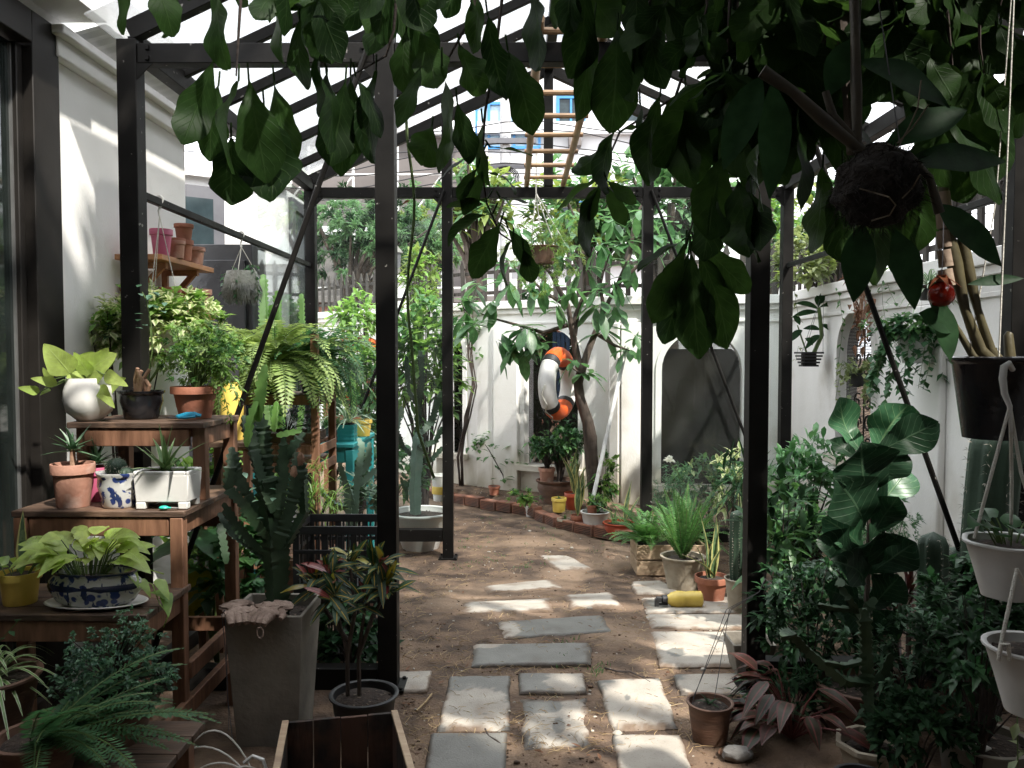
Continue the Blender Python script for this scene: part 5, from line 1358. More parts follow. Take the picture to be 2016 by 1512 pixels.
# table
tbv = V((-1.42, 5.68, gz0(0, 5.7)))
o = T('turquoise_table', 'peeling turquoise painted table beneath the teal cube planter', 'table', tbv)
zt = .9 - tbv.z
mb = MB(); mb.box((0, 0, zt - .012), (.68, .78, .024)); obj('tabletop', mb, M['teal'], o, bev=.003)
for y in (-.36, .36):
    mb = MB(); mb.box((0, y, zt - .075), (.56, .02, .10)); obj('apron', mb, M['teal'], o, bev=.002)
for x in (-.31, .31):
    mb = MB(); mb.box((x, 0, zt - .075), (.02, .66, .10)); obj('apron', mb, M['teal'], o, bev=.002)
    for y in (-.36, .36):
        mb = MB(); mb.box((x, y, (zt - .024) / 2 - .02), (.05, .05, zt - .02)); obj('leg', mb, M['teal'], o, bev=.003)
def ont(name, lab, px, py, cat='potted plant'): return T(name, lab, cat, on(px, py, .902), 'pots on the turquoise table')
o = ont('potted_spider_plant', 'teal ribbed cube planter with a striped spider plant on the table', 684, 868)
mb = MB()
for k in range(9): mb.box((0, 0, .006 + k * .0125), (.108 + .006 * (k % 2), .108 + .006 * (k % 2), .0125))
obj('pot', mb, M['teal'], o); soil(o, 0, .113, sq=(.09, .09)); mb = MB(); rosette(mb, (0, 0, .115), 34, .26, .02, 12, 85, 'strap', .55, .3, 8, lv=.3); obj('foliage', mb, LM['spid2'], o)
o = ont('potted_grass', 'dark grey square pot of bushy green grass on the table', 652, 868)
mb = MB(); mb.box((0, 0, .055), (.11, .11, .11)); obj('pot', mb, M['greyframe'], o, bev=.004)
mb = MB()
for k in range(420): leaf(mb, (U(-.045, .045), U(-.045, .045), .11), rdir(.15, 1), U(.06, .13), .007, 'strap', .4, .2, 3)
obj('foliage', mb, LM['mid'], o)
o = ont('potted_snake_plant', 'tall blue green snake plant behind the cube planter on the table', 664, 850)
pot(o, .12, .06, .08, 'terra'); mb = MB(); rosette(mb, (0, 0, .11), 5, .34, .045, 68, 88, 'lan', 0, .3, 8); obj('foliage', mb, LM['aloe'], o)
o = ont('potted_succulent', 'yellow pot half hidden behind the diagonal rod on the table', 714, 858)
pot(o, .12, .05, .07, 'yellow'); mb = MB(); rosette(mb, (0, 0, .11), 12, .2, .018, 20, 80, 'strap', .5, .3, 6); obj('foliage', mb, LM['aloe'], o)
o = ont('potted_euphorbia', 'single upright green euphorbia column rising above the cube planter', 698, 846)
pot(o, .1, .045, .06, 'terra'); mb = MB(); euph(mb, [(0, 0, .09), (.0, 0, .3), (-.01, 0, .48)], .03, 3); obj('stem', mb, M['euphl'], o, ang=30)
# crates
def crate(p, lab, w=.42, d=.3, h=.3):
    o = T('plastic_crate', lab, 'crate', p, 'stacked black plastic crates'); bars = MB(); rim = MB()
    for z in (h - .02, .02, h * .62):
        for sy in (-1, 1): rim.box((0, sy * d / 2, z), (w, .012, .04 if z != h * .62 else .02))
        for sx in (-1, 1): rim.box((sx * w / 2, 0, z), (.012, d - .014, .04 if z != h * .62 else .02))
    n = 15
    for k in range(n + 1):
        for sy in (-1, 1): bars.box((-w / 2 + .01 + (w - .02) * k / n, sy * (d / 2 - .002), h / 2), (.009 if k % 5 else .03, .006, h - .06))
    for k in range(9):
        for sx in (-1, 1): bars.box((sx * (w / 2 - .002), -d / 2 + .02 + (d - .04) * k / 8, h / 2), (.006, .009, h - .06))
    for z in (h * .25, h * .42):
        for sy in (-1, 1): bars.box((0, sy * (d / 2 - .001), z), (w - .02, .007, .008))
    obj('rim', rim, M['blackp'], o, bev=.002); obj('lattice', bars, M['blackp'], o)
    mb = MB(); mb.box((0, 0, .006), (w - .02, d - .02, .008)); obj('crate_bottom', mb, M['blackp'], o)
cp = V((-.88, 4.05, gz0(0, 4.05)))
crate(cp, 'lower black lattice crate standing behind the croton', .44, .3, .33)
crate(cp + V((.01, .0, .334)), 'upper black lattice crate stacked behind the croton', .44, .3, .33)
# undergrowth
def under(name, lab, px, py, Y, rad, n, per, L, W, sh, lm, cat='plant', grp='undergrowth plants beside the path', nn=3, h=None, pt=None, **k):
    c = at(px, py, Y); g = gz0(c.x, c.y)
    o = T(name, lab, cat, (c.x, c.y, g), grp); z0 = 0
    if pt: pot(o, pt[0], pt[1], pt[2], pt[3], pt[4] if len(pt) > 4 else 'band', 24); z0 = pt[0] * .85
    shrub(o, (0, 0, c.z - g), rad, n, per, L, W, sh, lm, n=nn, base=(0, 0, z0), **k); return o
under('leafy_shrub', 'broad leaved green plant sprouting behind the left of the concrete planter', 470, 1110, 3.72, (.2, .16, .26), 60, 6, .075, .055, 'ov', ['mid', 'ivy'])
under('leafy_shrub', 'sunlit low plant with round leaves seen through the stand legs', 400, 1020, 4.2, (.24, .16, .4), 50, 6, .09, .06, 'ov', ['lite', 'mid'])
o = T('elephant_ear', 'elephant ear plant with huge ribbed leaves behind the stand legs', 'plant', (-1.42, 3.78, 0))
mb = MB(); sm = MB()
for px, py, az, el, L in ((385, 1050, 250, 60, .26), (410, 1085, 300, 50, .24), (395, 1160, 280, -20, .22), (370, 1110, 200, 40, .24)):
    e = at(px, py, 3.72) - o.location; sm.tube([(0, 0, 0), e * .5 + V((0, 0, .08)), e], [.01, .008, .005], 6)
    leaf(mb, e + V((0, 0, .1)), adir(az, el) + V((0, -.2, -.9)), L, L * .8, 'heart', .2, .15, 8, wave=.02, m=1 if py > 1140 else 0)
obj('stem', sm, M['gstem'], o); obj('foliage', mb, [LM['ivy'], LM['croty']], o)
under('agave_cluster', 'cluster of grey green toothed agave leaves in front of the turquoise table', 715, 985, 5.0, (.14, .1, .10), 12, 8, .17, .035, 'spike', 'aloe', grp=None, up=1)
o = T('potted_euphorbia', 'pale mottled branching euphorbia below the turquoise table', 'potted plant', (*at(705, 1000, 4.75).xy, gz0(0, 4.75)))
pot(o, .3, .1, .14, 'terrad'); mb = MB()
def e5(px, py): return at(px, py, 4.75) - o.location
for pp, r in (([(700, 1040), (703, 960), (712, 880), (705, 862)], .03), ([(700, 1000), (678, 940), (668, 910)], .03), ([(690, 1040), (688, 1010), (684, 960)], .034), ([(688, 1000), (660, 995), (645, 980)], .03), ([(705, 940), (725, 915), (728, 870)], .028), ([(705, 960), (735, 930), (748, 920)], .026), ([(650, 985), (625, 960), (612, 948)], .022)):
    euph(mb, [e5(*q) for q in pp], r, 3, tw=2)
obj('stem', mb, M['euphb'], o, ang=30)
under('grass_clump', 'feathery pale grass clump at the foot of the plant rack', 625, 990, 4.35, (.12, .08, .2), 40, 7, .09, .01, 'strap', 'lite', nn=2, up=1.2)
under('leafy_shrub', 'dark glossy shrub filling the gap under the croton', 690, 1250, 3.75, (.24, .12, .2), 50, 7, .07, .04, 'ov', ['dark', 'ivy'])
# white planter with euphorbia, rear left
p = gnd(822, 1092); p.y += .22; p.z = gz0(p.x, p.y)
o = T('potted_euphorbia', 'round white planter with a frosty blue green euphorbia trunk behind the rear sill', 'potted plant', p)
pot(o, .33, .15, .265, 'white', 'lip', fn=lambda t, i, r, z: 1 + (.02 * math.cos(16 * t) if i in (1, 2) else 0))
def e6(px, py, dy=0): return at(px, py, p.y + dy) - p
mb = MB(); euph(mb, [e6(819, 1040), e6(817, 960), e6(822, 880), e6(824, 850)], .055, 4, core=.6, amp=.1, step=.04); obj('stem', mb, M['euphb'], o, ang=30)
mb = MB()
for pp, r in (([(820, 900), (795, 880), (780, 850), (790, 800)], .05), ([(822, 870), (826, 790), (830, 740), (826, 690)], .055), ([(824, 860), (850, 830), (868, 770)], .06), ([(822, 880), (855, 870), (870, 840)], .05), ([(818, 910), (850, 905), (872, 880)], .045), ([(825, 800), (806, 770), (800, 700)], .045)):
    euph(mb, [e6(*q, U(-.1, .1)) for q in pp], r * .72, 3, tw=1.5, step=.035)
obj('arm', mb, M['euph'], o, ang=30)
# second life ring on a wooden stand
def buoy(lab, c, Rr, r, yaw, roll=0):
    o = T('life_ring', lab, 'life ring', c, 'orange and white life rings', yaw)
    n = 48; K = 14
    def torus(a0, a1, rr, m, name, par):
        mb = MB(); pts = []; k = max(3, int(abs(a1 - a0) / (2 * PI) * n))
        for i in range(k + 1):
            a = a0 + (a1 - a0) * i / k; pts.append(V((Rr * math.cos(a), 0, Rr * math.sin(a))))
        mb.tube(pts, rr, K); return obj(name, mb, M[m], par)
    torus(R(-42), R(228), r * .995, 'buoyw', 'white_band', o) if False else None
    for a in (90, 210, 330): torus(R(a - 38), R(a + 38), r, 'orange', 'orange_band', o)
    for a in (30, 150, 270): torus(R(a - 17 + 0), R(a + 17), r * .99, 'buoyw', 'white_band', o)
    return o
def buoy2(lab, c, Rr, r, yaw, segs):
    o = T('life_ring', lab, 'life ring', c, 'orange and white life rings', yaw)
    for a0, a1, m, nm, q in segs:
        mb = MB(); k = max(2, int((a1 - a0) / 7)); mb.tube([V((Rr * math.cos(R(a0 + (a1 - a0) * i / k)), 0, Rr * math.sin(R(a0 + (a1 - a0) * i / k)))) for i in range(k + 1)], r * q, 16)
        obj(nm, mb, M[m], o)
    mb = MB(); mb.tube([V(((Rr + r * 1.08) * math.cos(R(a)), (.02 if k % 2 else -.02), (Rr + r * 1.08) * math.sin(R(a)))) for k, a in enumerate(range(180, 361, 15))], .007, 5); obj('grab_rope', mb, M['rope'], o)
    return o
SEG = [(55, 125, 'orange', 'orange_band', 1), (125, 137, 'blackp', 'black_band', 1.02), (137, 223, 'buoyw', 'white_band', .99), (223, 235, 'blackp', 'black_band', 1.02), (235, 305, 'orange', 'orange_band', 1), (305, 317, 'blackp', 'black_band', 1.02), (317, 403, 'buoyw', 'white_band', .99), (403, 415, 'blackp', 'black_band', 1.02)]
bc = at(1099, 755, 8.15)
buoy2('orange and white life ring hanging edge on from the tree before the arched window', bc, .28, .088, R(64), SEG)
bc2 = at(706, 730, 8.9)
buoy2('orange and white life ring half hidden by the bush on the left of the garden', bc2, .30, .095, R(28), SEG)
o = T('wooden_stand', 'plain wooden stand that carries the left life ring beside the white wall', 'stand', (bc2.x, bc2.y + .16, gz0(bc2.x, bc2.y)))
hh = bc2.z - o.location.z
for x in (-.4, .25):
    mb = MB(); mb.box((x, 0, (hh + .35) / 2), (.05, .05, hh + .35)); obj('leg', mb, M['shelfw'], o, bev=.003)
for z in (hh + .28, hh - .12, hh - .3):
    mb = MB(); mb.box((-.075, -.03, z), (.72, .025, .06)); obj('rail', mb, M['shelfw'], o, bev=.003)
# garden shrubs behind the rear frame
G2 = 'tall shrubs in the back garden'
under('garden_shrub', 'bushy light green shrub with whorled leaves seen between the two left posts', 835, 720, 8.6, (.42, .3, .75), 150, 9, .17, .06, 'ob', ['lite', 'mid', 'lite'], grp=G2, nst=20, sr=.014, up=.6)
under('garden_shrub', 'tall loose shrub with pale top shoots left of the thick black post', 705, 790, 8.2, (.32, .25, .75), 110, 9, .15, .05, 'ob', ['lite', 'mid'], grp=G2, nst=20, sr=.014, up=.6)
under('garden_shrub', 'slim pale shrub rising up to the pickets beside the rope', 830, 560, 9.4, (.22, .2, .45), 50, 8, .13, .05, 'ov', ['fary', 'lite'], grp=G2, nst=16, sr=.012)
under('garden_shrub', 'young whorled top shoot beneath the pickets left of the thick post', 715, 625, 8.8, (.3, .2, .25), 40, 10, .14, .05, 'ob', ['lite'], grp=G2, nst=14, sr=.01)
under('leafy_shrub', 'spreading green plants round the foot of the white planter', 760, 930, 7.6, (.4, .25, .28), 60, 7, .14, .055, 'ov', ['mid', 'ivy'], grp=G2)
o = T('plastic_bucket', 'white and yellow lidded plastic bucket half behind the rear post', 'bucket', (*gnd(868, 985).xy, gz0(gnd(868, 985).x, gnd(868, 985).y)))
pot(o, .30, .085, .105, 'whitep', 'lip', dosoil=False, name='bucket'); mb = MB(); mb.lathe([(.1, .08), (.1045, .09), (.1, .17)], n=28); obj('yellow_label', mb, M['yellow'], o)
# hanging green rope
a, b = at(806, -40, 2.6), at(795, 640, 2.75)
o = T('hanging_rope', 'long greenish rope hanging beside the thick black post', 'rope', (a.x, a.y, b.z))
L_ = a.z - b.z
mb = MB(); mb.tube([(.012 * math.sin(k * .6), .004 * math.cos(k), L_ * (1 - k / 20)) for k in range(21)] + [(.0, 0, -.05), (.02, .01, -.35), (.07, .02, -.5)], .005, 6); obj('rope_strand', mb, M['gstem'], o)
mb = MB(); leaf(mb, (.0, 0, L_ * .36), V((-1, 0, -.3)), .03, .02, 'ov', .2, .5, 4); obj('dry_leaf', mb, LM['dry'], o)
# ================================================================== BACK BED
BZ = 'pots along the edge of the planting bed'
def bed(name, lab, px, py, h, rb, rt, m, rim='band', cat='potted plant', z=None, grp=BZ):
    p = gnd(px, py); p.y += rb * .8; p.z = (gz0(p.x, p.y) - .004) if z is None else z
    o = T(name, lab, cat, p, grp); pot(o, h, rb, rt, m, rim, 26); return o
bed('empty_pot', 'little orange terracotta pot alone on the bare soil of the bed', 973, 978, .1, .05, .068, 'terra', cat='flower pot')
o = bed('potted_herb', 'small white pot with a weedy light green plant on the bed edge', 1046, 1004, .12, .05, .068, 'white')
shrub(o, (-.08, 0, .2), (.17, .1, .09), 26, 6, .06, .04, 'ov', ['lite', 'mid'], n=2, base=(0, 0, .1), nst=14, sm='gstem')
o = bed('bonsai_bowl', 'wide dark brown glazed bowl with a dark leafed little tree', 1096, 992, .24, .16, .2, 'terrad', 'bowl')
shrub(o, (.1, .02, .62), (.26, .2, .26), 60, 8, .085, .04, 'ov', ['ivy', 'dark', 'mid'], n=2, base=(.03, 0, .2), nst=22, sr=.01)
o2 = T('potted_bonsai', 'small pink grey clay pot with a little tree standing in the brown bowl', 'potted plant', o.location + V((-.1, -.02, .21)), BZ)
pot(o2, .16, .065, .09, 'terrap'); shrub(o2, (.02, 0, .36), (.28, .18, .13), 46, 8, .075, .035, 'ov', ['ivy', 'mid'], n=2, base=(0, 0, .14), nst=18, sr=.007)
o = bed('potted_seedling', 'pale yellow pot with sprouting soil between white pot and clay pot', 1101, 1014, .14, .06, .075, 'yellow')
mb = MB(); rosette(mb, (0, 0, .12), 10, .06, .012, 20, 70); obj('foliage', mb, LM['mid'], o)
o = bed('potted_seedling', 'small grey clay pot standing on the proud hollow brick', 1110, 1028, .11, .045, .065, 'stone')
mb = MB(); rosette(mb, (.01, 0, .1), 8, .07, .012, 30, 80); obj('foliage', mb, LM['mid'], o)
o = bed('potted_snake_plant', 'bright red plastic pot of tall snake plant before the tree trunk', 1131, 1004, .17, .075, .1, 'redpot')
mb = MB(); rosette(mb, (0, 0, .15), 9, .4, .07, 66, 88, 'lan', 0, .3, 9, curl=.05); obj('foliage', mb, LM['sans'], o)
o = bed('potted_snake_plant', 'narrow brown clay pot with two striped snake plant leaves', 1138, 1030, .155, .05, .068, 'terra')
mb = MB(); rosette(mb, (0, 0, .14), 4, .42, .06, 74, 89, 'lan', 0, .3, 9, curl=.06); obj('foliage', mb, LM['sans'], o)
o = bed('potted_herb', 'white ribbed plastic bucket planted with a small green herb', 1173, 1036, .19, .095, .132, 'whitep', 'lip')
shrub(o, (.04, 0, .25), (.13, .1, .09), 22, 7, .05, .03, 'ov', ['mid', 'lite'], n=2, base=(0, 0, .16), sm='gstem'); 
o2 = T('potted_aloe', 'tiny orange pot with a young aloe set inside the white ribbed bucket', 'potted plant', o.location + V((-.03, -.03, .165)), BZ)
pot(o2, .09, .04, .055, 'terra'); mb = MB(); rosette(mb, (0, 0, .08), 12, .13, .02, 10, 75); obj('foliage', mb, LM['aloe'], o2)
o = bed('potted_aloe', 'red glazed bowl with an aloe and leaning snake plant leaves', 1221, 1046, .15, .10, .14, 'redpot', 'bowl')
mb = MB(); rosette(mb, (-.05, -.02, .13), 12, .17, .03, 30, 85); obj('foliage', mb, LM['aloel'], o)
mb = MB()
for az, el, L in ((180, 62, .44), (160, 40, .34), (20, 60, .36), (60, 78, .4), (0, 80, .3)): leaf(mb, (.05, 0, .13), adir(az, el), L, .05, 'lan', .15 if el < 70 else 0, .3, 9)
obj('tall_leaf', mb, LM['sans'], o)
# pole
a, b = gnd(1150, 1034), at(1233, 682, 8.25)
a = V((gnd(1165, 985).x, 8.0, gz0(.7, 8.0)))
a = at(1152, 1030, 7.55); a.z = gz0(a.x, a.y)
o = T('white_pole', 'long white pole leaning against the wall beside the tree trunk', 'pole', a)
mb = MB(); mb.tube([(0, 0, 0), b - a], [.02, .022], 10); obj('pole_shaft', mb, M['whitep'], o)
# thin plants against the wall
def thin(name, lab, base, pts, n, L, W, sh, lm, sr=.008, per=6, grp='thin shrubs against the back wall', cl=.07):
    o = T(name, lab, 'shrub', base, grp); st = MB(); mb = MB()
    for pp in pts:
        q = [V(x) - V(base) for x in pp]; st.tube(q, [sr * (1 - .6 * i / (len(q) - 1)) for i in range(len(q))], 6)
        for t in q[-2:]:
            for k in range(n):
                leaf(mb, t + V((U(-cl, cl), U(-cl, cl), U(-cl, cl))), rdir(-.4, .8), L * U(.7, 1.2), W, sh, .3, .25, 3)
    obj('stem', st, M['twig'], o); obj('foliage', mb, LM[lm], o); return o
W9 = 9.15
b = gnd(945, 958)
thin('young_tree', 'thin straight young tree staked against the white wall', b, [[b, at(946, 890, b.y), at(945, 700, b.y), at(942, 650, b.y)], [at(945, 870, b.y), at(930, 880, b.y)], [at(945, 868, b.y), at(965, 872, b.y)]], 8, .13, .05, 'ov', 'mid', .014)
b = gnd(998, 965)
thin('rose_bush', 'sparse rose bush with bare forked stems before the white wall', b, [[b, at(990, 935, b.y), at(962, 885, b.y), at(955, 875, b.y)], [b, at(1000, 930, b.y), at(992, 895, b.y)], [b, at(1005, 925, b.y), at(1020, 895, b.y), at(1028, 890, b.y)], [b, at(996, 920, b.y), at(1000, 885, b.y)]], 10, .1, .05, 'ov', 'mid', .009, cl=.14)
b = gnd(905, 955)
o = thin('climbing_vine', 'bundle of bare brown climbing stems hugging the wall by the rear post', b, [[b + V((.02 * (k % 3), .03 * (k % 2), 0)), at(903 + U(-4, 12), 900, 9.4), at(918 + U(-9, 9), 820, 9.42), at(934 + U(-8, 6), 760, 9.45), at(928 + U(-8, 8), 700, 9.46), at(918 + U(-8, 14), 640, 9.47), at(912 + U(-10, 20), 595, 9.5)] for k in range(6)], 5, .12, .05, 'ov', 'mid', .012)
under('leafy_shrub', 'small bright leaved plant at the base of the pole and wall', 1190, 935, 8.0, (.14, .1, .28), 26, 8, .08, .04, 'ov', ['mid', 'lite'], grp=G2)
# ================================================================== SMALL TREE
tb = gnd(1166, 985); tb.y = 8.1; tb.z = gz0(tb.x, 8.1) - .03
o = T('small_tree', 'small broad leaved tree with a bent dark trunk before the arched window', 'tree', tb)
def t8(px, py, dy=0): return at(px, py, 8.1 + dy) - tb
mb = MB()
mb.tube([V((0, 0, 0)), t8(1164, 900), t8(1162, 860), t8(1157, 830), t8(1142, 785), t8(1138, 755), t8(1143, 735)], [.072, .066, .068, .058, .05, .048, .045], 12)
obj('trunk', mb, M['bark'], o)
BR = [[(1143, 735), (1128, 660), (1118, 600), (1098, 560)], [(1143, 738), (1158, 690), (1172, 655), (1190, 610), (1215, 560), (1240, 500)], [(1128, 660), (1135, 620), (1150, 580), (1150, 520)], [(1120, 605), (1080, 580), (1050, 555), (1035, 530)], [(1118, 640), (1070, 655), (1020, 640), (975, 628), (940, 615)],
      [(1172, 655), (1210, 680), (1240, 690)], [(1143, 735), (1150, 740), (1120, 720)], [(1110, 590), (1085, 540), (1060, 510), (1040, 500)], [(1190, 610), (1180, 560), (1200, 500)], [(1215, 560), (1260, 520), (1290, 470)], [(1150, 520), (1140, 450), (1120, 400)], [(1240, 500), (1250, 430), (1270, 390)]]
mb = MB()
for k, bp in enumerate(BR):
    dy = U(-.15, .15)
    mb.tube([t8(px, py, dy * i / len(bp)) for i, (px, py) in enumerate(bp)], [.042 * (1 - .75 * i / (len(bp) - 1)) * (1 if k < 3 else .55) for i in range(len(bp))], 8)
obj('limb', mb, M['bark'], o)
mb = MB()
CL = [(985, 665, 8, .30), (1040, 650, 12, .28), (1060, 675, 10, .24), (1020, 680, 8, .3), (1150, 735, 9, .2), (1130, 715, 8, .18), (1235, 690, 8, .2), (1190, 650, 8, .28), (1180, 600, 8, .26), (1215, 610, 7, .24), (1095, 600, 8, .22), (1120, 570, 8, .2), (935, 640, 9, .24), (910, 620, 8, .24), (905, 590, 7, .22), (975, 590, 7, .24), (1010, 560, 8, .24), (1060, 560, 8, .22), (1150, 530, 9, .24), (1200, 560, 8, .25), (1240, 520, 9, .24), (1260, 660, 6, .18), (1230, 480, 9, .24), (1180, 480, 10, .24), (1110, 500, 10, .24), (1060, 500, 10, .24), (1280, 470, 9, .24), (1310, 440, 9, .22), (1150, 430, 10, .22), (1210, 430, 10, .22), (1260, 420, 10, .22), (1120, 420, 10, .22), (1170, 570, 8, .22), (1010, 520, 8, .22), (940, 560, 8, .22), (1340, 470, 9, .22), (1090, 450, 8, .22), (1020, 450, 8, .22)]
for px, py, n, L in CL:
    c = t8(px, py, U(-.3, .2))
    for k in range(n): leaf(mb, c + V((U(-.05, .05), U(-.05, .05), U(-.04, .04))), adir(U(0, 360), U(-70, 30)), L * U(.75, 1.15), L * .4, 'ob', .3, .18, 5, wave=.03)
obj('crown', mb, LM['tree'], o)
o = T('hanging_asparagus_fern', 'airy yellow green asparagus fern hanging on white cords from the rear beam', 'hanging plant', at(1070, 500, 6.55))
mb = MB(); tz = at(1055, 375, 6.55).z - o.location.z
for k in range(4): mb.tube([(-.06, 0, tz - .02), (-.1 + .09 * k, .08 * math.sin(k * 2), .08)], .004, 4)
mb.tube([(-.06, 0, tz - .02), (-.06, 0, tz + .30)], .006, 5)
obj('cord', mb, M['rope'], o)
pot(o, .14, .08, .12, 'terrad', 'lip', z=-.08)
shrub(o, (0, 0, .08), (.42, .25, .24), 130, 26, .035, .006, lm=['fary', 'lite'], n=0, base=(0, 0, .02), sm='gstem', nst=50, sr=.003, shell=.25)
shrub(o, (.02, 0, -.18), (.34, .2, .24), 60, 26, .035, .006, lm=['fary', 'lite'], n=0, base=(0, 0, .02), sm='gstem', nst=30, sr=.003, shell=.25, fname='trailing_shoots')
shrub(hg, (.15, 0, 1.3), (1.0, .4, 1.25), 620, 12, .15, .085, 'ov', ['dark', 'dark', 'ivy'], n=2, base=(0, 0, 0), nst=14, shell=.15)
# ================================================================== RIGHT OF THE PATH
g = gnd(1254, 1137)
cx = V((g.x + .26, g.y + .2, gz0(g.x, g.y)))
o = T('wooden_crate', 'pale slatted wooden crate with dark gaps planted with bright sword ferns', 'crate', cx)
for sy in (-1, 1):
    for z in (.065, .185):
        mb = MB(); mb.box((0, sy * .17, z), (.52, .016, .108)); obj('slat', mb, M['pale'], o, bev=.002)
for sx in (-1, 1):
    for z in (.065, .185):
        mb = MB(); mb.box((sx * .252, 0, z), (.016, .324, .108)); obj('slat', mb, M['pale'], o, bev=.002)
    for sy in (-1, 1):
        mb = MB(); mb.box((sx * .23, sy * .15, .12), (.026, .022, .22)); obj('corner_post', mb, M['pale'], o)
soil(o, 0, .2, sq=(.48, .3))
for lab, x, y, nf, az, L in (('bright sword fern spilling over the left end of the wooden crate', -.14, -.02, 34, (80, 300), .42), ('bright sword fern standing in the right end of the wooden crate', .12, .02, 30, (-60, 240), .42)):
    f = T('sword_fern', lab, 'fern', cx + V((x, y, .21)), 'ferns planted in the wooden crate'); fern(f, (0, 0, 0), nf, L, (25, 80), az, .055, 'fernb', 62, 30)
g = gnd(1352, 1170); g.y += .14; g.z = gz0(g.x, g.y)
o = T('potted_fern', 'weathered stone pot of upright ladder like fern fronds', 'potted fern', g)
pot(o, .25, .10, .148, 'stone', 'lip'); fern(o, (0, 0, .22), 30, .5, (52, 86), (0, 360), .04, 'fernb', 24, 34)
g = gnd(1408, 1190); g.y += .1; g.z = gz0(g.x, g.y)
o = T('potted_snake_plant', 'terracotta pot of yellow edged snake plant in front of the fern', 'potted plant', g)
pot(o, .17, .075, .108, 'terra'); mb = MB()
for az, el, L in ((100, 84, .40), (150, 80, .44), (20, 82, .38), (60, 74, .3), (200, 40, .34), (180, 70, .26), (300, 76, .22)): leaf(mb, (U(-.03, .03), U(-.02, .02), .15), adir(az, el), L, .055, 'lan', .12 if el < 60 else 0, .3, 9, curl=.04)
obj('foliage', mb, LM['sans'], o)
g = gnd(1466, 1210); g.y += .09; g.z = gz0(g.x, g.y)
o = T('potted_cactus', 'pale grey clay pot of dark ribbed column cactus beside the right post', 'potted plant', g)
pot(o, .21, .07, .095, 'stone', 'lip')
for k, (x, y, h, r) in enumerate(((-.02, .02, .44, .045), (.04, .0, .36, .035))): column(o, (x, y, .18), h, r, 8)
g = gnd(1480, 1330); g.y += .05; g.z = gz0(g.x, g.y)
o = T('metal_tub', 'grey square metal tub mostly hidden behind the right front post', 'tub', g)
mb = MB(); vs = [V((-.07, -.07, 0)), V((.07, -.07, 0)), V((.07, .07, 0)), V((-.07, .07, 0)), V((-.1, -.1, .16)), V((.1, -.1, .16)), V((.1, .1, .16)), V((-.1, .1, .16)), V((-.09, -.09, .16)), V((.09, -.09, .16)), V((.09, .09, .16)), V((-.09, .09, .16)), V((-.07, -.07, .03)), V((.07, -.07, .03)), V((.07, .07, .03)), V((-.07, .07, .03))]
fs = [(3, 2, 1, 0), (12, 13, 14, 15)]
for a in (0, 4, 8):
    for i in range(4): fs.append((a + i, a + (i + 1) % 4, a + 4 + (i + 1) % 4, a + 4 + i))
mb.add(vs, fs); obj('tub', mb, M['concrete'], o, bev=.003)
# yellow sprayer lying down
g = gnd(1345, 1200)
o = T('spray_bottle', 'yellow spray bottle with a black nozzle lying on its side on a slab', 'spray bottle', V((g.x, g.y + .02, gz0(g.x, g.y) + .058)))
RT = Matrix.Rotation(-PI / 2, 3, 'Y')
def turn(mb): mb.v = [tuple(RT @ V(v)) for v in mb.v]
mb = MB(); mb.lathe([(.001, -.12), (.036, -.122), (.050, -.113), (.052, -.05), (.047, -.02), (.052, .01), (.052, .035), (.042, .07), (.027, .09), (.025, .1)], n=24); turn(mb); obj('bottle', mb, M['yellow'], o)
mb = MB(); mb.lathe([(.026, .09), (.027, .125), (.02, .13)], n=18, cap=True); mb.box((.0, 0, .145), (.03, .03, .035)); mb.box((-.022, 0, .16), (.055, .024, .024)); mb.box((-.03, 0, .12), (.014, .014, .06)); turn(mb); obj('spray_head', mb, M['blackp'], o, bev=.003)
# right interior shrubs
G3 = 'dense plants inside the right side of the greenhouse'
o = under('schefflera', 'umbrella leaved schefflera bush with glossy finger leaves beside the right wall', 1585, 985, 5.2, (.34, .28, .42), 95, 8, .12, .034, 'ell', 'schef', grp=G3, nst=20, sr=.012, up=.2)
under('leafy_shrub', 'long leaved green shrub just right of the thick front post', 1540, 1060, 4.5, (.2, .2, .35), 44, 7, .15, .045, 'ov', ['mid', 'dark'], grp=G3)
under('leafy_shrub', 'mixed leafy plant behind the crate ferns before the brown arched grille', 1400, 960, 7.2, (.42, .2, .3), 80, 7, .1, .035, 'ell', ['mid', 'coin', 'ivy'], grp=G3)
under('conifer_shrub', 'small dark feathery conifer standing behind the crate ferns', 1330, 985, 6.9, (.2, .15, .32), 90, 10, .07, .012, 'ell', 'fernd', grp=G3, nn=0, up=1.4)
under('leafy_shrub', 'pale variegated plant between the snake plant and the right post', 1445, 960, 6.2, (.2, .15, .3), 50, 7, .085, .03, 'ov', ['varieg', 'ivy'], grp=G3)
under('fern_shrub', 'fine feathery dark shrub beside the fiddle leaf fig stem', 1740, 1040, 3.9, (.17, .15, .26), 130, 16, .03, .006, 'ell', 'fernd', grp=G3, nn=0)
under('leafy_shrub', 'low dark plants filling the right corner under the sill', 1600, 1230, 4.0, (.34, .2, .25), 70, 7, .08, .035, 'ov', ['dark', 'ivy'], grp=G3)
under('spiky_palm', 'stiff dark palm like tuft behind the right post', 1462, 935, 5.6, (.1, .1, .1), 8, 7, .26, .02, 'strap', 'dark', grp=G3, nn=5, up=.9)
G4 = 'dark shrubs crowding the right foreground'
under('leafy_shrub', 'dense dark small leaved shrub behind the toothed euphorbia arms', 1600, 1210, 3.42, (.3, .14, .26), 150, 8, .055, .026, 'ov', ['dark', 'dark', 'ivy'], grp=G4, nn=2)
under('leafy_shrub', 'dark tangled shrub between the fig pot and the column cacti', 1800, 1280, 3.15, (.24, .16, .24), 150, 9, .045, .02, 'ov', ['dark', 'herb'], grp=G4, nn=2)
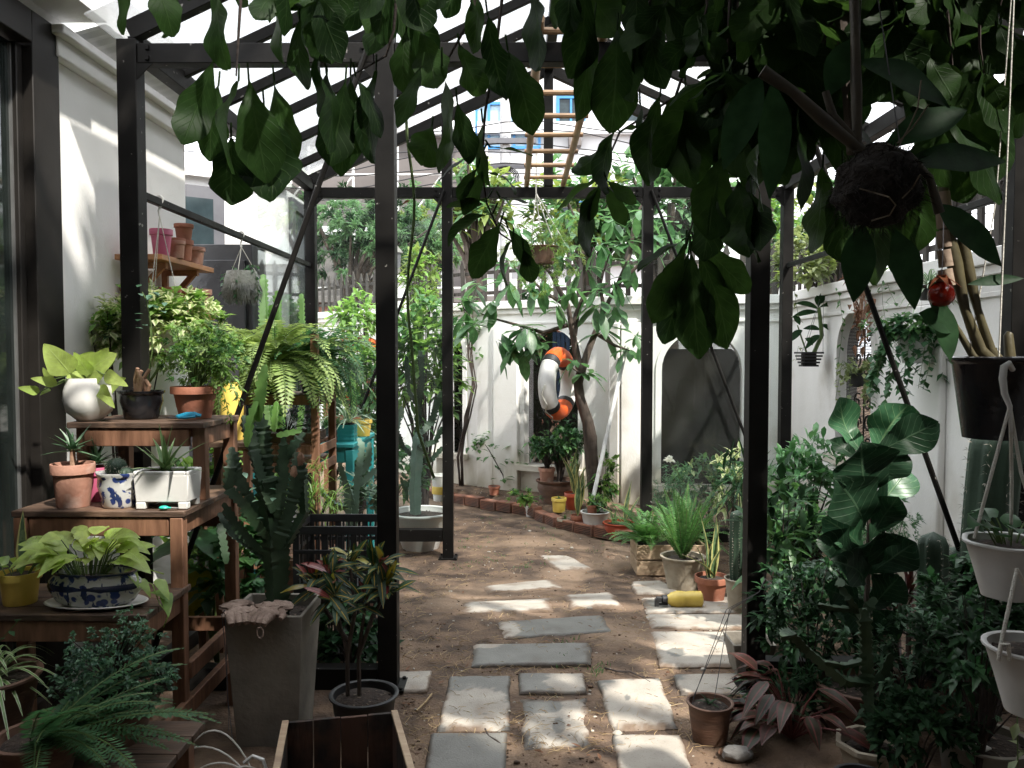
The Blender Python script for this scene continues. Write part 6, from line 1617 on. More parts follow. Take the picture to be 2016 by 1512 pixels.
under('leafy_shrub', 'low shadowy ground plant filling the soil around the octagonal pot', 1810, 1425, 2.8, (.2, .16, .10), 90, 8, .05, .026, 'ov', ['dark', 'dark'], grp=G4, nn=2)
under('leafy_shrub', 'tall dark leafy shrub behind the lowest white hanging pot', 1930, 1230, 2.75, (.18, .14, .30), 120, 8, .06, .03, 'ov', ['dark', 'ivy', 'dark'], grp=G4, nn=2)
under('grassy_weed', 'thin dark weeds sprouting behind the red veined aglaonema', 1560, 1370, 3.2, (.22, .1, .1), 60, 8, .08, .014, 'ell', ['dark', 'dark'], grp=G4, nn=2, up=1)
b = at(1335, 960, 7.0); b.z = gz0(b.x, b.y)
o = T('white_rose', 'single white rose on a long bare stem before the brown grille', 'rose', b)
mb = MB(); mb.tube([(0, 0, 0), at(1340, 960, 7) - b, at(1335, 930, 7) - b, at(1320, 912, 7) - b], .007, 5); obj('stem', mb, M['gstem'], o)
mb = MB()
for k in range(16): leaf(mb, at(1318, 908, 7) - b, rdir(-.2, 1), .06, .055, 'ov', .1, .5, 3)
obj('flower', mb, LM['petal'], o)
mb = MB()
for px, py in ((1338, 935), (1332, 925), (1345, 950), (1350, 955), (1340, 965), (1325, 920)): leaf(mb, at(px, py, 7) - b, rdir(-.3, .5), .11, .07, 'ov', .2, .2, 3)
obj('foliage', mb, LM['mid'], o)
# foreground right
b = on(1695, 1405, .06); b.z = 0
o = T('fiddle_leaf_fig', 'fiddle leaf fig with huge veined leaves in a wide terracotta pot', 'potted plant', b)
pot(o, .19, .13, .17, 'terrad', 'lip')
def f3(px, py, Y=None): return at(px, py, Y or b.y) - b
mb = MB(); mb.tube([(0, 0, .15), f3(1700, 1280), f3(1708, 1150), f3(1712, 1000), f3(1712, 900)], [.013, .012, .011, .009, .006], 8); obj('stem', mb, M['bark'], o)
mb = MB()
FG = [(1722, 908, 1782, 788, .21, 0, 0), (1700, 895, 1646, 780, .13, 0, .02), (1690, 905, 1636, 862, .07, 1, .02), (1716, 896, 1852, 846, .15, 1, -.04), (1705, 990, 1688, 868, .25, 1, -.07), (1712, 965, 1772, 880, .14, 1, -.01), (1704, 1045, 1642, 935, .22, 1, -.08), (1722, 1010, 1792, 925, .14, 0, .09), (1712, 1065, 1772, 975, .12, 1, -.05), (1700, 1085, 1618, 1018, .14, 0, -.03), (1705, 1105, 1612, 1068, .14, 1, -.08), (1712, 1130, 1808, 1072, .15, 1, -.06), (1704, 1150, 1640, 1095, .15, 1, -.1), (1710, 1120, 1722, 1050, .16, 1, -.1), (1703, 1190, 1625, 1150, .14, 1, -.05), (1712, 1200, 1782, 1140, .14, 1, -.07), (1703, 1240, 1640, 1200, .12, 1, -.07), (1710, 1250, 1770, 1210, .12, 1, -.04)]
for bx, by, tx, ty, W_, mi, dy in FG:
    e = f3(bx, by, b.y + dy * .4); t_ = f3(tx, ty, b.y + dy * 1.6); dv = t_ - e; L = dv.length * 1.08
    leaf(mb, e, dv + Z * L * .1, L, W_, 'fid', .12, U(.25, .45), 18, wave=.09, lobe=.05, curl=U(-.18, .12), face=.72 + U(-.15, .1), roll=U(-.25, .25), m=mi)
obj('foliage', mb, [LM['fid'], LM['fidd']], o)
b = on(1728, 1500, .0); b.y = 2.88; b.z = -.02; b.x = (1727 - 1021) * 2.88 / 1600
o = T('potted_euphorbia', 'toothed green euphorbia with spreading arms in a pale octagonal pot', 'potted plant', b)
mb = MB(); mb.lathe([(.001, 0), (.085, 0), (.118, .105), (.128, .107), (.13, .125), (.112, .125), (.104, .08), (.07, .05)], n=8); obj('pot', mb, M['stone'], o, ang=20); soil(o, .1, .095)
def f4(px, py): return at(px, py, 2.88) - b
mb = MB()
for pp, r, w_ in (([(1722, 1490), (1715, 1420), (1712, 1350), (1700, 1250), (1690, 1190)], .035, 4), ([(1712, 1345), (1660, 1338), (1600, 1290), (1560, 1250), (1522, 1236)], .026, 3), ([(1712, 1340), (1745, 1335), (1758, 1290)], .024, 3), ([(1695, 1225), (1710, 1190), (1722, 1175)], .026, 3), ([(1692, 1210), (1672, 1180), (1655, 1150), (1650, 1140)], .02, 3), ([(1705, 1300), (1660, 1310), (1620, 1300)], .018, 3), ([(1690, 1200), (1640, 1195), (1605, 1185)], .018, 3)):
    euph(mb, [f4(*q) + V((0, U(-.03, .03) * i, 0)) for i, q in enumerate(pp)], r, w_, tw=1.2, core=.42)
obj('stem', mb, M['euph'], o, ang=30)
o = T('potted_wire_basket', 'small terracotta pot with dry roots and long hanger wires on the ground', 'potted plant', V((*on(1397, 1455, .0).xy, 0)))
pot(o, .15, .065, .085, 'terrad', 'lip')
mb = MB(); rosette(mb, (0, 0, .13), 10, .07, .014, 10, 60, 'spike', .4, .4, 4); obj('foliage', mb, LM['dark'], o)
mb = MB(); tp = at(1495, 1165, 3.0) - o.location
for a, q in (((-.07, .0, .14), at(1430, 1200, 3.1)), ((-.055, .05, .14), at(1440, 1200, 3.1)), ((.03, .05, .14), at(1436, 1200, 3.1))): mb.tube([a, q - o.location, tp, tp + V((.02, 0, .05)), tp + V((.045, 0, .03))], .0014, 4)
obj('hanger_wire', mb, M['greyframe'], o)
o = T('aglaonema', 'red veined aglaonema with drooping bronze leaves beside the terracotta pot', 'plant', V((*on(1560, 1455, .0).xy, 0)))
mb = MB(); s_ = MB()
for k in range(34):
    a = U(0, 360); e = adir(a, U(5, 65)) * U(.10, .24) + V((0, 0, .05)); s_.tube([(0, 0, 0), e * .55 + V((0, 0, .03)), e], [.005, .004, .003], 5)
    leaf(mb, e, adir(a + U(-30, 30), U(-35, 25)) + V((-.2, -.25, 0)), U(.11, .18), U(.055, .075), 'ov', .35, .3, 7, wave=.03)
obj('foliage', mb, LM['agla'], o); obj('stem', s_, mat('pink_stem', (.17, .05, .045), (.11, .03, .03), rough=.5), o)
o = T('round_stone', 'smooth grey stone lying on the soil near the bottom edge', 'stone', on(1452, 1490, .012))
mb = MB(); mb.ball((0, 0, .012), .05, 14, sx=1.15, sy=.75, sz=.55, lump=.3); obj('stone', mb, M['grey'], o)
o = T('potted_thorny_shrub', 'wiry dark small leaved shrub in a grey tub in the lower right corner', 'potted plant', V((1.66, 2.86, -.02)))
pot(o, .15, .13, .15, 'concrete', 'lip')
shrub(o, (.02, .1, .38), (.30, .24, .30), 150, 12, .02, .008, lm=['dark', 'herb'], n=0, base=(0, 0, .12), nst=60, sr=.0035, shell=.15, wob=.5)
sh = T('seashell', 'white spiral seashell lying on the soil of the grey tub', 'shell', V((1.585, 2.77, .135)))
mb = MB(); mb.ball((0, 0, 0), .022, 10, sx=1.5, sz=.6, lump=.4); mb.tube([(.02, 0, 0), (.05, .004, -.004)], [.014, .003], 8); obj('shell', mb, M['white'], sh)
o = T('dark_pot', 'dark rimmed empty pot at the bottom edge beside the octagonal pot', 'flower pot', V((1.145, 2.66, -.03)))
pot(o, .12, .07, .09, 'blackp', 'lip')
for lab, px, py, Y, h, r, ln in (('tall thick column cactus leaning behind the hanging pots on the right', 1935, 1190, 3.45, 1.05, .105, (.05, 0)), ('thinner column cactus left of the thick one by the right corner', 1835, 1190, 3.3, .62, .06, (.0, 0)), ('short column cactus between two taller ones by the right corner', 1872, 1190, 3.55, .5, .07, (.02, 0))):
    p = at(px, py, Y); p.z = 0
    o = T('column_cactus', lab, 'cactus', p, 'column cacti in the right corner'); pot(o, .2, .1, .14, 'terrad'); column(o, (0, 0, .15), p.z + h, r, 8, ln)
for lab, px, Y in (('dark red spiky cordyline before the white wall beside the fig', 1790, 3.75), ('second dark spiky cordyline lower down before the wall', 1770, 3.4)):
    p = at(px, 1200, Y); p.z = 0
    o = T('cordyline', lab, 'plant', p, 'spiky red plants in the right corner'); z = at(px, 1165 if Y > 3.5 else 1230, Y).z
    mb = MB(); mb.tube([(0, 0, 0), (0, 0, z)], [.014, .01], 7); obj('stem', mb, M['bark'], o)
    mb = MB(); rosette(mb, (0, 0, z - .03), 46, .24, .022, -10, 88, 'spike', .3, .35, 6); obj('foliage', mb, LM['brom'], o)
# hanging on the right wall
HW = 'plants hanging on the right garden wall'
def wallhang(name, lab, px, py, off=.16):
    r = ray(px, py); Y = (2.7 - off) / r.x * r.y; return T(name, lab, 'hanging plant', at(px, py, Y), HW)
o = wallhang('hanging_orchid', 'small black slatted basket with a long leaved orchid hanging by wires', 1592, 722)
mb = MB()
for k in range(5):
    s = .062 + .008 * k
    for sy in (-1, 1): mb.box((0, sy * s, .01 + k * .028), (2 * s, .012, .016)); mb.box((sy * s, 0, .01 + k * .028), (.012, 2 * s - .014, .016))
mb.box((0, 0, .01), (.11, .11, .01)); obj('basket', mb, M['blackp'], o)
mb = MB(); mb.box((0, 0, .07), (.1, .1, .11)); obj('coir', mb, M['coir'], o)
def oh(px, py, dy=0): return at(px, py, o.location.y + dy) - o.location
mb = MB(); mb.tube([oh(1600, 700), oh(1618, 660), oh(1612, 605)], [.018, .02, .016], 8); mb.tube([oh(1590, 700), oh(1578, 665), oh(1570, 640)], [.008, .007, .005], 6); obj('stem', mb, M['gstem'], o)
mb = MB()
for px, py, dx, dz, L in ((1613, 605, .9, .35, .32), (1613, 610, -.8, .5, .26), (1612, 600, .3, 1, .2), (1612, 605, -.2, .9, .16), (1612, 615, -.9, .1, .24), (1615, 640, .9, -.2, .14), (1615, 650, -.7, .3, .16), (1616, 660, -.8, -.3, .16), (1580, 650, -.8, -.3, .16), (1575, 640, -.4, .8, .14), (1600, 680, -.4, .7, .14), (1612, 600, .6, .8, .22)):
    leaf(mb, oh(px, py), V((dx, U(-.4, .1), dz)), L, .066, 'ell', .35, .3, 7, face=.55)
obj('foliage', mb, LM['dark'], o)
mb = MB(); top = 2.06 - o.location.z
for sx, sy in ((-.09, -.09), (.09, -.09), (0, .09)): mb.tube([(sx, sy, .13), (.12, 0, top)], .002, 4)
obj('hanger_wire', mb, M['greyframe'], o)
vine(o, [[(-.05, -.05, .14), (-.12, -.08, .18), (-.14, -.08, .05)], [oh(1575, 640), oh(1568, 600), oh(1562, 560)]], .045, .035, 'coin', 'ov', .05)
o = wallhang('hanging_basket', 'white wall pot overflowing with crinkled dark green trailing leaves', 1805, 700, .12)
pot(o, .19, .085, .125, 'whitep', 'lip', z=-.05)
vps = []
for k in range(16):
    a = U(2.2, 5.2); vps.append([(0, 0, .14), (.16 * math.cos(a), .13 * math.sin(a), .2), (.24 * math.cos(a), .17 * math.sin(a), U(-.1, .12)), (.26 * math.cos(a) - .04, .17 * math.sin(a), U(-.36, 0))])
vine(o, vps, .055, .045, 'ivy', 'ov', .018)
mb = MB(); shc = shrub(o, (-.08, -.02, .18), (.24, .15, .08), 50, 8, .055, .045, 'ov', ['ivy', 'mid'], n=2, base=(0, 0, .1), nst=4, fname='top_leaves')
mb = MB(); mb.tube([(.07, -.1, .17), (.08, -.115, .1), (.08, -.115, .0)], .004, 5); mb.tube([(0, 0, .1), (.1, .1, .62)], .002, 4); obj('cord', mb, M['rope'], o)
o = wallhang('hanging_basket', 'round leaved pale creeper hanging in front of the narrow wall arch', 1690, 745, .1)
pot(o, .1, .06, .085, 'blackp', 'lip', z=-.06)
vine(o, [[(0, 0, .04), (.12 * math.cos(k), .09 * math.sin(k), .10 + U(0, .1)), (.17 * math.cos(k), .12 * math.sin(k), U(-.22, .05))] for k in range(12)], .05, .045, 'coin', 'ov', .03)
mb = MB(); mb.tube([(0, 0, .04), (.05, 0, 2.05 - o.location.z)], .002, 4); obj('hanger_wire', mb, M['greyframe'], o)
# creepers over the wall
r_ = lambda px, py, off=.06: at(px, py, (2.7 - off) / ray(px, py).x * ray(px, py).y)
b = r_(1700, 540); o = T('dry_creeper', 'withered brown creeper hanging down from the wall top before the narrow arch', 'creeper', b)
mb = MB(); st_ = MB()
for k in range(16):
    q = [r_(1680 + U(-22, 30), 470), r_(1695 + U(-22, 26), 540), r_(1700 + U(-20, 22), 600), r_(1700 + U(-14, 18), 620 + U(0, 60))]
    st_.tube([x - b for x in q], .004, 4)
    for t in q: leaf(mb, t - b + V((U(-.04, .02), U(-.04, .04), U(-.05, .05))), rdir(-1, 0), .09, .035, 'ov', .3, .6, 3)
obj('stem', st_, M['tan'], o); obj('foliage', mb, LM['dry'], o)
b = r_(1585, 520, .2); o = T('wall_creeper', 'pale yellow green creeper clumped on the wall top by the rear right post', 'creeper', b)
shrub(o, (0, 0, .02), (.30, .35, .24), 80, 7, .085, .06, 'ov', ['coin', 'fary', 'coin'], n=3, base=(.1, 0, -.2), nst=16)
vine(o, [[V((-.1, -.05, -.1)), r_(1548, 560, .2) - b, r_(1545, 610, .2) - b]], .06, .04, 'coin', 'ov', .06)
b = r_(1745, 545, .08); o = T('wall_creeper', 'thin green strands dangling from the right wall top above the white wall pot', 'creeper', b)
vine(o, [[r_(1735, 540) - b, r_(1738, 600) - b, r_(1745, 640) - b], [r_(1742, 545) - b, r_(1755, 580) - b, r_(1765, 600) - b], [r_(1650, 560) - b, r_(1660, 640) - b, r_(1650, 720) - b], [r_(1715, 560) - b, r_(1712, 620) - b]], .05, .035, 'mid', 'ov', .05)
leafy = MB(); rosette(leafy, r_(1740, 535) - b, 9, .16, .035, 0, 60, 'spike', .3, .3, 4); obj('leaf_tuft', leafy, LM['lite'], o)
o = wallhang('hanging_spider_plant', 'pale striped spider plant tuft hanging behind the red ornament', 1830, 565, .2)
pot(o, .09, .05, .07, 'blackp', 'lip', z=-.08); mb = MB(); rosette(mb, (0, 0, .0), 30, .26, .02, 0, 80, 'strap', .7, .3, 7); obj('foliage', mb, LM['spid2'], o)
mb = MB(); mb.tube([(0, 0, 0), (.1, 0, 2.05 - o.location.z)], .002, 4); obj('hanger_wire', mb, M['greyframe'], o)
# ------------------------------------------------------------------ near hanging pots, lower right
def hpot(lab, px, py, Y, h, rb, rt, m, rim, **k):
    o = T('hanging_pot', lab, 'hanging plant', at(px, py, Y), 'hanging pots at the right edge'); pot(o, h, rb, rt, m, rim, 30, **k); return o
o = hpot('big black hanging pot of thick bare orchid canes at the right edge', 1960, 862, 2.05, .205, .075, .105, 'blackg', 'lip')
OC = V(o.location)
def h2(px, py, Y=2.05): return at(px, py, Y) - OC
mb = MB()
for pp, r in (([(1975, 730), (1930, 690), (1900, 610), (1880, 520), (1858, 430), (1858, 350)], .019), ([(1950, 730), (1915, 700), (1880, 640)], .012), ([(1985, 735), (1950, 690), (1925, 610), (1905, 530), (1895, 470)], .016), ([(1990, 720), (1985, 660), (1988, 655)], .014), ([(1960, 730), (1955, 685)], .011)):
    q = [h2(*a) for a in pp]; mb.tube(q, [r * (.8 + .25 * math.sin(2.1 * i + 1)) for i in range(len(q))], 10)
obj('cane', mb, mat('olive_cane', (.10, .085, .04), (.06, .05, .025), rough=.5, bump=.15), o)
mb = MB()
for k in range(5): mb.tube([h2(1855 + k * 1.5, 378 + k * 38), h2(1858 + k * 2, 378 + k * 38 + 33)], [.0175, .0185], 10)
obj('cane_sheath', mb, mat('papery_sheath', (.36, .27, .2), (.26, .19, .14), rough=.8, bump=.3), o)
mb = MB()
for px, py, dx, dz, L, W in ((1885, 650, -.75, .35, .12, .07), (1858, 630, -.35, .75, .12, .055), (1850, 590, .1, -.9, .14, .06), (1905, 560, .9, .15, .13, .03)): leaf(mb, h2(px, py, 2.02), V((dx, -.15, dz)), L, W, 'ell', .1, .25, 7, face=.7)
obj('foliage', mb, LM['dark'], o)
mb = MB(); mb.tube([h2(1965, 745, 1.98), h2(1975, 500, 2.0), h2(1990, 150, 2.02), h2(2002, -150, 2.04)], .0022, 5); mb.tube([h2(1900, 745), h2(1960, 400), h2(2002, -150, 2.04)], .0018, 5); obj('cord', mb, M['rope'], o)
orn = T('red_ornament', 'shiny red orange ball ornament with a leaf shaped top hanging on the orchid cane', 'ornament', at(1853, 580, 1.98))
mb = MB(); mb.ball((0, 0, 0), .031, 18, lump=.08); obj('ball', mb, mat('red_glass', (.25, .014, .004), (.12, .006, .003), rough=.12, scale=40, bump=.35, bs=60), orn)
mb = MB()
for k in range(6): leaf(mb, (0, 0, .045), adir(k * 60 + 20, -25), .05, .022, 'spike', .2, .3, 4)
obj('ornament_top', mb, mat('rust_orange', (.3, .09, .03), (.2, .05, .02), rough=.6), orn)
mb = MB(); mb.tube([(0, 0, .04), (.002, 0, .1), (.012, .02, .22)], .0012, 4); obj('thread', mb, M['greyframe'], orn)
o = hpot('white hanging pot with round green leaves just under the black orchid pot', 1985, 1172, 1.95, .135, .06, .098, 'whitep', 'lip', fn=lambda t, i, r, z: 1 + .03 * math.cos(6 * t))
OB = V(o.location)
def h3(px, py, Y=1.95): return at(px, py, Y) - OB
pothos(o, (0, 0, .12), 18, .07, 'ivy', .1, .08, .05)
hk = MB(); hk.tube([h3(1994, 728, 1.93), h3(1986, 716, 1.92), h3(1977, 722, 1.92), h3(1974, 745, 1.92), h3(1978, 775, 1.92), h3(1988, 800, 1.92), h3(1990, 850, 1.92)], [.006, .008, .0085, .0085, .0075, .006, .004], 9); obj('hook', hk, M['whitep'], o)
mb = MB(); mb.tube([h3(1988, 800, 1.92), h3(1950, 940, 1.92), h3(1918, 1060, 1.92)], .0042, 7); mb.tube([h3(1989, 810, 1.92), h3(1992, 950, 1.98), h3(1990, 1060, 2.02)], .0042, 7); mb.tube([h3(1990, 810, 1.92), h3(2010, 930, 1.92), h3(2050, 1062, 1.9)], .0042, 7); obj('cord', mb, M['rope'], o)
o = hpot('lower white hanging pot at the right edge trailing round yellowish leaves', 2030, 1400, 1.85, .155, .055, .098, 'whitep', 'lip')
OB = V(o.location)
mb = MB(); mb.tube([h3(2002, 1120, 1.84), h3(1985, 1200, 1.82), h3(1966, 1290, 1.80)], .0045, 7); mb.tube([h3(1966, 1300, 1.795), h3(1972, 1268, 1.79), h3(1985, 1268, 1.79), h3(1988, 1300, 1.79)], .0045, 7); mb.tube([h3(2002, 1120, 1.84), h3(2085, 1285, 1.85)], .0045, 7); obj('cord', mb, M['rope'], o)
vine(o, [[(-.05, -.03, .0), (-.06, -.05, -.06), (-.055, -.05, -.16)], [(-.03, -.04, .0), (-.045, -.06, -.1), (-.03, -.06, -.2)], [(0, -.03, .14), (.04, -.08, .18), (.08, -.1, .1)]], .034, .026, 'coin', 'ov', .02)
o = T('hanging_orchid_ball', 'dark coir ball with thick orchid canes hanging among the leaves at the upper right', 'hanging plant', at(1728, 370, 1.78))
OD = V(o.location)
def h5(px, py, Y=1.78): return at(px, py, Y) - OD
mb = MB(); mb.ball((0, 0, 0), .086, 40, sz=1.0, lump=.22); obj('coir_ball', mb, M['coir'], o)
mb = MB()
for pp, r in (([(1700, 300), (1620, 235), (1560, 180), (1500, 140)], .0135), ([(1688, 300), (1686, 180), (1683, 60), (1680, -60)], .011), ([(1705, 300), (1640, 230), (1625, 180)], .009), ([(1735, 285), (1790, 310), (1830, 350), (1850, 420)], .010)): mb.tube([h5(*a) for a in pp], [r * (.85 + .25 * (k % 2)) for k in range(len(pp))], 9)
obj('cane', mb, mat('dusky_cane', (.06, .048, .028), (.03, .024, .015), rough=.6, bump=.2), o)
mb = MB()
for pp in ([(1770, 290), (1790, 250), (1806, 210), (1812, 160)], [(1765, 280), (1795, 250), (1830, 205)], [(1692, 372), (1722, 380), (1750, 388), (1762, 404), (1750, 424), (1718, 436)], [(1775, 392), (1795, 372), (1812, 342)]):
    mb.tube([h5(a + U(-2, 2), b_ + U(-2, 2), 1.68 + .02 * math.sin(k * 2)) for k, (a, b_) in enumerate(pp)], .0016, 5)
for k in range(1600):
    d = rdir(-1, 1); chip(mb, d * .084, d * .5 + rdir(-1, 1) - Z * .2, U(.015, .045), .002, m=1)
obj('root', mb, [mat('aerial_root', (.14, .11, .07), (.09, .07, .045), rough=.8), M['coir']], o)
mb = MB()
for px, py, dx, dz, L in ((1500, 150, -.5, -.9, .2), (1520, 160, .1, -1, .22), (1630, 190, .3, .9, .16), (1690, 120, .8, -.3, .2), (1840, 400, .7, -.7, .18), (1740, 290, .9, .5, .22), (1780, 320, .9, .1, .24), (1700, 440, -.2, -1, .15), (1760, 450, .3, -1, .16)): leaf(mb, h5(px, py, 1.8), V((dx, U(-.2, .1), dz)), L, .075, 'ell', .15, .25, 8, face=.7, wave=.03)
obj('foliage', mb, LM['dark'], o)
mb = MB(); mb.tube([(-.05, 0, .08), h5(1700, -140)], .0015, 4); mb.tube([(.05, 0, .07), h5(1708, -140)], .0015, 4); obj('hanger_wire', mb, M['greyframe'], o)
# ------------------------------------------------------------------ bamboo ladder
lz = 2.855
lo_ = T('bamboo_ladder', 'bamboo ladder laid flat across the roof tie beams of the greenhouse', 'ladder', (.22, 4.8, lz))
for x, dx in ((-.135, -.02), (.14, .0)):
    mb = MB(); pts = [V((x + dx * (k / 12), -1.45 + k * 3.3 / 12, 0)) for k in range(13)]; mb.tube(pts, [.024 if k % 2 else .0215 for k in range(13)], 9); obj('rail', mb, M['bamboo'], lo_)
for k in range(8):
    mb = MB(); y = -1.32 + k * .41; mb.tube([(-.18, y, .0), (.18, y + U(-.01, .01), 0)], .0155, 8); obj('rung', mb, M['bamboo'], lo_)
# ================================================================== TREES BEYOND THE WALL
def btree(name, lab, px, py, Y, rad, ncl, per, L, W, lm, trunk=None, n=2, sh='ov', grp='trees beyond the wall', sr=.05, tr_=.12, shell=.3, pref=None):
    c = at(px, py, Y); o = T(name, lab, 'tree', (c.x if trunk is None else at(trunk, 500, Y).x, c.y, -.3), grp)
    cc = c - o.location
    mb = MB(); mb.tube([(0, 0, 0), (.02, 0, cc.z * .4), (cc.x * .4, 0, cc.z * .75), cc], [tr_, tr_ * .9, tr_ * .7, tr_ * .3], 10); obj('trunk', mb, M['bark'], o)
    shrub(o, cc, rad, ncl, per, L, W, sh, lm, n=n, base=(cc.x * .4, 0, cc.z * .6), sm='bark', sr=sr, fname='crown', nst=18, shell=shell, pref=pref); return o
btree('feathery_tree', 'feathery acacia with a pale trunk behind the left fence', 735, 470, 13.5, (1.45, 1.0, .95), 210, 46, .14, .03, ['far', 'far', 'dark'], trunk=655, n=0, tr_=.14, shell=.25)
btree('feathery_tree', 'lighter feathery tree behind the thick post and the rope', 825, 470, 14.5, (.9, .8, .75), 120, 46, .14, .03, ['far', 'fary'], n=0, shell=.3)
btree('leafy_tree', 'pale leafy tree below the bamboo ladder beyond the fence', 940, 400, 11.0, (.55, .5, .7), 70, 9, .2, .09, ['far', 'fary'], n=3)
btree('leafy_tree', 'big leafed tree behind the crown of the small garden tree', 1150, 430, 11.0, (.95, .6, .75), 120, 9, .22, .1, ['far', 'tree', 'fary'], n=3)
btree('leafy_tree', 'leafy tree right of the ladder against the white sky', 1320, 400, 10.6, (.85, .6, .8), 120, 9, .22, .1, ['far', 'tree'], n=3)
btree('leafy_tree', 'sunlit bush tree seen through the right rear glass bay', 1510, 470, 10.5, (.5, .5, .9), 80, 9, .18, .08, ['far', 'lite'], n=3)
btree('leafy_tree', 'bushy tree rising above the right wall by the fig', 1640, 440, 9.0, (.6, .5, .5), 70, 9, .17, .08, ['coin', 'fary', 'far'], n=3)
# ================================================================== OVERHANGING TREE
tv = V((3.3, .2, 0))
ot = T('overhanging_tree', 'big leaved tree whose drooping dark branches hang over the greenhouse entrance', 'tree', tv)
def w(px, py, Y): return at(px, py, Y) - tv
mb = MB(); mb.tube([(0, 0, 0), (.05, .05, 1.2), (-.1, .2, 2.4), (-.4, .6, 3.2)], [.17, .15, .13, .1], 12); obj('trunk', mb, M['bark'], ot)
mb = MB()
LB = [[V((-.1, .2, 2.4)), V((-.9, 1.2, 2.95)), w(1500, -80, 2.3), w(1300, -90, 2.4), w(1050, -100, 2.5), w(760, -110, 2.5), w(480, -100, 2.4), w(230, -80, 2.3)],
      [V((-.4, .6, 3.2)), V((-1.3, 1.3, 3.35)), w(1750, -160, 2.4), w(1350, -60, 2.9), w(1050, -60, 3.0), w(800, -60, 3.0)],
      [V((-.1, .2, 2.4)), V((-.7, 1.2, 2.7)), w(1900, -60, 2.1), w(1650, -40, 2.0)], [w(1650, -60, 2.2), w(1668, 120, 2.15), w(1682, 300, 2.1)], [w(1900, -60, 2.1), w(1960, -60, 2.2)]]
for b_ in LB: mb.tube(b_, [max(.012, .085 * (1 - i / len(b_)) ** 1.6) if len(b_) > 3 else .02 for i in range(len(b_))], 8)
obj('limb', mb, M['bark'], ot)
LV = MB()
def twig(pp, Y, r=.006):
    TW = MB(); q = [w(px, py, Y + .03 * i) for i, (px, py) in enumerate(pp)]; TW.tube(q, [r * (1 - .6 * i / (len(q) - 1)) for i in range(len(q))], 6)
    obj('twig', TW, M['twig'], ot)
for pp, Y in (([(480, -100), (470, 60), (465, 150)], 2.4), ([(790, -110), (775, 60), (760, 110), (690, 150)], 2.4), ([(950, -100), (930, 30), (880, 120), (830, 130)], 2.4), ([(1000, -100), (975, 110), (955, 220), (948, 330), (958, 400), (985, 460), (1030, 490)], 2.5), ([(1330, -90), (1270, 20), (1200, 35)], 2.5), ([(1420, -80), (1330, 190), (1220, 260), (1190, 330), (1172, 365)], 2.6), ([(1450, -80), (1440, 130), (1430, 300), (1370, 420), (1350, 480)], 2.4), ([(1700, -80), (1600, 120), (1420, 130)], 2.2), ([(1900, -60), (1700, 100), (1640, 130)], 2.1)):
    twig(pp, Y)
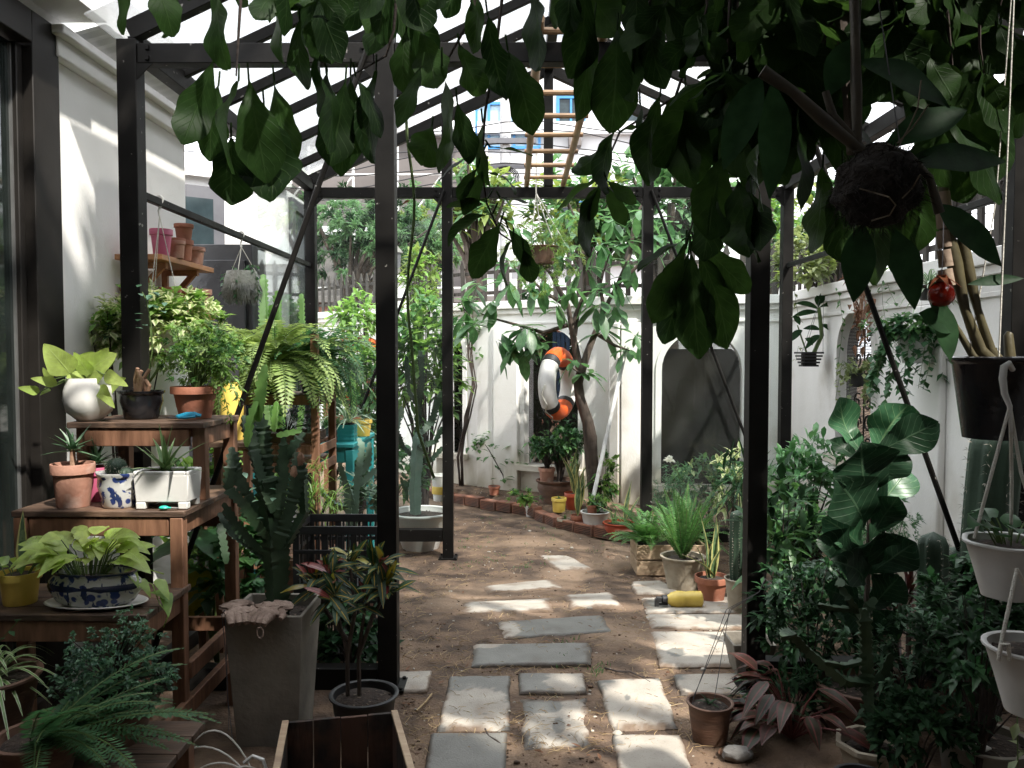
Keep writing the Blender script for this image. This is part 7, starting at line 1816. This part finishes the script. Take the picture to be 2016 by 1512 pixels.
OV = [  # px, py of leaf base; tip dx, dy (pixels); width ratio; depth
 (430, -40, 10, 165, .55, 2.3), (255, -60, -15, 115, .5, 2.3), (330, -60, -10, 120, .5, 2.35), (300, -50, 35, 110, .5, 2.3), (420, 120, -45, 150, .45, 2.35), (430, 170, -25, 130, .5, 2.4), (470, 160, -5, 170, .5, 2.4), (490, 160, 20, 180, .5, 2.35), (520, 210, 20, 165, .65, 2.4), (455, 270, 0, 120, .68, 2.38), (540, 160, 25, 150, .5, 2.42), (560, -50, 0, 150, .5, 2.4), (590, 40, 5, 120, .5, 2.4), (620, 60, 20, 150, .5, 2.4), (640, 130, 0, 150, .5, 2.35), (680, 160, -20, 150, .5, 2.4), (700, 150, 40, 110, .5, 2.42), (740, 140, -10, 160, .45, 2.45), (690, 150, -5, 175, .5, 2.45), (620, -50, -20, 130, .55, 2.45),
 (870, 130, 0, 190, .58, 2.4), (905, 90, 35, 90, .7, 2.42), (830, 60, 30, 100, .6, 2.45), (800, 60, -10, 110, .5, 2.45), (850, 250, -20, 65, .9, 2.43), (900, 200, 20, 110, .45, 2.46), (830, 130, -40, 110, .45, 2.4), (960, 30, 35, 150, .5, 2.45), (1000, 100, 40, 150, .48, 2.45), (1040, -40, 20, 160, .5, 2.5), (930, -40, 0, 130, .5, 2.45), (950, 240, 20, 110, .35, 2.5), (965, 290, 80, 15, .4, 2.5), (950, 300, -80, 50, .4, 2.5), (955, 330, -45, 80, .4, 2.5), (960, 340, 55, 40, .45, 2.5), (960, 390, -75, 20, .4, 2.52), (985, 390, 60, 10, .4, 2.52), (970, 420, -80, 60, .5, 2.52), (985, 440, -60, 90, .5, 2.55), (1010, 470, -10, 80, .6, 2.55), (1030, 490, 15, 60, .6, 2.55), (1000, 450, 45, 60, .45, 2.55), (940, 330, -40, 55, .4, 2.48),
 (1150, -30, -10, 170, .45, 2.5), (1170, 40, -30, 180, .45, 2.5), (1215, 60, -10, 180, .5, 2.52), (1215, 40, 15, 150, .45, 2.55), (1260, 40, 0, 110, .4, 2.5), (1285, 20, 20, 140, .5, 2.52), (1250, -40, 10, 110, .5, 2.5), (1190, 290, -55, 50, .6, 2.6), (1215, 250, -20, 120, .5, 2.6), (1180, 350, -75, 55, .45, 2.6), (1178, 365, -20, 125, .5, 2.6), (1190, 362, 35, 75, .4, 2.6), (1195, 355, 50, 45, .4, 2.6), (1185, 360, -40, 70, .4, 2.62), (1220, 260, 45, -10, .5, 2.6), (1260, 200, 10, 110, .45, 2.55), (1300, 190, -10, 160, .5, 2.5), (1350, 180, 15, 160, .5, 2.45), (1330, 250, 25, 110, .5, 2.5),
 (1350, 470, -90, 60, .45, 2.4), (1350, 490, -60, 130, .4, 2.4), (1355, 500, -35, 160, .4, 2.42), (1360, 500, 10, 185, .42, 2.4), (1370, 490, 70, 170, .42, 2.42), (1380, 480, 85, 90, .45, 2.42), (1350, 480, -20, 120, .45, 2.45), (1430, 300, -45, 150, .55, 2.35), (1450, 350, 20, 140, .6, 2.35), (1410, 380, -20, 120, .55, 2.38), (1480, 380, 20, 100, .6, 2.3)]
def oleaf(px, py, dx, dy, wr, Y):
    a = w(px, py, Y); b2 = w(px + dx, py + dy, Y + U(-.05, .03)); d = b2 - a; L = d.length
    leaf(LV, a, d + Z * L * .06, L * 1.04, L * wr * 1.06, 'ob', .08, U(-.15, .35), 16, wave=U(.04, .085), lobe=U(.06, .13), roll=PI / 2 + U(-.7, .7) if abs(d.z) > .6 * L else U(-.4, .4), curl=U(-.10, .13))
    LV.tube([a - d * .12 + Z * .02, a], .003, 4, cap=False)
for q in OV: oleaf(*q)
# upper fringe and dark mass on the right: whorls of leaves at twig tips
def whorl(px, py, Y, n, ln, top=130):
    twig([(px + U(-50, 50), min(py - top, -110)), (px + U(-15, 15), py - top * .4), (px, py)], Y, .005)
    for k in range(n):
        a = 2 * PI * (k + U(0, .6)) / n
        z_ = U(.65, 1.15); oleaf(px + U(-8, 8), py + U(-14, 6), math.cos(a) * ln * z_ * U(.3, 1.0), ln * z_ * U(.2, 1.0) + math.sin(a) * 14, U(.42, .66), Y + math.sin(a) * .06)
for px, py in ((560, -60), (640, -70), (720, -50), (800, -60), (920, -70), (1080, -70), (1120, -40), (1180, -70), (1260, -70), (1340, -60), (1400, -20), (1460, -40), (620, -10), (1310, 10), (1380, 60), (1420, 140), (540, -80), (470, -90), (380, -100), (760, -20)):
    whorl(px, py, U(2.25, 2.8), rnd.choice([5, 6, 7]), U(105, 150))
for i in range(62):
    px = U(1400, 2060); lim = 250 if px > 1500 else 160
    if px > 1880: lim = 150
    py = U(-120, lim)
    if 1630 < px < 1720 and -40 < py < 120: continue
    whorl(px, py, U(1.95, 2.7), rnd.choice([6, 7, 8]), U(110, 170))
for px, py, dx, dy in ((1520, 230, -15, 165), (1570, 250, 0, 150), (1620, 330, -10, 150), (1660, 330, 15, 170), (1740, 350, -5, 190), (1790, 330, 20, 150), (1760, 360, 30, 165), (1480, 330, 10, 170), (1850, 250, 10, 150), (1900, 180, 20, 170), (1940, 140, 30, 190)):
    oleaf(px, py, dx, dy, .62, U(2.0, 2.4))
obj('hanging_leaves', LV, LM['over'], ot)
# crown above, out of the picture, that shades the entrance: gaps where the sun gets through
LIT = [((-1.45, 3.2, 1.4), .45), ((-1.2, 3.2, 1.05), .16), ((-1.35, 3.0, .98), .22), ((-1.15, 3.9, 1.6), .5), ((-1.3, 4.5, 1.5), .5), ((-.95, 3.12, 1.38), .2), ((1.25, 3.1, 1.28), .09)]
for px, py, r in ((935, 1402, .15), (1100, 1410, .15), (1258, 1392, .17), (1285, 1520, .17), (808, 1345, .12), (1000, 1196, .24), (1165, 1182, .2), (1020, 1155, .32), (900, 1120, .4), (1110, 1108, .5), (1360, 1195, .3), (1390, 1280, .32), (1300, 1110, .3), (850, 1150, .3), (1110, 1348, .08), (1420, 1230, .2), (1000, 1050, .6), (1200, 1000, .5)):
    LIT.append((tuple(gnd(px, py)), r))
CR = MB(); n_ = 0
for i in range(10000):
    c = V((U(-1.9, 6.6), U(-.9, 3.3), U(2.75, 4.7)))
    if c.x < -.75:
        kw = (c.x + 2) / SUN.x; wp = c - SUN * kw
        continue
    if c.z < 1.5 + c.y * .46 + .12 and c.y > .2: continue
    if c.z > 2.6 + .4 * (c.y < 2) and c.y > 3.0: continue
    bad = False
    for t, r in LIT:
        t = V(t); k = (c.z - t.z) / SUN.z; q = t + SUN * k
        if (q - c).length < r + .20: bad = True; break
    if bad: continue
    n_ += 1
    for k in range(4):
        d = rdir(-1, .3); leaf(CR, c - tv + rdir(-1, 1) * .06, d, U(.16, .26), U(.09, .13), 'ob', .2, .2, 3)
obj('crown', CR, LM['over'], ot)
